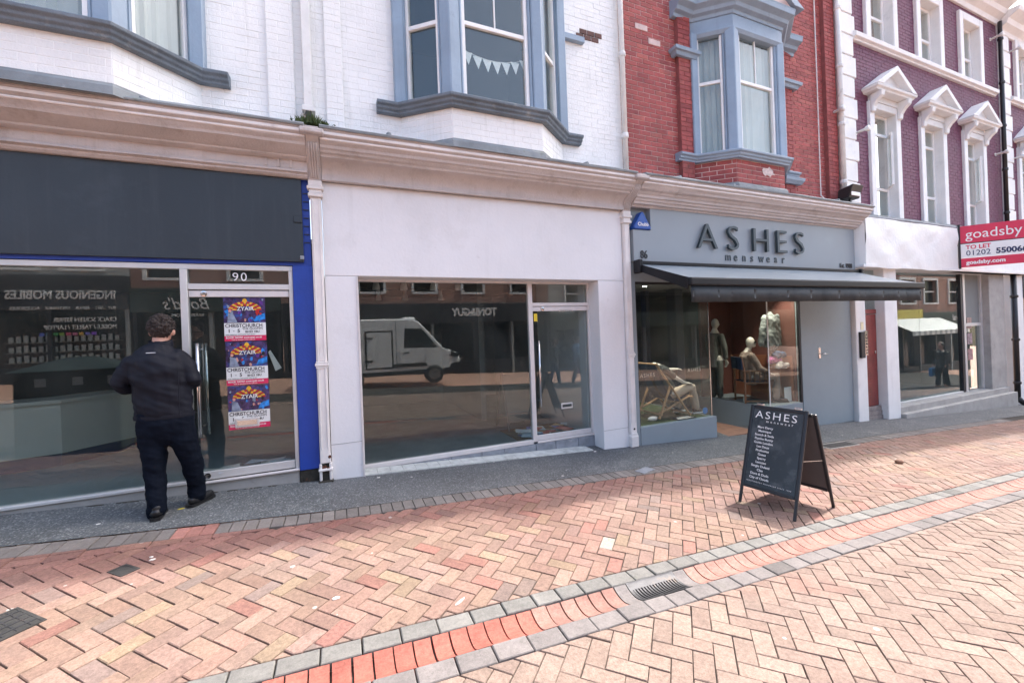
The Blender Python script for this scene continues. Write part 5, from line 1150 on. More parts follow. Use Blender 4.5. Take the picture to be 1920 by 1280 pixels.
for nm, base, S, L, N_ in (('front', baseF, SF, LF, NF), ('back', baseB, SB, LB, -NB)):
    q = lambda u, s, n=0.0: base + U * u + S * s + N_ * n
    for u in (.013, WB - .013):
        mb = MB(); foot = q(u, .0); zt = G(foot.x, foot.y); foot = foot + S * ((zt - foot.z) / S.z)
        mb.bar(foot, q(u, .20), .026, .02, up=N_).build('leg', 'board_frame', ab, bevel=.004)
    MB().bar(q(.016, .17), q(.016, L - .005), .034, .026, up=N_).build('frame_stile', 'board_frame', ab, bevel=.008, seg=2); MB().bar(q(WB - .016, .17), q(WB - .016, L - .005), .034, .026, up=N_).build('frame_stile', 'board_frame', ab, bevel=.008, seg=2)
    MB().bar(q(.034, .187), q(WB - .034, .187), .034, .024, up=N_).build('frame_rail', 'board_frame', ab, bevel=.008, seg=2); MB().bar(q(.034, L - .022), q(WB - .034, L - .022), .034, .024, up=N_).build('frame_rail', 'board_frame', ab, bevel=.008, seg=2)
    pa = MB(); pa.hexa([q(.02, .19, -.004), q(WB - .02, .19, -.004), q(WB - .02, .19, .004), q(.02, .19, .004)], [q(.02, L - .02, -.004), q(WB - .02, L - .02, -.004), q(WB - .02, L - .02, .004), q(.02, L - .02, .004)])
    pa.build('panel', 'board_print' if nm == 'front' else mat('board_back', (.10, .09, .088), .35, .08, 3), ab)
for u in (.09, WB - .09):
    p = baseF + U * u + SF * (LF + .002) ; MB().tube([p - U * .03 + D * .0, p + U * .03 + D * .0], .014, 8).build('hinge', 'steel', ab)
MB().bar(baseF + U * (WB - .02) + SF * .52 + D * .03, baseB + U * (WB - .02) + SB * .52 - D * .03, .008, .006).build('stay', 'steel', ab)
RF = Matrix((U, SF, NF)).transposed()
qf = lambda u, s: baseF + U * u + SF * s + NF * .0065
text('lettering', 'ASHES', 'white_letter', ab, qf(.055, LF - .135), .105, .001, rot=RF, spacing=1.25, offset=-.0005, sx=1.12)
text('lettering', 'menswear', 'white_letter', ab, qf(.165, LF - .172), .034, .001, rot=RF, spacing=1.9)
for i, s in enumerate(['Marc Darcy', 'Matinique', 'Scotch & Soda', 'Psycho Bunny', 'Guide London', 'Les Deux', 'Profuomo', 'Guess', 'Sperry', 'Lacuzzo', 'Sergio Duletti', 'Clae', 'Dore & Dude', 'City of Clouds']):
    text('lettering', s, 'white_letter', ab, qf(.165, LF - .235 - .0385 * i), .031, .001, rot=RF, align='CENTER', offset=.0004)
text('lettering', 'INDEPENDENT MENSWEAR SINCE 1988', 'white_letter', ab, qf(.05, .235), .015, .001, rot=RF, spacing=1.65)

# ================================================================== posters on the door of number 90
mat('poster_art', (.05, .03, .10), .3, .9, 30, dirt=[((.02, .10, .38), 11, .52, .9), ((.35, .02, .06), 14, .60, .9), ((.55, .6, .65), 24, .66, .8), ((.01, .01, .02), 7, .55, .8)])
mat('poster_white', (.72, .74, .73), .35, .03); mat('poster_red', (.62, .02, .10), .35, .05); mat('poster_gold', (.75, .42, .03), .35, .2, 30); mat('poster_dark_red', (.45, .02, .02), .35, .2, 30)
mat('poster_blue', (.02, .22, .62), .3, .5, 25); mat('poster_purple', (.10, .03, .22), .3, .5, 25); mat('poster_figure', (.22, .27, .36), .4, .4, 25); mat('poster_skin', (.55, .3, .25), .4, .2, 20)
for k, lab in enumerate(('top', 'middle', 'bottom')):
    zt = 2.125 - .462 * k; x0 = -1.105 + .004 * k; W_ = .375; yp = 5.0635
    po = thing('poster', f'colourful circus poster for CHRISTCHURCH, {lab} of the three on the glass door', 'poster', (x0 + W_ / 2, 5.08, zt - .455))
    def pb_(n_, m_, a, b_, z0, z1, y=.0): return B(x0 + a, x0 + b_, yp + .0195 - y - .0012, yp + .0195 - y, z0, z1).build(n_, m_, po)
    pb_('art', 'poster_art', 0, W_, zt - .265, zt); pb_('caption', 'poster_white', 0, W_, zt - .40, zt - .266); pb_('booking_strip', 'poster_red', 0, W_, zt - .455, zt - .401)
    rp2 = random.Random(50 + k); yq = yp + .0185
    def shape(n_, m_, pts, dy): MB().prism([(x0 + a, zt - b_) for a, b_ in pts], 'y', yq - dy - .0008, yq - dy).build(n_, m_, po)
    # marquee arch of bulbs and lettered panels
    for ring_, (r0, r1, mA, mB_) in enumerate(((.115, .15, 'poster_gold', 'poster_dark_red'), (.075, .112, 'poster_dark_red', 'poster_gold'))):
        n_s = 15 - 4 * ring_
        for q in range(n_s):
            a0, a1 = PI * q / n_s + .03, PI * (q + .8) / n_s + .03
            pts = [(.19 - r * math.cos(a), .135 - .62 * r * math.sin(a)) for r, a in ((r0, a0), (r1, a0), (r1, a1), (r0, a1))]; shape('arch_panel', mA if q % 2 else mB_, pts, .002 + .001 * ring_)
    shape('crown', 'poster_gold', [(.165, .045), (.215, .045), (.205, .018), (.19, .008), (.175, .018)], .0045)
    text('lettering', 'ZYAIR', 'poster_white', po, (x0 + .118, yp + .0115, zt - .137), .058, .0006, offset=.0008, sx=.95)
    # crowd of performers as small cut shapes
    for q in range(34):
        cx_, cz_ = rp2.uniform(.012, .36), rp2.uniform(.02, .255); rr_ = rp2.uniform(.006, .026)
        if .05 < cx_ < .33 and cz_ < .145: continue
        nn = rp2.randint(4, 7); ph = rp2.uniform(0, 6)
        pts = [(min(.372, max(.003, cx_ + rr_ * rp2.uniform(.4, 1.1) * math.cos(ph + 2 * PI * t / nn))), min(.262, max(.003, cz_ + 1.5 * rr_ * rp2.uniform(.4, 1.1) * math.sin(ph + 2 * PI * t / nn)))) for t in range(nn)]
        shape('figure', rp2.choice(['poster_figure', 'poster_skin', 'poster_dark_red', 'poster_blue', 'poster_blue', 'black_letter', 'poster_figure', 'poster_purple']), pts, .0022 + .0001 * q)
    shape('ringmaster_coat', 'poster_figure', [(.03, .262), (.12, .262), (.085, .17), (.04, .16)], .0062); shape('ringmaster_head', 'poster_skin', [(.045, .155), (.065, .155), (.07, .135), (.055, .122), (.042, .135)], .0064)
    shape('blue_rays', 'poster_blue', [(.27, .255), (.372, .23), (.372, .165), (.29, .20)], .006)
    tx = lambda s, a, z, size, m_='black_letter', **kk: text('lettering', s, m_, po, (x0 + a, yp + .0168, z), size, .0006, **kk)
    tx('CHRISTCHURCH', .008, zt - .312, .052, offset=.0008, sx=.86); tx('1', .03, zt - .365, .05, offset=.001); tx('5', .115, zt - .365, .05, offset=.001); tx('-', .075, zt - .362, .05); tx('THE QUOMPS', .16, zt - .338, .03, sx=1.0); tx('BH23 1BU', .185, zt - .370, .03, offset=.0006); tx('FREE PARKING OPPOSITE THE QUAY', .01, zt - .394, .016)
    tx('BOOK NOW! www.zyair.co.uk', .012, zt - .428, .027, 'white_letter', sx=.92, offset=.0005); tx('THIS IS GENERATION CIRCUS', .06, zt - .449, .016, 'white_letter')
ps = thing('paper_slip', 'white folded leaflet stuck behind the door glass beside the middle poster', 'leaflet', (-.66, 5.11, 1.45)); MB().hexa([(-.72, 5.10, 1.54), (-.70, 5.10, 1.56), (-.60, 5.12, 1.36), (-.66, 5.12, 1.33)], [(-.72, 5.105, 1.54), (-.70, 5.105, 1.56), (-.60, 5.125, 1.36), (-.66, 5.125, 1.33)]).build('sheet', 'poster_white', ps)
ml2 = thing('mail_heap', 'pale envelopes heaped behind the bottom rail of the glass door of number 90', 'mail', (-.95, 5.2, .27)); rr = random.Random(8)
for i in range(12):
    x_, y_, a = rr.uniform(-1.33, -.6), rr.uniform(5.14, 5.3), rr.uniform(-.5, .5); c_, s_ = math.cos(a), math.sin(a); z_ = .268 + .01 * (i % 5) + .05 * rr.random()
    q = [(x_ + u * .1 * c_ - v * .06 * s_, y_ + u * .1 * s_ + v * .06 * c_, z_ + rr.uniform(-.01, .03)) for u, v in ((-1, -1), (1, -1), (1, 1), (-1, 1))]; MB().hexa(q, [(p[0], p[1], p[2] + .003) for p in q]).build('envelope', rr.choice(pm[:2] + pm[4:5]), ml2)
# loose things on the ground
def pebble(name, label, cat, x, y, r, m, seed):
    rr = random.Random(seed); mb = MB().ball((x, y, G(x, y) + r[2] * .8), r, 10, 7); mb.v = [(v[0] + rr.uniform(-1, 1) * r[0] * .12, v[1] + rr.uniform(-1, 1) * r[1] * .12, v[2]) for v in mb.v]
    return tag(mb.build(name, m, smooth=True), label, cat)
pebble('stone', 'small brown stone lying on the sunlit brick paving', 'stone', 6.89, 3.12, (.06, .045, .03), mat('stone_brown', (.22, .12, .08), .8, .3, 20), 1)
mat('litter_white', (.75, .74, .7), .7, .05)
def flatlit(label, x, y, a, b_, ang, m='litter_white', cat='litter', name='paper_scrap'):
    rr = random.Random(int(x * 1000) % 97); c_, s_ = math.cos(ang), math.sin(ang); ring = [(math.cos(t * .785) * a * rr.uniform(.7, 1.1), math.sin(t * .785) * b_ * rr.uniform(.7, 1.1)) for t in range(8)]
    w_ = [(x + p * c_ - q * s_, y + p * s_ + q * c_) for p, q in ring]; n = 8
    mb = MB().add([(p[0], p[1], G(*p) + .003) for p in w_] + [(p[0], p[1], G(*p) + .008) for p in w_], [tuple(range(n))[::-1], tuple(range(n, 2 * n))] + [(i, (i + 1) % n, n + (i + 1) % n, n + i) for i in range(n)])
    tag(mb.build(name, m), label, cat)
flatlit('white litter scrap beside the small worn cover', -1.29, 3.715, .018, .009, .3); flatlit('white scrap on the herringbone left of the channel', -.08, 2.78, .026, .014, .2); flatlit('tiny white scrap near the small worn cover', -1.31, 3.76, .012, .009, 0); flatlit('pale scrap by the kerb setts above the channel', .62, 2.47, .05, .008, .6); flatlit('yellow leaf on the asphalt between the man\'s shoes', -1.40, 4.68, .03, .014, .4, mat('leaf_yellow', (.6, .5, .06), .7), 'leaf', 'leaf')
flatlit('white scrap on the asphalt left of the man', -1.93, 4.55, .016, .01, .4); flatlit('pale scrap on the asphalt at the white pier', .35, 4.92, .02, .008, 0); flatlit('pale scrap on the asphalt by the right pier of the vacant shop', 3.3, 4.98, .022, .012, 0)
# loose mortar and old paint along the worn foot of shop 90
for i, (x_, w_) in enumerate(((-1.25, .12), (-1.08, .10), (-.9, .16), (-.72, .10), (-1.9, .2), (-2.15, .14))):
    flatlit(('flaked paint and mortar under the left of the door at 90', 'flaked mortar under the letter plate of the door at 90', 'pale broken mortar under the middle of the door at 90', 'broken brown mortar under the right of the door at 90', 'broken mortar under the long window left of the man', 'smaller broken mortar patch farther left under the long window')[i], x_, 5.035, w_ / 2, .016, 0, 'rot', 'mortar', 'mortar_rubble')
# ================================================================== figures
def blob(name, chains, m, parent, voxel=.012, smooth=6, wr=0.0, wfreq=(6, 6, 14), balls=(), seed=0, local=False, seg_n=14):
    """limbs and trunk as tapering tubes fused into one continuous skin"""
    mb = MB()
    for ch in chains:
        pts = [Vector(c[0]) for c in ch]; rs = [c[1] if isinstance(c[1], (tuple, list)) else (c[1], c[1]) for c in ch]
        mb.tube(pts, rs, seg_n)
        for i in (0, len(ch) - 1): mb.ball(pts[i], min(rs[i]) * .98, 10, 8)
    for c, r in balls: mb.ball(c, r, 16, 12)
    off = wloc(parent) if (parent is not None and not local) else Vector((0, 0, 0))
    me = bpy.data.meshes.new(name); me.from_pydata([(v[0] - off.x, v[1] - off.y, v[2] - off.z) for v in mb.v], [], mb.f); me.update()
    ob = bpy.data.objects.new(name, me)
    rm = ob.modifiers.new('r', 'REMESH'); rm.mode = 'VOXEL'; rm.voxel_size = voxel
    if smooth:
        sm = ob.modifiers.new('s', 'SMOOTH'); sm.factor = .5; sm.iterations = smooth
    me2 = evaluated_mesh(ob); bpy.data.objects.remove(ob); bpy.data.meshes.remove(me)
    if wr:
        vn = [v.normal.copy() for v in me2.vertices]
        for v, nn in zip(me2.vertices, vn):
            p = v.co + off; q = Vector((p.x * wfreq[0] + seed, p.y * wfreq[1], p.z * wfreq[2] + p.x * 5))
            v.co += nn * wr * (noise.noise(q) + .5 * noise.noise(q * 2.3))
    me2.polygons.foreach_set('use_smooth', [True] * len(me2.polygons)); me2.materials.clear(); me2.materials.append(MATS[m] if isinstance(m, str) else m); me2.name = name
    o = bpy.data.objects.new(name, me2); COL.objects.link(o)
    if parent is not None: o.parent = parent
    return o
mat('skin', (.50, .28, .21), .5, .08, 15); mat('jacket_black', (.0085, .010, .0165), .6, .12, 6, .25, 300, spec=.18); mat('trouser_navy', (.0035, .006, .0125), .8, .15, 6, .3, 300, spec=.1); mat('shoe_black', (.010, .010, .011), .35, .15, 12); mat('hair_dark', (.020, .012, .010), .6, .5, 60, .9, 160)
mat('lens', (.03, .03, .03), .1); mat('reflective', (.6, .62, .66), .3)
zg = .14
hx, hy_, hz = -1.487, 4.66, 1.795
body = blob('person', [
    [((-1.50, 4.64, 1.66), .062), ((-1.49, 4.65, 1.74), .058)],
    [((-1.48, 4.63, .98), (.10, .16)), ((-1.49, 4.62, 1.25), (.10, .16)), ((-1.51, 4.61, 1.50), (.09, .18)), ((-1.505, 4.63, 1.62), (.06, .08))],
    [((-1.66, 4.61, 1.52), .04), ((-1.768, 4.622, 1.325), .032), ((-1.66, 4.84, 1.30), .033), ((-1.60, 4.90, 1.32), .028)],
    [((-1.36, 4.61, 1.52), .04), ((-1.266, 4.622, 1.325), .032), ((-1.37, 4.84, 1.31), .033), ((-1.43, 4.90, 1.33), .028)],
    [((-1.57, 4.62, .98), .09), ((-1.565, 4.60, .58), .055), ((-1.545, 4.54, .20), .04)], [((-1.38, 4.63, .98), .09), ((-1.305, 4.68, .58), .055), ((-1.295, 4.76, .22), .04)],
    # hands: palm and five fingers each
    *[ch for sx_, px, sg in ((-1, -1.575, 1), (1, -1.455, -1)) for ch in (
        [((px - sg * .02, 4.90, 1.32), (.016, .03)), ((px, 4.955, 1.335), (.014, .036))],
        *[[((px + sg * .0 + (k - 1.5) * .018, 4.96, 1.34), .0085), ((px + (k - 1.5) * .019, 4.99 + .006 * (k in (1, 2)), 1.345), .008), ((px + (k - 1.5) * .019, 5.005 + .008 * (k in (1, 2)), 1.325), .007)] for k in range(4)],
        [((px + sg * .03, 4.92, 1.335), .010), ((px + sg * .045, 4.95, 1.35), .009), ((px + sg * .045, 4.975, 1.352), .008)])],
], 'skin', None, voxel=.0085, smooth=4, balls=[((hx, hy_, hz), (.078, .095, .108)), ((hx, hy_ + .03, hz - .07), (.055, .065, .05)), ((hx + .002, hy_ + .10, hz - .018), (.014, .022, .02)), ((hx + .083, hy_ + .0, hz - .025), (.014, .022, .033)), ((hx - .083, hy_ + .0, hz - .025), (.014, .022, .033)), ((hx, hy_ + .085, hz - .06), (.028, .014, .012))])
tag(body, 'person in black jacket and dark trousers standing with back turned at the glass door', 'person')
blob('jacket', [
    [((-1.478, 4.63, 1.015), (.142, .212)), ((-1.478, 4.62, 1.08), (.142, .212)), ((-1.482, 4.62, 1.25), (.145, .212)), ((-1.50, 4.61, 1.42), (.15, .222)), ((-1.515, 4.61, 1.53), (.125, .225)), ((-1.512, 4.62, 1.60), (.09, .165)), ((-1.505, 4.635, 1.65), (.075, .10))],
    [((-1.655, 4.61, 1.545), .066), ((-1.735, 4.61, 1.45), .069), ((-1.785, 4.60, 1.325), .062), ((-1.775, 4.645, 1.29), .058), ((-1.70, 4.76, 1.29), .058), ((-1.645, 4.86, 1.31), .05)],
    [((-1.365, 4.61, 1.55), .066), ((-1.295, 4.61, 1.45), .069), ((-1.25, 4.605, 1.33), .062), ((-1.258, 4.65, 1.295), .058), ((-1.325, 4.76, 1.30), .058), ((-1.385, 4.86, 1.315), .05)],
], 'jacket_black', body, voxel=.010, smooth=4, wr=.014, wfreq=(5, 5, 11))
MB().rings([[(-1.497 + (.094 - .004 * i) * 1.02 * math.cos(a), 4.648 + (.083 - .003 * i) * math.sin(a), 1.635 + .022 * i + .018 * math.sin(a + .3)) for a in [2 * PI * j / 24 for j in range(24)]] for i in range(4)] + [[(-1.497 + .078 * math.cos(a), 4.648 + .068 * math.sin(a), 1.69 + .018 * math.sin(a + .3)) for a in [2 * PI * j / 24 for j in range(24)]]], cap=False).build('collar', 'jacket_black', body, smooth=True)
MB().rings([[(-1.478 + r_ * 1.02 * math.cos(a), 4.63 + r_ * .68 * math.sin(a), z_) for a in [2 * PI * j / 32 for j in range(32)]] for r_, z_ in ((.215, 1.005), (.219, 1.02), (.216, 1.04))], cap=False).build('hem_band', 'jacket_black', body, smooth=True)
MB().box(-1.545, -1.48, 4.474, 4.478, 1.588, 1.594).build('reflective_tab', 'reflective', body)
MB().tube([(-1.335, 4.50, 1.02), (-1.325, 4.475, 1.25), (-1.33, 4.475, 1.46)], .003, 5).build('seam', 'jacket_black', body)
def leg(x0, y0, x1, y1, x2, y2, z2):
    return [((x0, y0, 1.06), (.115, .10)), ((x0, y0, .93), (.125, .112)), ((x0 * .7 + x1 * .3, y0, .78), (.11, .105)), ((x1, y1, .57), (.088, .082)), ((x1 * .6 + x2 * .4, y1 * .6 + y2 * .4, .42), (.085, .076)), ((x2, y2, z2 + .10), (.078, .07)), ((x2, y2 - .005, z2), (.082, .073))]
blob('trousers', [[((-1.475, 4.64, 1.08), (.13, .19)), ((-1.472, 4.62, .95), (.145, .205)), ((-1.465, 4.62, .86), (.125, .19))], leg(-1.572, 4.62, -1.556, 4.60, -1.532, 4.545, .205), leg(-1.372, 4.63, -1.305, 4.68, -1.300, 4.765, .225)], 'trouser_navy', body, voxel=.009, smooth=4, wr=.010, wfreq=(9, 9, 15), seed=3)
def shoe(x, y, ang, nm='shoe'):
    c_, s_ = math.cos(ang), math.sin(ang); f = lambda u, v, z: (x + u * c_ - v * s_, y + u * s_ + v * c_, G(x, y) + z)
    sh = blob(nm, [[(f(-.07, 0, .06), (.05, .04)), (f(.02, 0, .055), (.045, .042)), (f(.12, 0, .042), (.032, .045)), (f(.15, 0, .035), (.024, .036))]], 'shoe_black', body, voxel=.008, smooth=3, balls=[(f(-.05, 0, .10), (.045, .045, .045))])
    sole = [(-.125, 0), (-.11, .036), (-.05, .042), (.05, .045), (.11, .05), (.155, .038), (.175, 0), (.155, -.035), (.11, -.045), (.05, -.04), (-.05, -.042), (-.11, -.036)]
    MB().add([f(u, v, .003) for u, v in sole] + [f(u, v, .030) for u, v in sole], [tuple(range(12))[::-1], tuple(range(12, 24))] + [(i, (i + 1) % 12, 12 + (i + 1) % 12, 12 + i) for i in range(12)]).build('sole', 'shoe_black', sh, bevel=.004) if False else MB().add([f(u, v, .003) for u, v in sole] + [f(u, v, .030) for u, v in sole], [tuple(range(12))[::-1], tuple(range(12, 24))] + [(i, (i + 1) % 12, 12 + (i + 1) % 12, 12 + i) for i in range(12)]).build('shoe_sole', 'shoe_black', body)
shoe(-1.528, 4.555, math.radians(96)); shoe(-1.292, 4.775, math.radians(62))
hb = [((hx, hy_ - .010, hz + .026), (.083, .092, .092)), ((hx, hy_ - .035, hz - .015), (.080, .070, .070))]
rh = random.Random(4)
for i in range(330):
    a, b_ = rh.uniform(0, 2 * PI), rh.uniform(-.55, 1.45); r_ = rh.uniform(.007, .019); yv = math.sin(a) * math.cos(b_)
    if yv > .35 and b_ < .7: continue
    if b_ < -.2 and yv > -.2 : continue
    hb.append(((hx + .086 * math.cos(a) * math.cos(b_), hy_ - .015 + .093 * yv, hz + .03 + .098 * math.sin(b_)), (r_, r_, r_)))
blob('hair', [], 'hair_dark', body, voxel=.0045, smooth=1, balls=hb, wr=.008, wfreq=(60, 60, 60))
cur_ = MB()
for i in range(420):
    a, b_ = rh.uniform(0, 2 * PI), rh.uniform(-.62, 1.5); yv = math.sin(a) * math.cos(b_)
    if (yv > .35 and b_ < .7) or (b_ < -.25 and yv > -.15): continue
    nrm_ = Vector((math.cos(a) * math.cos(b_), yv, math.sin(b_))); p0 = Vector((hx + .086 * nrm_.x, hy_ - .012 + .093 * nrm_.y, hz + .026 + .095 * nrm_.z)); t1 = nrm_.cross(Vector((rh.uniform(-1, 1), rh.uniform(-1, 1), rh.uniform(-1, 1)))).normalized(); rr_ = rh.uniform(.006, .012); t2 = nrm_.cross(t1)
    cur_.tube([p0 + t1 * rr_ * math.cos(q * .9) + t2 * rr_ * math.sin(q * .9) + nrm_ * (.004 + .002 * q * (q < 4)) for q in range(6)], [.0032, .003, .003, .0026, .002, .001], 4, cap=False)
cu_o = cur_.build('hair_curls', 'hair_dark', body, smooth=True); cu_o['kind'] = 'stuff'
gl_ = MB().tube([(hx + .085, hy_ - .0, hz - .01), (hx + .086, hy_ + .09, hz - .008), (hx + .06, hy_ + .115, hz - .01), (hx - .06, hy_ + .115, hz - .01), (hx - .086, hy_ + .09, hz - .008)], .0035, 6); gl_.build('glasses', 'lens', body)
MB().hexa([(-1.56, 4.985, 1.30), (-1.485, 4.985, 1.30), (-1.485, 4.993, 1.30), (-1.56, 4.993, 1.30)], [(-1.56, 5.0, 1.44), (-1.485, 5.0, 1.44), (-1.485, 5.008, 1.44), (-1.56, 5.008, 1.44)]).build('phone', 'lens') and tag(bpy.context.scene.objects['phone'], 'black phone held up by the person at the glass door', 'phone')

# ------------------------------------------------------------------ window mannequins
mat('mannequin', (.66, .62, .55), .4, .04); mat('suit_tan', (.25, .185, .15), .8, .1, 6, .3, 200); mat('chino', (.40, .33, .25), .8, .08, 6, .3, 200); mat('shirt_dark', (.03, .035, .035), .8, .5, 30, dirt=((.25, .24, .2), 22, .55, .6)); mat('timber_pale', (.44, .27, .14), .6, .2, 12); mat('timber_brown', (.20, .105, .06), .5, .2, 12); mat('canvas_navy', (.02, .05, .10), .8)
mat('suit_grey', (.11, .115, .105), .85, .1, 6); mat('shirt_blue', (.16, .26, .42), .8, .25, 25); mat('jeans', (.03, .05, .11), .85, .2, 20); mat('hat_straw', (.6, .55, .42), .8, .2, 20)
def hand_chains(p, d, r=.0085, up=(0, 0, 1)):
    p, d = Vector(p), Vector(d).normalized(); s = d.cross(Vector(up)).normalized(); dn = -Vector(up)
    ch = [[(p, (.028, .017)), (p + d * .075, (.034, .014))]]
    for k in range(4):
        b_ = p + d * .08 + s * (k - 1.5) * .019; L = (.055, .068, .065, .05)[k]; ch.append([(b_, r), (b_ + d * L * .6 + dn * .006, r * .95), (b_ + d * L + dn * .028, r * .85)])
    b_ = p + d * .02 + s * .034; ch.append([(b_, r * 1.1), (b_ + d * .035 + s * .018, r), (b_ + d * .065 + s * .015 + dn * .012, r * .9)])
    return ch
# (1) reclining in the deck chair
DY = 5.50; F = .132
dc = thing('deck_chair', 'pale timber deck chair with dark canvas in the left menswear window', 'deck chair', (5.05, DY, F))
for yy in (DY - .25, DY + .25):
    MB().bar((4.70, yy, 1.06), (5.40, yy, F + .02), .022, .042, up=(0, 1, 0)).build('frame_leg', 'timber_pale', dc, bevel=.004); MB().bar((4.76, yy + .026, F + .02), (5.02, yy + .026, .68), .022, .04, up=(0, 1, 0)).build('frame_leg', 'timber_pale', dc, bevel=.004); MB().bar((4.78, yy + .05, F + .10), (5.46, yy + .05, .47), .022, .042, up=(0, 1, 0)).build('frame_leg', 'timber_pale', dc, bevel=.004)
for p in ((4.70, 1.05), (5.46, .46), (5.38, F + .05), (4.79, F + .09)): MB().tube([(p[0], DY - .26, p[1]), (p[0], DY + .28, p[1])], .016, 8).build('cross_rail', 'timber_pale', dc)
cv = [(4.70, 1.06), (4.80, .86), (4.93, .60), (5.10, .42), (5.28, .40), (5.46, .475)]
MB().add([(x_, y_, z_) for x_, z_ in cv for y_ in (DY - .22, DY + .22)] + [(x_, y_, z_ - .006) for x_, z_ in cv for y_ in (DY - .22, DY + .22)], [(2 * i, 2 * i + 1, 2 * i + 3, 2 * i + 2) for i in range(5)] + [(12 + 2 * i, 14 + 2 * i, 15 + 2 * i, 13 + 2 * i) for i in range(5)]).build('canvas_sling', 'canvas_navy', dc)
m1 = blob('mannequin', [
    [((5.20, DY, .50), (.10, .15)), ((5.03, DY, .72), (.09, .14)), ((4.94, DY, .93), (.085, .16)), ((4.90, DY, 1.0), (.06, .08))],
    [((4.97, DY - .18, .94), .045), ((5.14, DY - .22, .80), .036), ((5.36, DY - .16, .70), .028), ((5.44, DY - .14, .68), .022)], [((4.97, DY + .18, .94), .045), ((5.16, DY + .22, .86), .036), ((5.34, DY + .12, .90), .028), ((5.41, DY + .08, .905), .022)],
    *hand_chains((5.44, DY - .14, .68), (1, 0, -.12)), *hand_chains((5.41, DY + .08, .905), (1, -.2, 0)),
    [((5.22, DY - .09, .52), .075), ((5.60, DY - .11, .60), .055), ((5.66, DY - .11, .20), .038)], [((5.22, DY + .09, .52), .075), ((5.52, DY + .14, .46), .055), ((5.50, DY + .14, .20), .038)],
], 'mannequin', None, voxel=.009, smooth=3)
tag(m1, 'headless mannequin in patterned shirt and beige trousers lounging in the deck chair', 'mannequin')
blob('shirt', [[((5.18, DY, .54), (.115, .17)), ((5.04, DY, .72), (.105, .165)), ((4.95, DY, .91), (.10, .185)), ((4.91, DY, .985), (.07, .10))], [((4.97, DY - .17, .94), .062), ((5.09, DY - .215, .835), .055)], [((4.97, DY + .17, .94), .062), ((5.10, DY + .215, .88), .055)]], 'shirt_dark', m1, voxel=.011, smooth=3, wr=.008)
blob('trousers', [[((5.16, DY, .50), (.115, .165)), ((5.27, DY, .50), (.10, .16))], [((5.24, DY - .09, .52), .09), ((5.44, DY - .10, .57), .078), ((5.60, DY - .11, .59), .072), ((5.645, DY - .11, .42), .066), ((5.675, DY - .11, .23), .064)], [((5.24, DY + .09, .52), .09), ((5.52, DY + .14, .48), .072), ((5.53, DY + .14, .24), .064)]], 'chino', m1, voxel=.011, smooth=3, wr=.007)
def simple_shoe(x, y, z, ang, m_, par, sole=True):
    c_, s_ = math.cos(ang), math.sin(ang); f = lambda u, v, w_: (x + u * c_ - v * s_, y + u * s_ + v * c_, z + w_)
    blob('shoe', [[(f(-.06, 0, .055), (.045, .038)), (f(.03, 0, .05), (.042, .04)), (f(.13, 0, .038), (.028, .042)), (f(.18, 0, .032), (.02, .03))]], m_, par, voxel=.009, smooth=2)
    so_ = [(-.11, .03), (.0, .04), (.12, .048), (.20, .028), (.20, -.028), (.12, -.045), (0, -.038), (-.11, -.03)]; MB().add([f(u, v, .0) for u, v in so_] + [f(u, v, .022) for u, v in so_], [tuple(range(8))[::-1], tuple(range(8, 16))] + [(i, (i + 1) % 8, 8 + (i + 1) % 8, 8 + i) for i in range(8)]).build('shoe_sole', 'white_paint' if sole else 'shoe_black', par)
simple_shoe(5.70, DY - .11, F, 0, 'shoe_black', m1); simple_shoe(5.52, DY + .14, F, .2, 'shoe_black', m1)
sg_ = part_box('price_card', 'black_letter', None, 4.98, 5.38, DY - .40, DY - .24, F + .004, F + .016, .001); tag(sg_, 'flat black price list with white lines on the turf under the deck chair', 'sign')
for i in range(5): part_box('print_line', 'white_letter', sg_, 5.0 + .02 * i, 5.34 - .03 * (i % 2), DY - .385 + .028 * i, DY - .373 + .028 * i, F + .0165, F + .0175, 0)
wsx = pebble('slipper', 'white trainer lying in the corner of the menswear window', 'shoe', 4.66, 5.32, (.10, .045, .04), 'white_paint', 4); wsx.location.z += F - G(4.66, 5.32)
bs = MB().lathe([(.055, 0), (.055, .004)], (5.58, 5.10, .23), 18, axis='y').build('round_sticker', mat('sticker_blue', (.03, .22, .55), .4)); tag(bs, 'round blue sticker in the lower corner of the left menswear window', 'sticker')
text('lettering', 'ASHES', 'alu', s3, (4.25, 5.096, .88), .085, .001, spacing=1.3, offset=-.001); text('lettering', 'ASHES', 'alu', s3, (5.22, 5.096, .90), .085, .001, spacing=1.3, offset=-.001)
# (2) standing mannequin at the left end with a hat
m2 = blob('mannequin', [[((4.42, 5.75, 1.0), (.09, .14)), ((4.42, 5.75, 1.25), (.08, .12)), ((4.42, 5.75, 1.48), (.08, .16)), ((4.42, 5.75, 1.6), (.045, .05))], [((4.42, 5.60, 1.48), .045), ((4.50, 5.57, 1.24), .036), ((4.55, 5.58, 1.0), .026)], [((4.42, 5.90, 1.48), .045), ((4.46, 5.94, 1.24), .036), ((4.5, 5.93, 1.0), .026)], *hand_chains((4.55, 5.58, 1.0), (.1, 0, -1), up=(1, 0, 0)), *hand_chains((4.5, 5.93, 1.0), (.1, 0, -1), up=(1, 0, 0)), [((4.42, 5.67, 1.0), .085), ((4.42, 5.67, .58), .055), ((4.42, 5.67, F + .06), .04)], [((4.42, 5.83, 1.0), .085), ((4.44, 5.83, .58), .055), ((4.44, 5.83, F + .06), .04)]], 'mannequin', None, voxel=.011, smooth=3, balls=[((4.42, 5.75, 1.70), (.075, .07, .10))])
tag(m2, 'standing mannequin in a pale blue shirt and jeans at the left of the menswear window', 'mannequin')
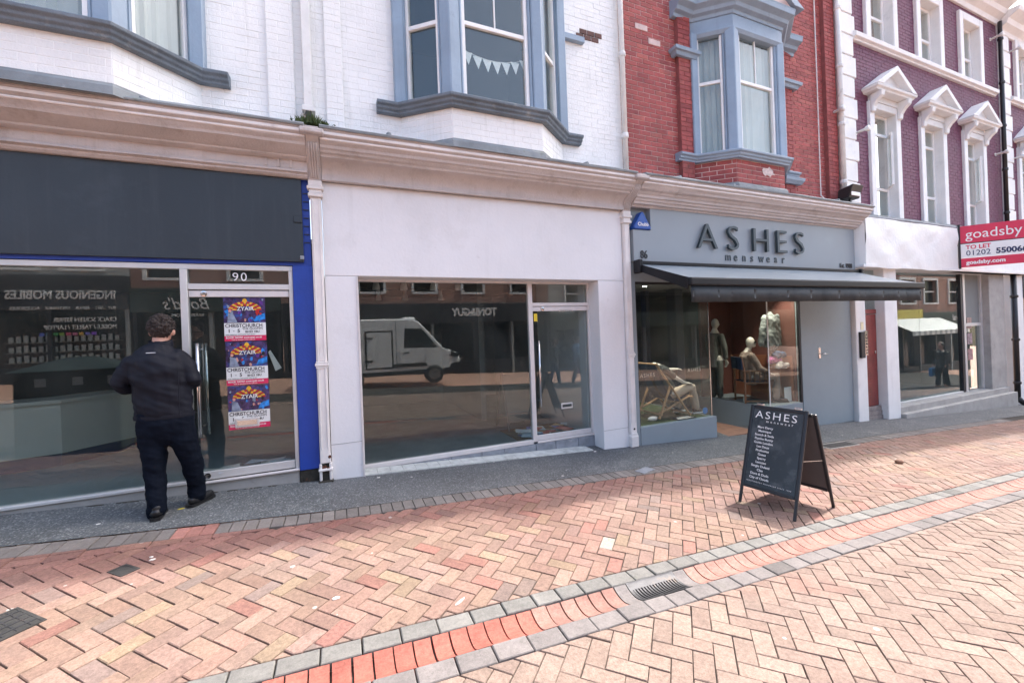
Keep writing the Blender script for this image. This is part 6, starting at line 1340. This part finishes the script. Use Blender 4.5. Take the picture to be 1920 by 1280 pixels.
blob('shirt', [[((4.42, 5.75, 1.0), (.10, .155)), ((4.42, 5.75, 1.25), (.10, .145)), ((4.42, 5.75, 1.47), (.095, .18)), ((4.42, 5.75, 1.54), (.06, .09))], [((4.42, 5.59, 1.48), .06), ((4.47, 5.57, 1.33), .055)], [((4.42, 5.91, 1.48), .06), ((4.44, 5.93, 1.33), .055)]], 'shirt_blue', m2, voxel=.012, smooth=3, wr=.006)
blob('trousers', [[((4.42, 5.75, 1.02), (.10, .155)), ((4.42, 5.75, .92), (.10, .16))], [((4.42, 5.67, .95), .095), ((4.42, 5.67, .58), .072), ((4.42, 5.67, .20), .065)], [((4.42, 5.83, .95), .095), ((4.44, 5.83, .58), .072), ((4.44, 5.83, .20), .065)]], 'jeans', m2, voxel=.012, smooth=3, wr=.006)
ht = thing('straw_hat', 'pale straw hat hanging against the left edge of the menswear window', 'hat', (4.42, 5.3, 1.45)); MB().lathe([(.005, .08), (.07, .075), (.085, .0), (.15, -.005), (.16, -.015), (.085, -.008)], (4.36, 5.42, 1.40), 20, axis='x').build('hat_body', 'hat_straw', ht, smooth=True)
# (3) seated in the director's chair, tan suit and sunglasses
CX, CY_ = 7.40, 5.62; F2 = .137
def X(u, v, z): return (CX + u * .86 + v * .51, CY_ - u * .51 + v * .86, F2 + z)       # figure faces the corner of the window
ch_ = thing('directors_chair', 'brown timber director chair with navy seat in the right menswear window', 'chair', (CX, CY_, F2))
for u_ in (-.22, .2):
    for v_ in (-.24, .24): MB().bar(X(u_, v_, 0), X(u_, v_, .60), .03, .03).build('leg', 'timber_brown', ch_, bevel=.004)
for v_ in (-.24, .24):
    MB().bar(X(-.25, v_, .615), X(.24, v_, .615), .05, .022).build('armrest', 'timber_brown', ch_, bevel=.004); MB().bar(X(-.2, v_, .04), X(.18, v_, .04), .03, .025).build('rail', 'timber_brown', ch_); MB().bar(X(-.22, v_, .60), X(-.27, v_, .90), .025, .025).build('back_post', 'timber_brown', ch_)
    for k in range(4): MB().bar(X(-.13 + .09 * k, v_, .40), X(-.13 + .09 * k, v_, .60), .012, .012).build('spindle', 'timber_brown', ch_)
    MB().bar(X(-.2, v_, .39), X(.2, v_, .39), .03, .025).build('rail', 'timber_brown', ch_)
MB().hexa([X(-.22, -.22, .40), X(.2, -.22, .40), X(.2, .22, .40), X(-.22, .22, .40)], [X(-.22, -.22, .41), X(.2, -.22, .41), X(.2, .22, .41), X(-.22, .22, .41)]).build('seat_canvas', 'canvas_navy', ch_); MB().hexa([X(-.27, -.25, .64), X(-.25, -.25, .64), X(-.25, .25, .64), X(-.27, .25, .64)], [X(-.28, -.25, .87), X(-.26, -.25, .87), X(-.26, .25, .87), X(-.28, .25, .87)]).build('back_canvas', 'canvas_navy', ch_)
m3 = blob('mannequin', [
    [(X(-.05, 0, .47), (.10, .15)), (X(-.08, 0, .70), (.09, .14)), (X(-.07, 0, .90), (.085, .16)), (X(-.05, 0, 1.0), (.05, .06)), (X(-.02, 0, 1.06), .045)],
    [(X(-.06, .18, .91), .045), (X(.06, .24, .66), .036), (X(.28, .20, .56), .028)], [(X(-.06, -.18, .91), .045), (X(.06, -.24, .66), .036), (X(.26, -.16, .55), .028)],
    *hand_chains(X(.28, .20, .56), (.86, -.51, -.2)), *hand_chains(X(.26, -.16, .55), (.86, -.40, -.25)),
    [(X(0, .09, .48), .075), (X(.42, .15, .50), .055), (X(.52, .16, .08), .038)], [(X(0, -.09, .48), .075), (X(.40, -.14, .50), .055), (X(.36, -.15, .08), .038)]],
    'mannequin', None, voxel=.009, smooth=3, balls=[(X(.0, 0, 1.15), (.08, .08, .105)), (X(.05, 0, 1.10), (.05, .05, .05)), (X(.095, 0, 1.13), (.014, .014, .02))])
tag(m3, 'bald seated mannequin in tan suit and dark sunglasses in the right menswear window', 'mannequin')
blob('suit_jacket', [[(X(-.04, 0, .44), (.125, .18)), (X(-.07, 0, .70), (.11, .165)), (X(-.07, 0, .88), (.105, .19)), (X(-.055, 0, .965), (.07, .11))], [(X(-.06, .175, .90), .068), (X(.05, .235, .665), .06), (X(.25, .20, .57), .048)], [(X(-.06, -.175, .90), .068), (X(.05, -.235, .665), .06), (X(.23, -.165, .56), .048)]], 'suit_tan', m3, voxel=.011, smooth=3, wr=.007)
blob('suit_trousers', [[(X(-.03, 0, .46), (.12, .17)), (X(.06, 0, .47), (.10, .165))], [(X(.02, .09, .48), .09), (X(.42, .15, .50), .075), (X(.47, .155, .3), .066), (X(.52, .16, .11), .064)], [(X(.02, -.09, .48), .09), (X(.40, -.14, .50), .075), (X(.38, -.145, .3), .066), (X(.36, -.15, .11), .064)]], 'suit_tan', m3, voxel=.011, smooth=3, wr=.007)
MB().add([X(.045, -.045, .93), X(.05, .045, .93), X(.065, 0, .70), X(.055, -.04, .932), X(.06, .04, .932), X(.075, 0, .71)], [(0, 1, 2), (5, 4, 3), (0, 3, 4, 1), (1, 4, 5, 2), (2, 5, 3, 0)]).build('shirt_front', 'white_paint', m3)
MB().tube([X(.05, -.085, 1.155), X(.088, -.03, 1.155), X(.092, .03, 1.155), X(.05, .085, 1.155)], (.018), 8).build('sunglasses', 'lens', m3)
a0_ = math.atan2(-.51, .86); p_ = X(.54, .16, 0); simple_shoe(p_[0], p_[1], F2, a0_, 'timber_brown', m3, False); p_ = X(.38, -.15, 0); simple_shoe(p_[0], p_[1], F2, a0_, 'shoe_black', m3, False)
# (4) standing suit behind
m4 = blob('mannequin', [[((7.24, 6.30, .95), (.09, .14)), ((7.24, 6.30, 1.2), (.08, .12)), ((7.24, 6.30, 1.43), (.08, .16)), ((7.24, 6.30, 1.57), (.045, .05))], [((7.24, 6.15, 1.42), .045), ((7.27, 6.11, 1.18), .036), ((7.32, 6.12, .92), .026)], [((7.24, 6.45, 1.42), .045), ((7.27, 6.49, 1.18), .036), ((7.32, 6.48, .92), .026)], *hand_chains((7.32, 6.12, .92), (.1, 0, -1), up=(1, 0, 0)), *hand_chains((7.32, 6.48, .92), (.1, 0, -1), up=(1, 0, 0)), [((7.24, 6.22, .95), .085), ((7.24, 6.22, .55), .055), ((7.24, 6.22, F2 + .05), .04)], [((7.24, 6.38, .95), .085), ((7.24, 6.38, .55), .055), ((7.24, 6.38, F2 + .05), .04)]], 'mannequin', None, voxel=.011, smooth=3, balls=[((7.25, 6.29, 1.68), (.075, .075, .105)), ((7.27, 6.22, 1.66), (.02, .02, .03))])
tag(m4, 'standing mannequin in a grey suit behind the seated one', 'mannequin')
blob('suit_jacket', [[((7.24, 6.30, .78), (.12, .18)), ((7.24, 6.30, 1.15), (.105, .15)), ((7.24, 6.30, 1.42), (.10, .185)), ((7.24, 6.30, 1.50), (.06, .10))], [((7.24, 6.14, 1.42), .062), ((7.27, 6.10, 1.18), .055), ((7.31, 6.11, .97), .045)], [((7.24, 6.46, 1.42), .062), ((7.27, 6.50, 1.18), .055), ((7.31, 6.49, .97), .045)]], 'suit_grey', m4, voxel=.012, smooth=3, wr=.006)
blob('suit_trousers', [[((7.24, 6.30, .98), (.10, .155)), ((7.24, 6.30, .88), (.10, .16))], [((7.24, 6.22, .9), .09), ((7.24, 6.22, .55), .07), ((7.24, 6.22, .2), .062)], [((7.24, 6.38, .9), .09), ((7.24, 6.38, .55), .07), ((7.24, 6.38, .2), .062)]], 'suit_grey', m4, voxel=.012, smooth=3)
# hanging jacket, folded shirts, box
hj = blob('hanging_jacket', [[((7.74, 5.42, 1.20), (.10, .24)), ((7.72, 5.42, 1.45), (.09, .20)), ((7.72, 5.42, 1.72), (.08, .17)), ((7.72, 5.42, 1.83), (.05, .08))], [((7.58, 5.42, 1.76), .06), ((7.47, 5.42, 1.50), .06), ((7.43, 5.41, 1.26), .055)], [((7.87, 5.42, 1.76), .06), ((7.92, 5.43, 1.50), .06), ((7.93, 5.43, 1.26), .055)]], mat('denim_pale', (.17, .19, .185), .85, .4, 9), None, voxel=.012, smooth=3, wr=.022, wfreq=(9, 9, 9)); tag(hj, 'pale grey crumpled jacket hanging over the seated mannequin', 'jacket')
for i, (x_, y_, z_, c, lab) in enumerate(((7.80, 5.33, 1.03, (.03, .08, .16), 'folded dark blue shirt on the display in the right menswear window'), (7.70, 5.36, .93, (.45, .10, .28), 'pink patterned shirt spread on the display in the right menswear window'), (7.82, 5.30, .82, (.45, .43, .40), 'folded cream shirt on the display beside the mannequin\'s hand'))):
    o = blob('folded_shirt', [[((x_ - .12, y_, z_), (.05, .06)), ((x_, y_ + .02, z_ + .02), (.07, .07)), ((x_ + .12, y_, z_ - .01), (.05, .06))]], mat('shirt_cloth_%d' % i, c, .85, .5, 18), None, voxel=.012, smooth=2, wr=.03, wfreq=(14, 14, 14), seed=i * 7); tag(o, lab, 'shirt')
st_ = B(7.66, 7.97, 5.42, 5.85, F2, .78).build('display_stand', 'orange_panel', bevel=.01); tag(st_, 'orange-brown display block behind the seated mannequin', 'display stand')
cd = part_box('price_card', 'poster_white', None, 7.76, 7.95, 5.22, 5.23, F2 + .01, F2 + .28, 0); cd.rotation_euler = (-.0, 0, 0); tag(cd, 'white handwritten card standing in the right menswear window corner', 'sign')
hc = part_box('hand_sanitiser', 'poster_white', None, 7.17, 7.22, 5.60, 5.64, F2, F2 + .12, .01); tag(hc, 'small white bottle on the floor of the right menswear window', 'bottle')
# ================================================================== the other side of the street, seen in the glass
OY = -9.0
mat('opp_brick', (.34, .20, .16), .85, .15, 3, .3, 40); mat('opp_render', (.42, .41, .39), .8, .1, 1); mat('opp_dark', (.02, .024, .03), .5, .1, 2); mat('opp_green', (.03, .05, .045), .5, .1); mat('opp_glass', (.012, .015, .016), .08, .1)
mat('shelf_lit', (.4, .45, .45), .6, .3, 25); mat('yellow_sign', (.6, .5, .1), .6, .05); mat('stripe_white', (.75, .76, .74), .7, .05); mat('stripe_grey', (.3, .33, .33), .7, .05)
ROT_OPP = Matrix(((-1, 0, 0), (0, 0, 1), (0, 1, 0)))      # lettering that faces +Y
def opp(label, x0, x1, h, wm, fascia, txts, wins, shop='opp_glass', fz=(2.55, 3.45), OY=-9.0):
    gz_ = lambda x: G(x, OY)
    t = thing('opposite_building', label, 'building', ((x0 + x1) / 2, OY - 1, gz_((x0 + x1) / 2)))
    g0 = gz_((x0 + x1) / 2)
    hol = [(xc - w_ / 2, xc + w_ / 2, g0 + zb, g0 + zt) for xc, w_, zb, zt in wins]
    holed(x0, x1, g0 + fz[1], g0 + h, hol, OY - .4, OY).build('wall', wm, t)
    B(x0, x1, OY - .3, OY + .15, g0 + fz[0], g0 + fz[1]).build('fascia', fascia, t, bevel=.01); B(x0, x1, OY - .32, OY - .25, g0 - 1, g0 + fz[0]).build('shop_window', shop, t); B(x0, x1, OY - .25, OY, g0 - 1.2, g0 + .45).build('stall_riser', 'opp_dark', t)
    n = max(2, int((x1 - x0) / 1.9))
    for i in range(n + 1): xx = x0 + .1 + (x1 - x0 - .2) * i / n; B(xx - .06, xx + .06, OY - .25, OY + .04, g0 - 1, g0 + fz[0]).build('mullion', 'stripe_grey' if i % 2 else 'opp_dark', t)
    for xc, w_, zb, zt in wins:
        f = holed(xc - w_ / 2 - .12, xc + w_ / 2 + .12, g0 + zb - .1, g0 + zt + .15, [(xc - w_ / 2, xc + w_ / 2, g0 + zb, g0 + zt)], OY - .05, OY + .06).build('window', 'stucco_white', t); B(xc - w_ / 2, xc + w_ / 2, OY - .2, OY - .18, g0 + zb, g0 + zt).build('pane', 'opp_glass', f); B(xc - w_ / 2, xc + w_ / 2, OY - .17, OY - .1, g0 + (zb + zt) / 2 - .04, g0 + (zb + zt) / 2 + .04).build('meeting_rail', 'white_paint', f)
    for s, xr, z, size, kk in txts: text('lettering', s, kk.pop('m', 'white_letter'), t, (xr, OY + .165, z), size, .02, rot=ROT_OPP, **kk)
    B(x0, x1, OY - 4, OY - .4, g0 + h - .2, g0 + h).build('roof', 'roof_slate', t)
    return t
W2 = lambda xs_: [(x_, 1.0, 3.85, 5.2) for x_ in xs_]
o1 = opp('dark phone repair shop across the street, mirrored in the window of number 90', -13.5, -7.0, 5.6, 'opp_render', 'opp_dark', [('INGENIOUS MOBILES', -7.35, 3.42, .42, dict(offset=.008, sx=.72)), ('BUY    SELL    REPAIR    EXCHANGE    ACCESSORIES', -7.35, 3.05, .15, dict(sx=.8)), ('CRACK SCREEN REPAIR', -7.35, 2.62, .22, dict(sx=.72)), ('MOBILE / TABLET / LAPTOP', -7.35, 2.36, .22, dict(sx=.72))], W2((-12, -10, -8.3)), fz=(2.4, 3.6))
for r_ in range(3):
    B(-10.4, -7.3, OY - .2, OY - .1, 1.25 + .34 * r_, 1.27 + .34 * r_).build('shelf', 'stripe_grey', o1)
    for i in range(16): B(-10.3 + .185 * i, -10.2 + .185 * i, OY - .18, OY - .12, 1.28 + .34 * r_, 1.45 + .34 * r_ + .03 * (i % 3)).build('phone_case', 'shelf_lit', o1)
for i in range(9): B(-9.5 + .17 * i, -9.38 + .17 * i, OY - .1, OY - .06, 2.16, 2.26).build('coloured_letter', mat('rainbow_%d' % i, ((.1, .2, .8), (.1, .5, .7), (.1, .6, .2), (.3, .6, .1), (.7, .1, .2), (.7, .2, .4), (.7, .5, .1), (.2, .2, .7), (.3, .1, .8))[i], .4), o1)
opp('green-fronted shop with script lettering across the street', -6.98, -2.2, 5.9, 'opp_brick', 'opp_green', [("Bond's", -4.55, 3.02, .62, dict(shear=.35, sx=.85)), ('BARBERSHOPS', -4.75, 2.74, .16, dict())], W2((-6, -3.4)))
opp('salon across the street, its sign mirrored in the vacant white shop', -2.18, 10.4, 6.0, 'opp_brick', 'opp_dark', [('TONI&GUY', 7.35, 2.60, .52, dict(offset=.022, sx=.86)), ('KAI', -.4, 2.7, .6, dict(sx=.9))], W2((-1, 1.4, 3.8, 6.2, 8.8)), fz=(2.35, 3.3))
opp('grey rendered building with a dark green shop across the lower street', 10.42, 26.4, 6.2, 'opp_render', 'opp_green', [], W2((12, 14.5, 17, 19.5, 22, 24.5)))
O2 = -3.2
oR = opp('pinkish brick building with white windows where the lower street narrows', 27, 46, 6.0, 'opp_brick', 'opp_green', [('Revival', 38.4, 1.42, .55, dict(sx=1.3))], [(x_, 1.5, 4.3, 5.7) for x_ in (29, 31.6, 34.2, 37.2, 40, 43)], fz=(2.9, 3.7), OY=O2)
B(29.0, 32.8, O2 + .16, O2 + .2, 1.62, 2.15).build('yellow_fascia', 'yellow_sign', oR)
aw2 = thing('striped_awning', 'white awning with striped valance across the lower street', 'awning', (32, O2 + 1, 1.4)); zA = 1.60
NS = 22
for i in range(NS):
    xa = 28.5 + 6.2 * i / NS; xb = 28.5 + 6.2 * (i + 1) / NS; MB().hexa([(xa, O2 + .2, zA), (xb, O2 + .2, zA), (xb, O2 + 1.5, zA - .7), (xa, O2 + 1.5, zA - .7)], [(xa, O2 + .2, zA + .01), (xb, O2 + .2, zA + .01), (xb, O2 + 1.5, zA - .69), (xa, O2 + 1.5, zA - .69)]).build('stripe', 'stripe_white', aw2); B(xa, xb, O2 + 1.48, O2 + 1.50, zA - .92, zA - .695).build('valance', 'stripe_white' if i % 2 else 'stripe_grey', aw2)
# green street cabinet mirrored in number 90's window
gc = thing('street_cabinet', 'dark green street cabinet with hipped lid, mirrored in the window of number 90', 'street cabinet', (-3.45, 2.3, G(-3.45, 2.3)))
z0_ = G(-3.45, 2.3); mat('cabinet_green', (.03, .045, .038), .5, .15, 4)
B(-4.0, -2.9, 1.95, 2.65, z0_, z0_ + 1.16).build('body', 'cabinet_green', gc, bevel=.015)
MB().add([(-4.05, 1.9, z0_ + 1.16), (-2.85, 1.9, z0_ + 1.16), (-2.85, 2.7, z0_ + 1.16), (-4.05, 2.7, z0_ + 1.16), (-3.6, 2.3, z0_ + 1.33), (-3.3, 2.3, z0_ + 1.33)], [(3, 2, 1, 0), (0, 1, 5, 4), (1, 2, 5), (2, 3, 4, 5), (3, 0, 4)]).build('lid', 'cabinet_green', gc)
for x_ in (-3.78, -3.40, -3.03): B(x_, x_ + .11, 2.651, 2.656, z0_ + .95, z0_ + 1.06).build('label', 'poster_white', gc)
# white delivery van mirrored in the vacant shop
vn = thing('delivery_van', 'white refrigerated delivery van parked across the street, mirrored in the vacant shop window', 'van', (1.2, -4.4, G(1.2, -4)))
vz = G(2.0, -4.0); vy0, vy1 = -5.45, -3.55; mat('van_white', (.88, .89, .9), .3, .03, 2); mat('van_black', (.02, .02, .022), .5)
prof = [(-.35, .42), (3.55, .42), (3.86, .50), (3.92, .78), (3.82, 1.02), (3.34, 1.20), (2.72, 1.90), (2.52, 2.12), (2.3, 2.24), (-.28, 2.26), (-.35, 2.1)]
MB().prism([(a, b_ + vz) for a, b_ in prof], 'y', vy0, vy1).build('body', 'van_white', vn, bevel=.05, seg=2)
def vp(n_, m_, poly, o=.006): return MB().prism([(a, b_ + vz) for a, b_ in poly], 'y', vy1 - .01, vy1 + o).build(n_, m_, vn)
vp('side_window', 'opp_glass', [(1.98, 1.26), (3.12, 1.24), (2.74, 1.72), (2.58, 1.90), (2.02, 1.92)]); vp('cab_door', 'van_white', [(1.85, .62), (3.0, .62), (3.06, 1.22), (1.85, 1.24)], .012); vp('door_handle', 'van_black', [(1.95, 1.08), (2.15, 1.08), (2.15, 1.12), (1.95, 1.12)], .025)
vp('fridge_door_seal', 'van_black', [(.74, .60), (1.62, .60), (1.62, 1.86), (.74, 1.86)], .008); vp('fridge_door', 'van_white', [(.79, .65), (1.57, .65), (1.57, 1.81), (.79, 1.81)], .016)
for z in (.85, 1.6): vp('hinge', 'van_black', [(.72, z), (.98, z), (.98, z + .05), (.72, z + .05)], .03)
vp('side_moulding', 'van_black', [(1.6, .62), (2.75, .62), (2.7, .74), (1.6, .74)], .02); vp('rear_panel_line', 'van_black', [(1.72, .55), (1.735, .55), (1.735, 2.15), (1.72, 2.15)], .004); vp('bumper', 'van_black', [(3.45, .40), (3.90, .44), (3.925, .70), (3.6, .66)], .012); vp('headlight', 'steel', [(3.55, .92), (3.83, .86), (3.86, .98), (3.6, 1.1)], .02); vp('lower_sill', 'van_black', [(-.3, .36), (3.5, .36), (3.5, .5), (-.3, .5)], .004)
for x_ in (.35, 2.98):
    w_ = MB().lathe([(.16, .24), (.30, .24), (.33, .2), (.33, .02), (.30, 0), (.16, 0)], (x_, vy1 - .22, vz + .33), 24, axis='y').build('wheel', 'van_black', vn, smooth=True); MB().lathe([(.19, .245), (.17, .235), (.05, .25), (.01, .25)], (x_, vy1 - .22, vz + .33), 20, axis='y').build('rim', 'steel', w_)
B(2.0, 2.42, -4.8, -3.75, vz + 2.2, vz + 2.31).build('roof_unit', 'van_white', vn, bevel=.04)
MB().ball((2.95, vy1 + .14, vz + 1.32), (.06, .09, .11), 10, 8).build('wing_mirror', 'van_black', vn)
# passers-by mirrored in the glass
def walker(label, x, y, rz, coat, leg_, h=1.68, stride=.16, bag=None):
    k = h / 1.75; c_, s_ = math.cos(rz), math.sin(rz); z = G(x, y)
    f = lambda u, v, w_: (x + (u * c_ - v * s_) * k, y + (u * s_ + v * c_) * k, z + w_ * k)
    b_ = blob('person', [[(f(0, 0, .95), (.10, .14)), (f(0, 0, 1.2), (.09, .13)), (f(0, 0, 1.42), (.08, .16)), (f(.01, 0, 1.52), .05), (f(.02, 0, 1.58), .045)], [(f(0, .17, 1.40), .045), (f(-.05, .22, 1.14), .036), (f(.05, .22, .92), .026), (f(.06, .22, .84), (.02, .03))], [(f(0, -.17, 1.40), .045), (f(.02, -.23, 1.14), .036), (f(.12, -.22, .93), .026), (f(.14, -.22, .85), (.02, .03))], [(f(0, .08, .95), .085), (f(stride * .6, .08, .52), .055), (f(stride, .08, .08), .04), (f(stride + .12, .08, .05), .035)], [(f(0, -.08, .95), .085), (f(-stride * .3, -.08, .52), .055), (f(-stride, -.08, .10), .04), (f(-stride + .10, -.08, .05), .035)]], 'skin', None, voxel=.013, smooth=3, balls=[(f(.03, 0, 1.67), (.085 * k, .08 * k, .11 * k))])
    tag(b_, label, 'person')
    blob('coat', [[(f(0, 0, .82), (.13, .18)), (f(0, 0, 1.15), (.12, .165)), (f(0, 0, 1.40), (.10, .19)), (f(0, 0, 1.50), (.06, .09))], [(f(0, .17, 1.40), .065), (f(-.05, .22, 1.14), .058), (f(.04, .22, .95), .045)], [(f(0, -.17, 1.40), .065), (f(.02, -.23, 1.14), .058), (f(.11, -.22, .96), .045)]], coat, b_, voxel=.014, smooth=3, wr=.01); blob('trousers', [[(f(0, .08, .95), .10), (f(stride * .6, .08, .52), .075), (f(stride, .08, .12), .062)], [(f(0, -.08, .95), .10), (f(-stride * .3, -.08, .52), .075), (f(-stride, -.08, .13), .062)]], leg_, b_, voxel=.014, smooth=3); blob('hair', [], 'hair_dark', b_, voxel=.012, smooth=2, balls=[(f(.0, 0, 1.71), (.09 * k, .09 * k, .09 * k))])
    if bag:
        p = f(.12, bag[1], .62); o = B(p[0] - .16, p[0] + .16, p[1] - .06, p[1] + .06, p[2] - .2, p[2] + .14).build('carrier_bag', mat('bag_' + bag[0], bag[2], .5, .1, 6), bevel=.03); tag(o, f'{bag[0]} carrier bag held by a passer-by', 'carrier bag')
walker('passer-by in dark coat with a blue bag, mirrored in the plate glass', 21.5, 2.1, math.radians(165), 'jacket_black', 'suit_grey', 1.72, .12, ('blue', .24, (.02, .25, .6)))
walker('second passer-by in dark coat walking close beside the first, mirrored in the plate glass', 21.05, 2.3, math.radians(200), 'opp_dark', 'trouser_navy', 1.66, .14)
walker('passer-by in patterned top mirrored in the door of the vacant shop', 7.7, -1.85, math.radians(10), 'shirt_blue', 'suit_grey', 1.68, .18, ('pink', -.24, (.6, .1, .25)))
walker('passer-by in dark clothes mirrored beside the one with the pink bag', 6.9, -2.1, math.radians(10), 'opp_dark', 'jeans', 1.62, .16)

bpy.data.scenes.remove(TMP)
# kinds that repeat share a group phrase
GROUPS = {'poster': 'circus posters on the glass door of number 90', 'mannequin': 'mannequins in the menswear windows', 'downlight': 'ceiling downlights of the menswear windows', 'pilaster': 'shopfront pilasters', 'wall fitting': 'small white wall brackets', 'access cover': 'access covers in the pavement',
          'shopfront': 'shopfronts along the street', 'drainpipe': 'drainpipes on the facades', 'ceiling disc': 'ceiling discs in shop 90', 'shirt': 'shirts on the window display', 'mortar': 'mortar rubble at the foot of shop 90', 'litter': 'paper scraps on the ground', 'track light': 'lighting tracks in the vacant shop', 'mail': 'post lying behind the shop doors'}
for o in SC.objects:
    c = o.get('category')
    if c in GROUPS and o.parent is None: o['group'] = GROUPS[c]
    if o.name.startswith('opposite_building'): o['group'] = 'buildings across the street'
    elif o.name.startswith('person') and c == 'person' and 'passer-by' in o['label']: o['group'] = 'passers-by mirrored in the glass'
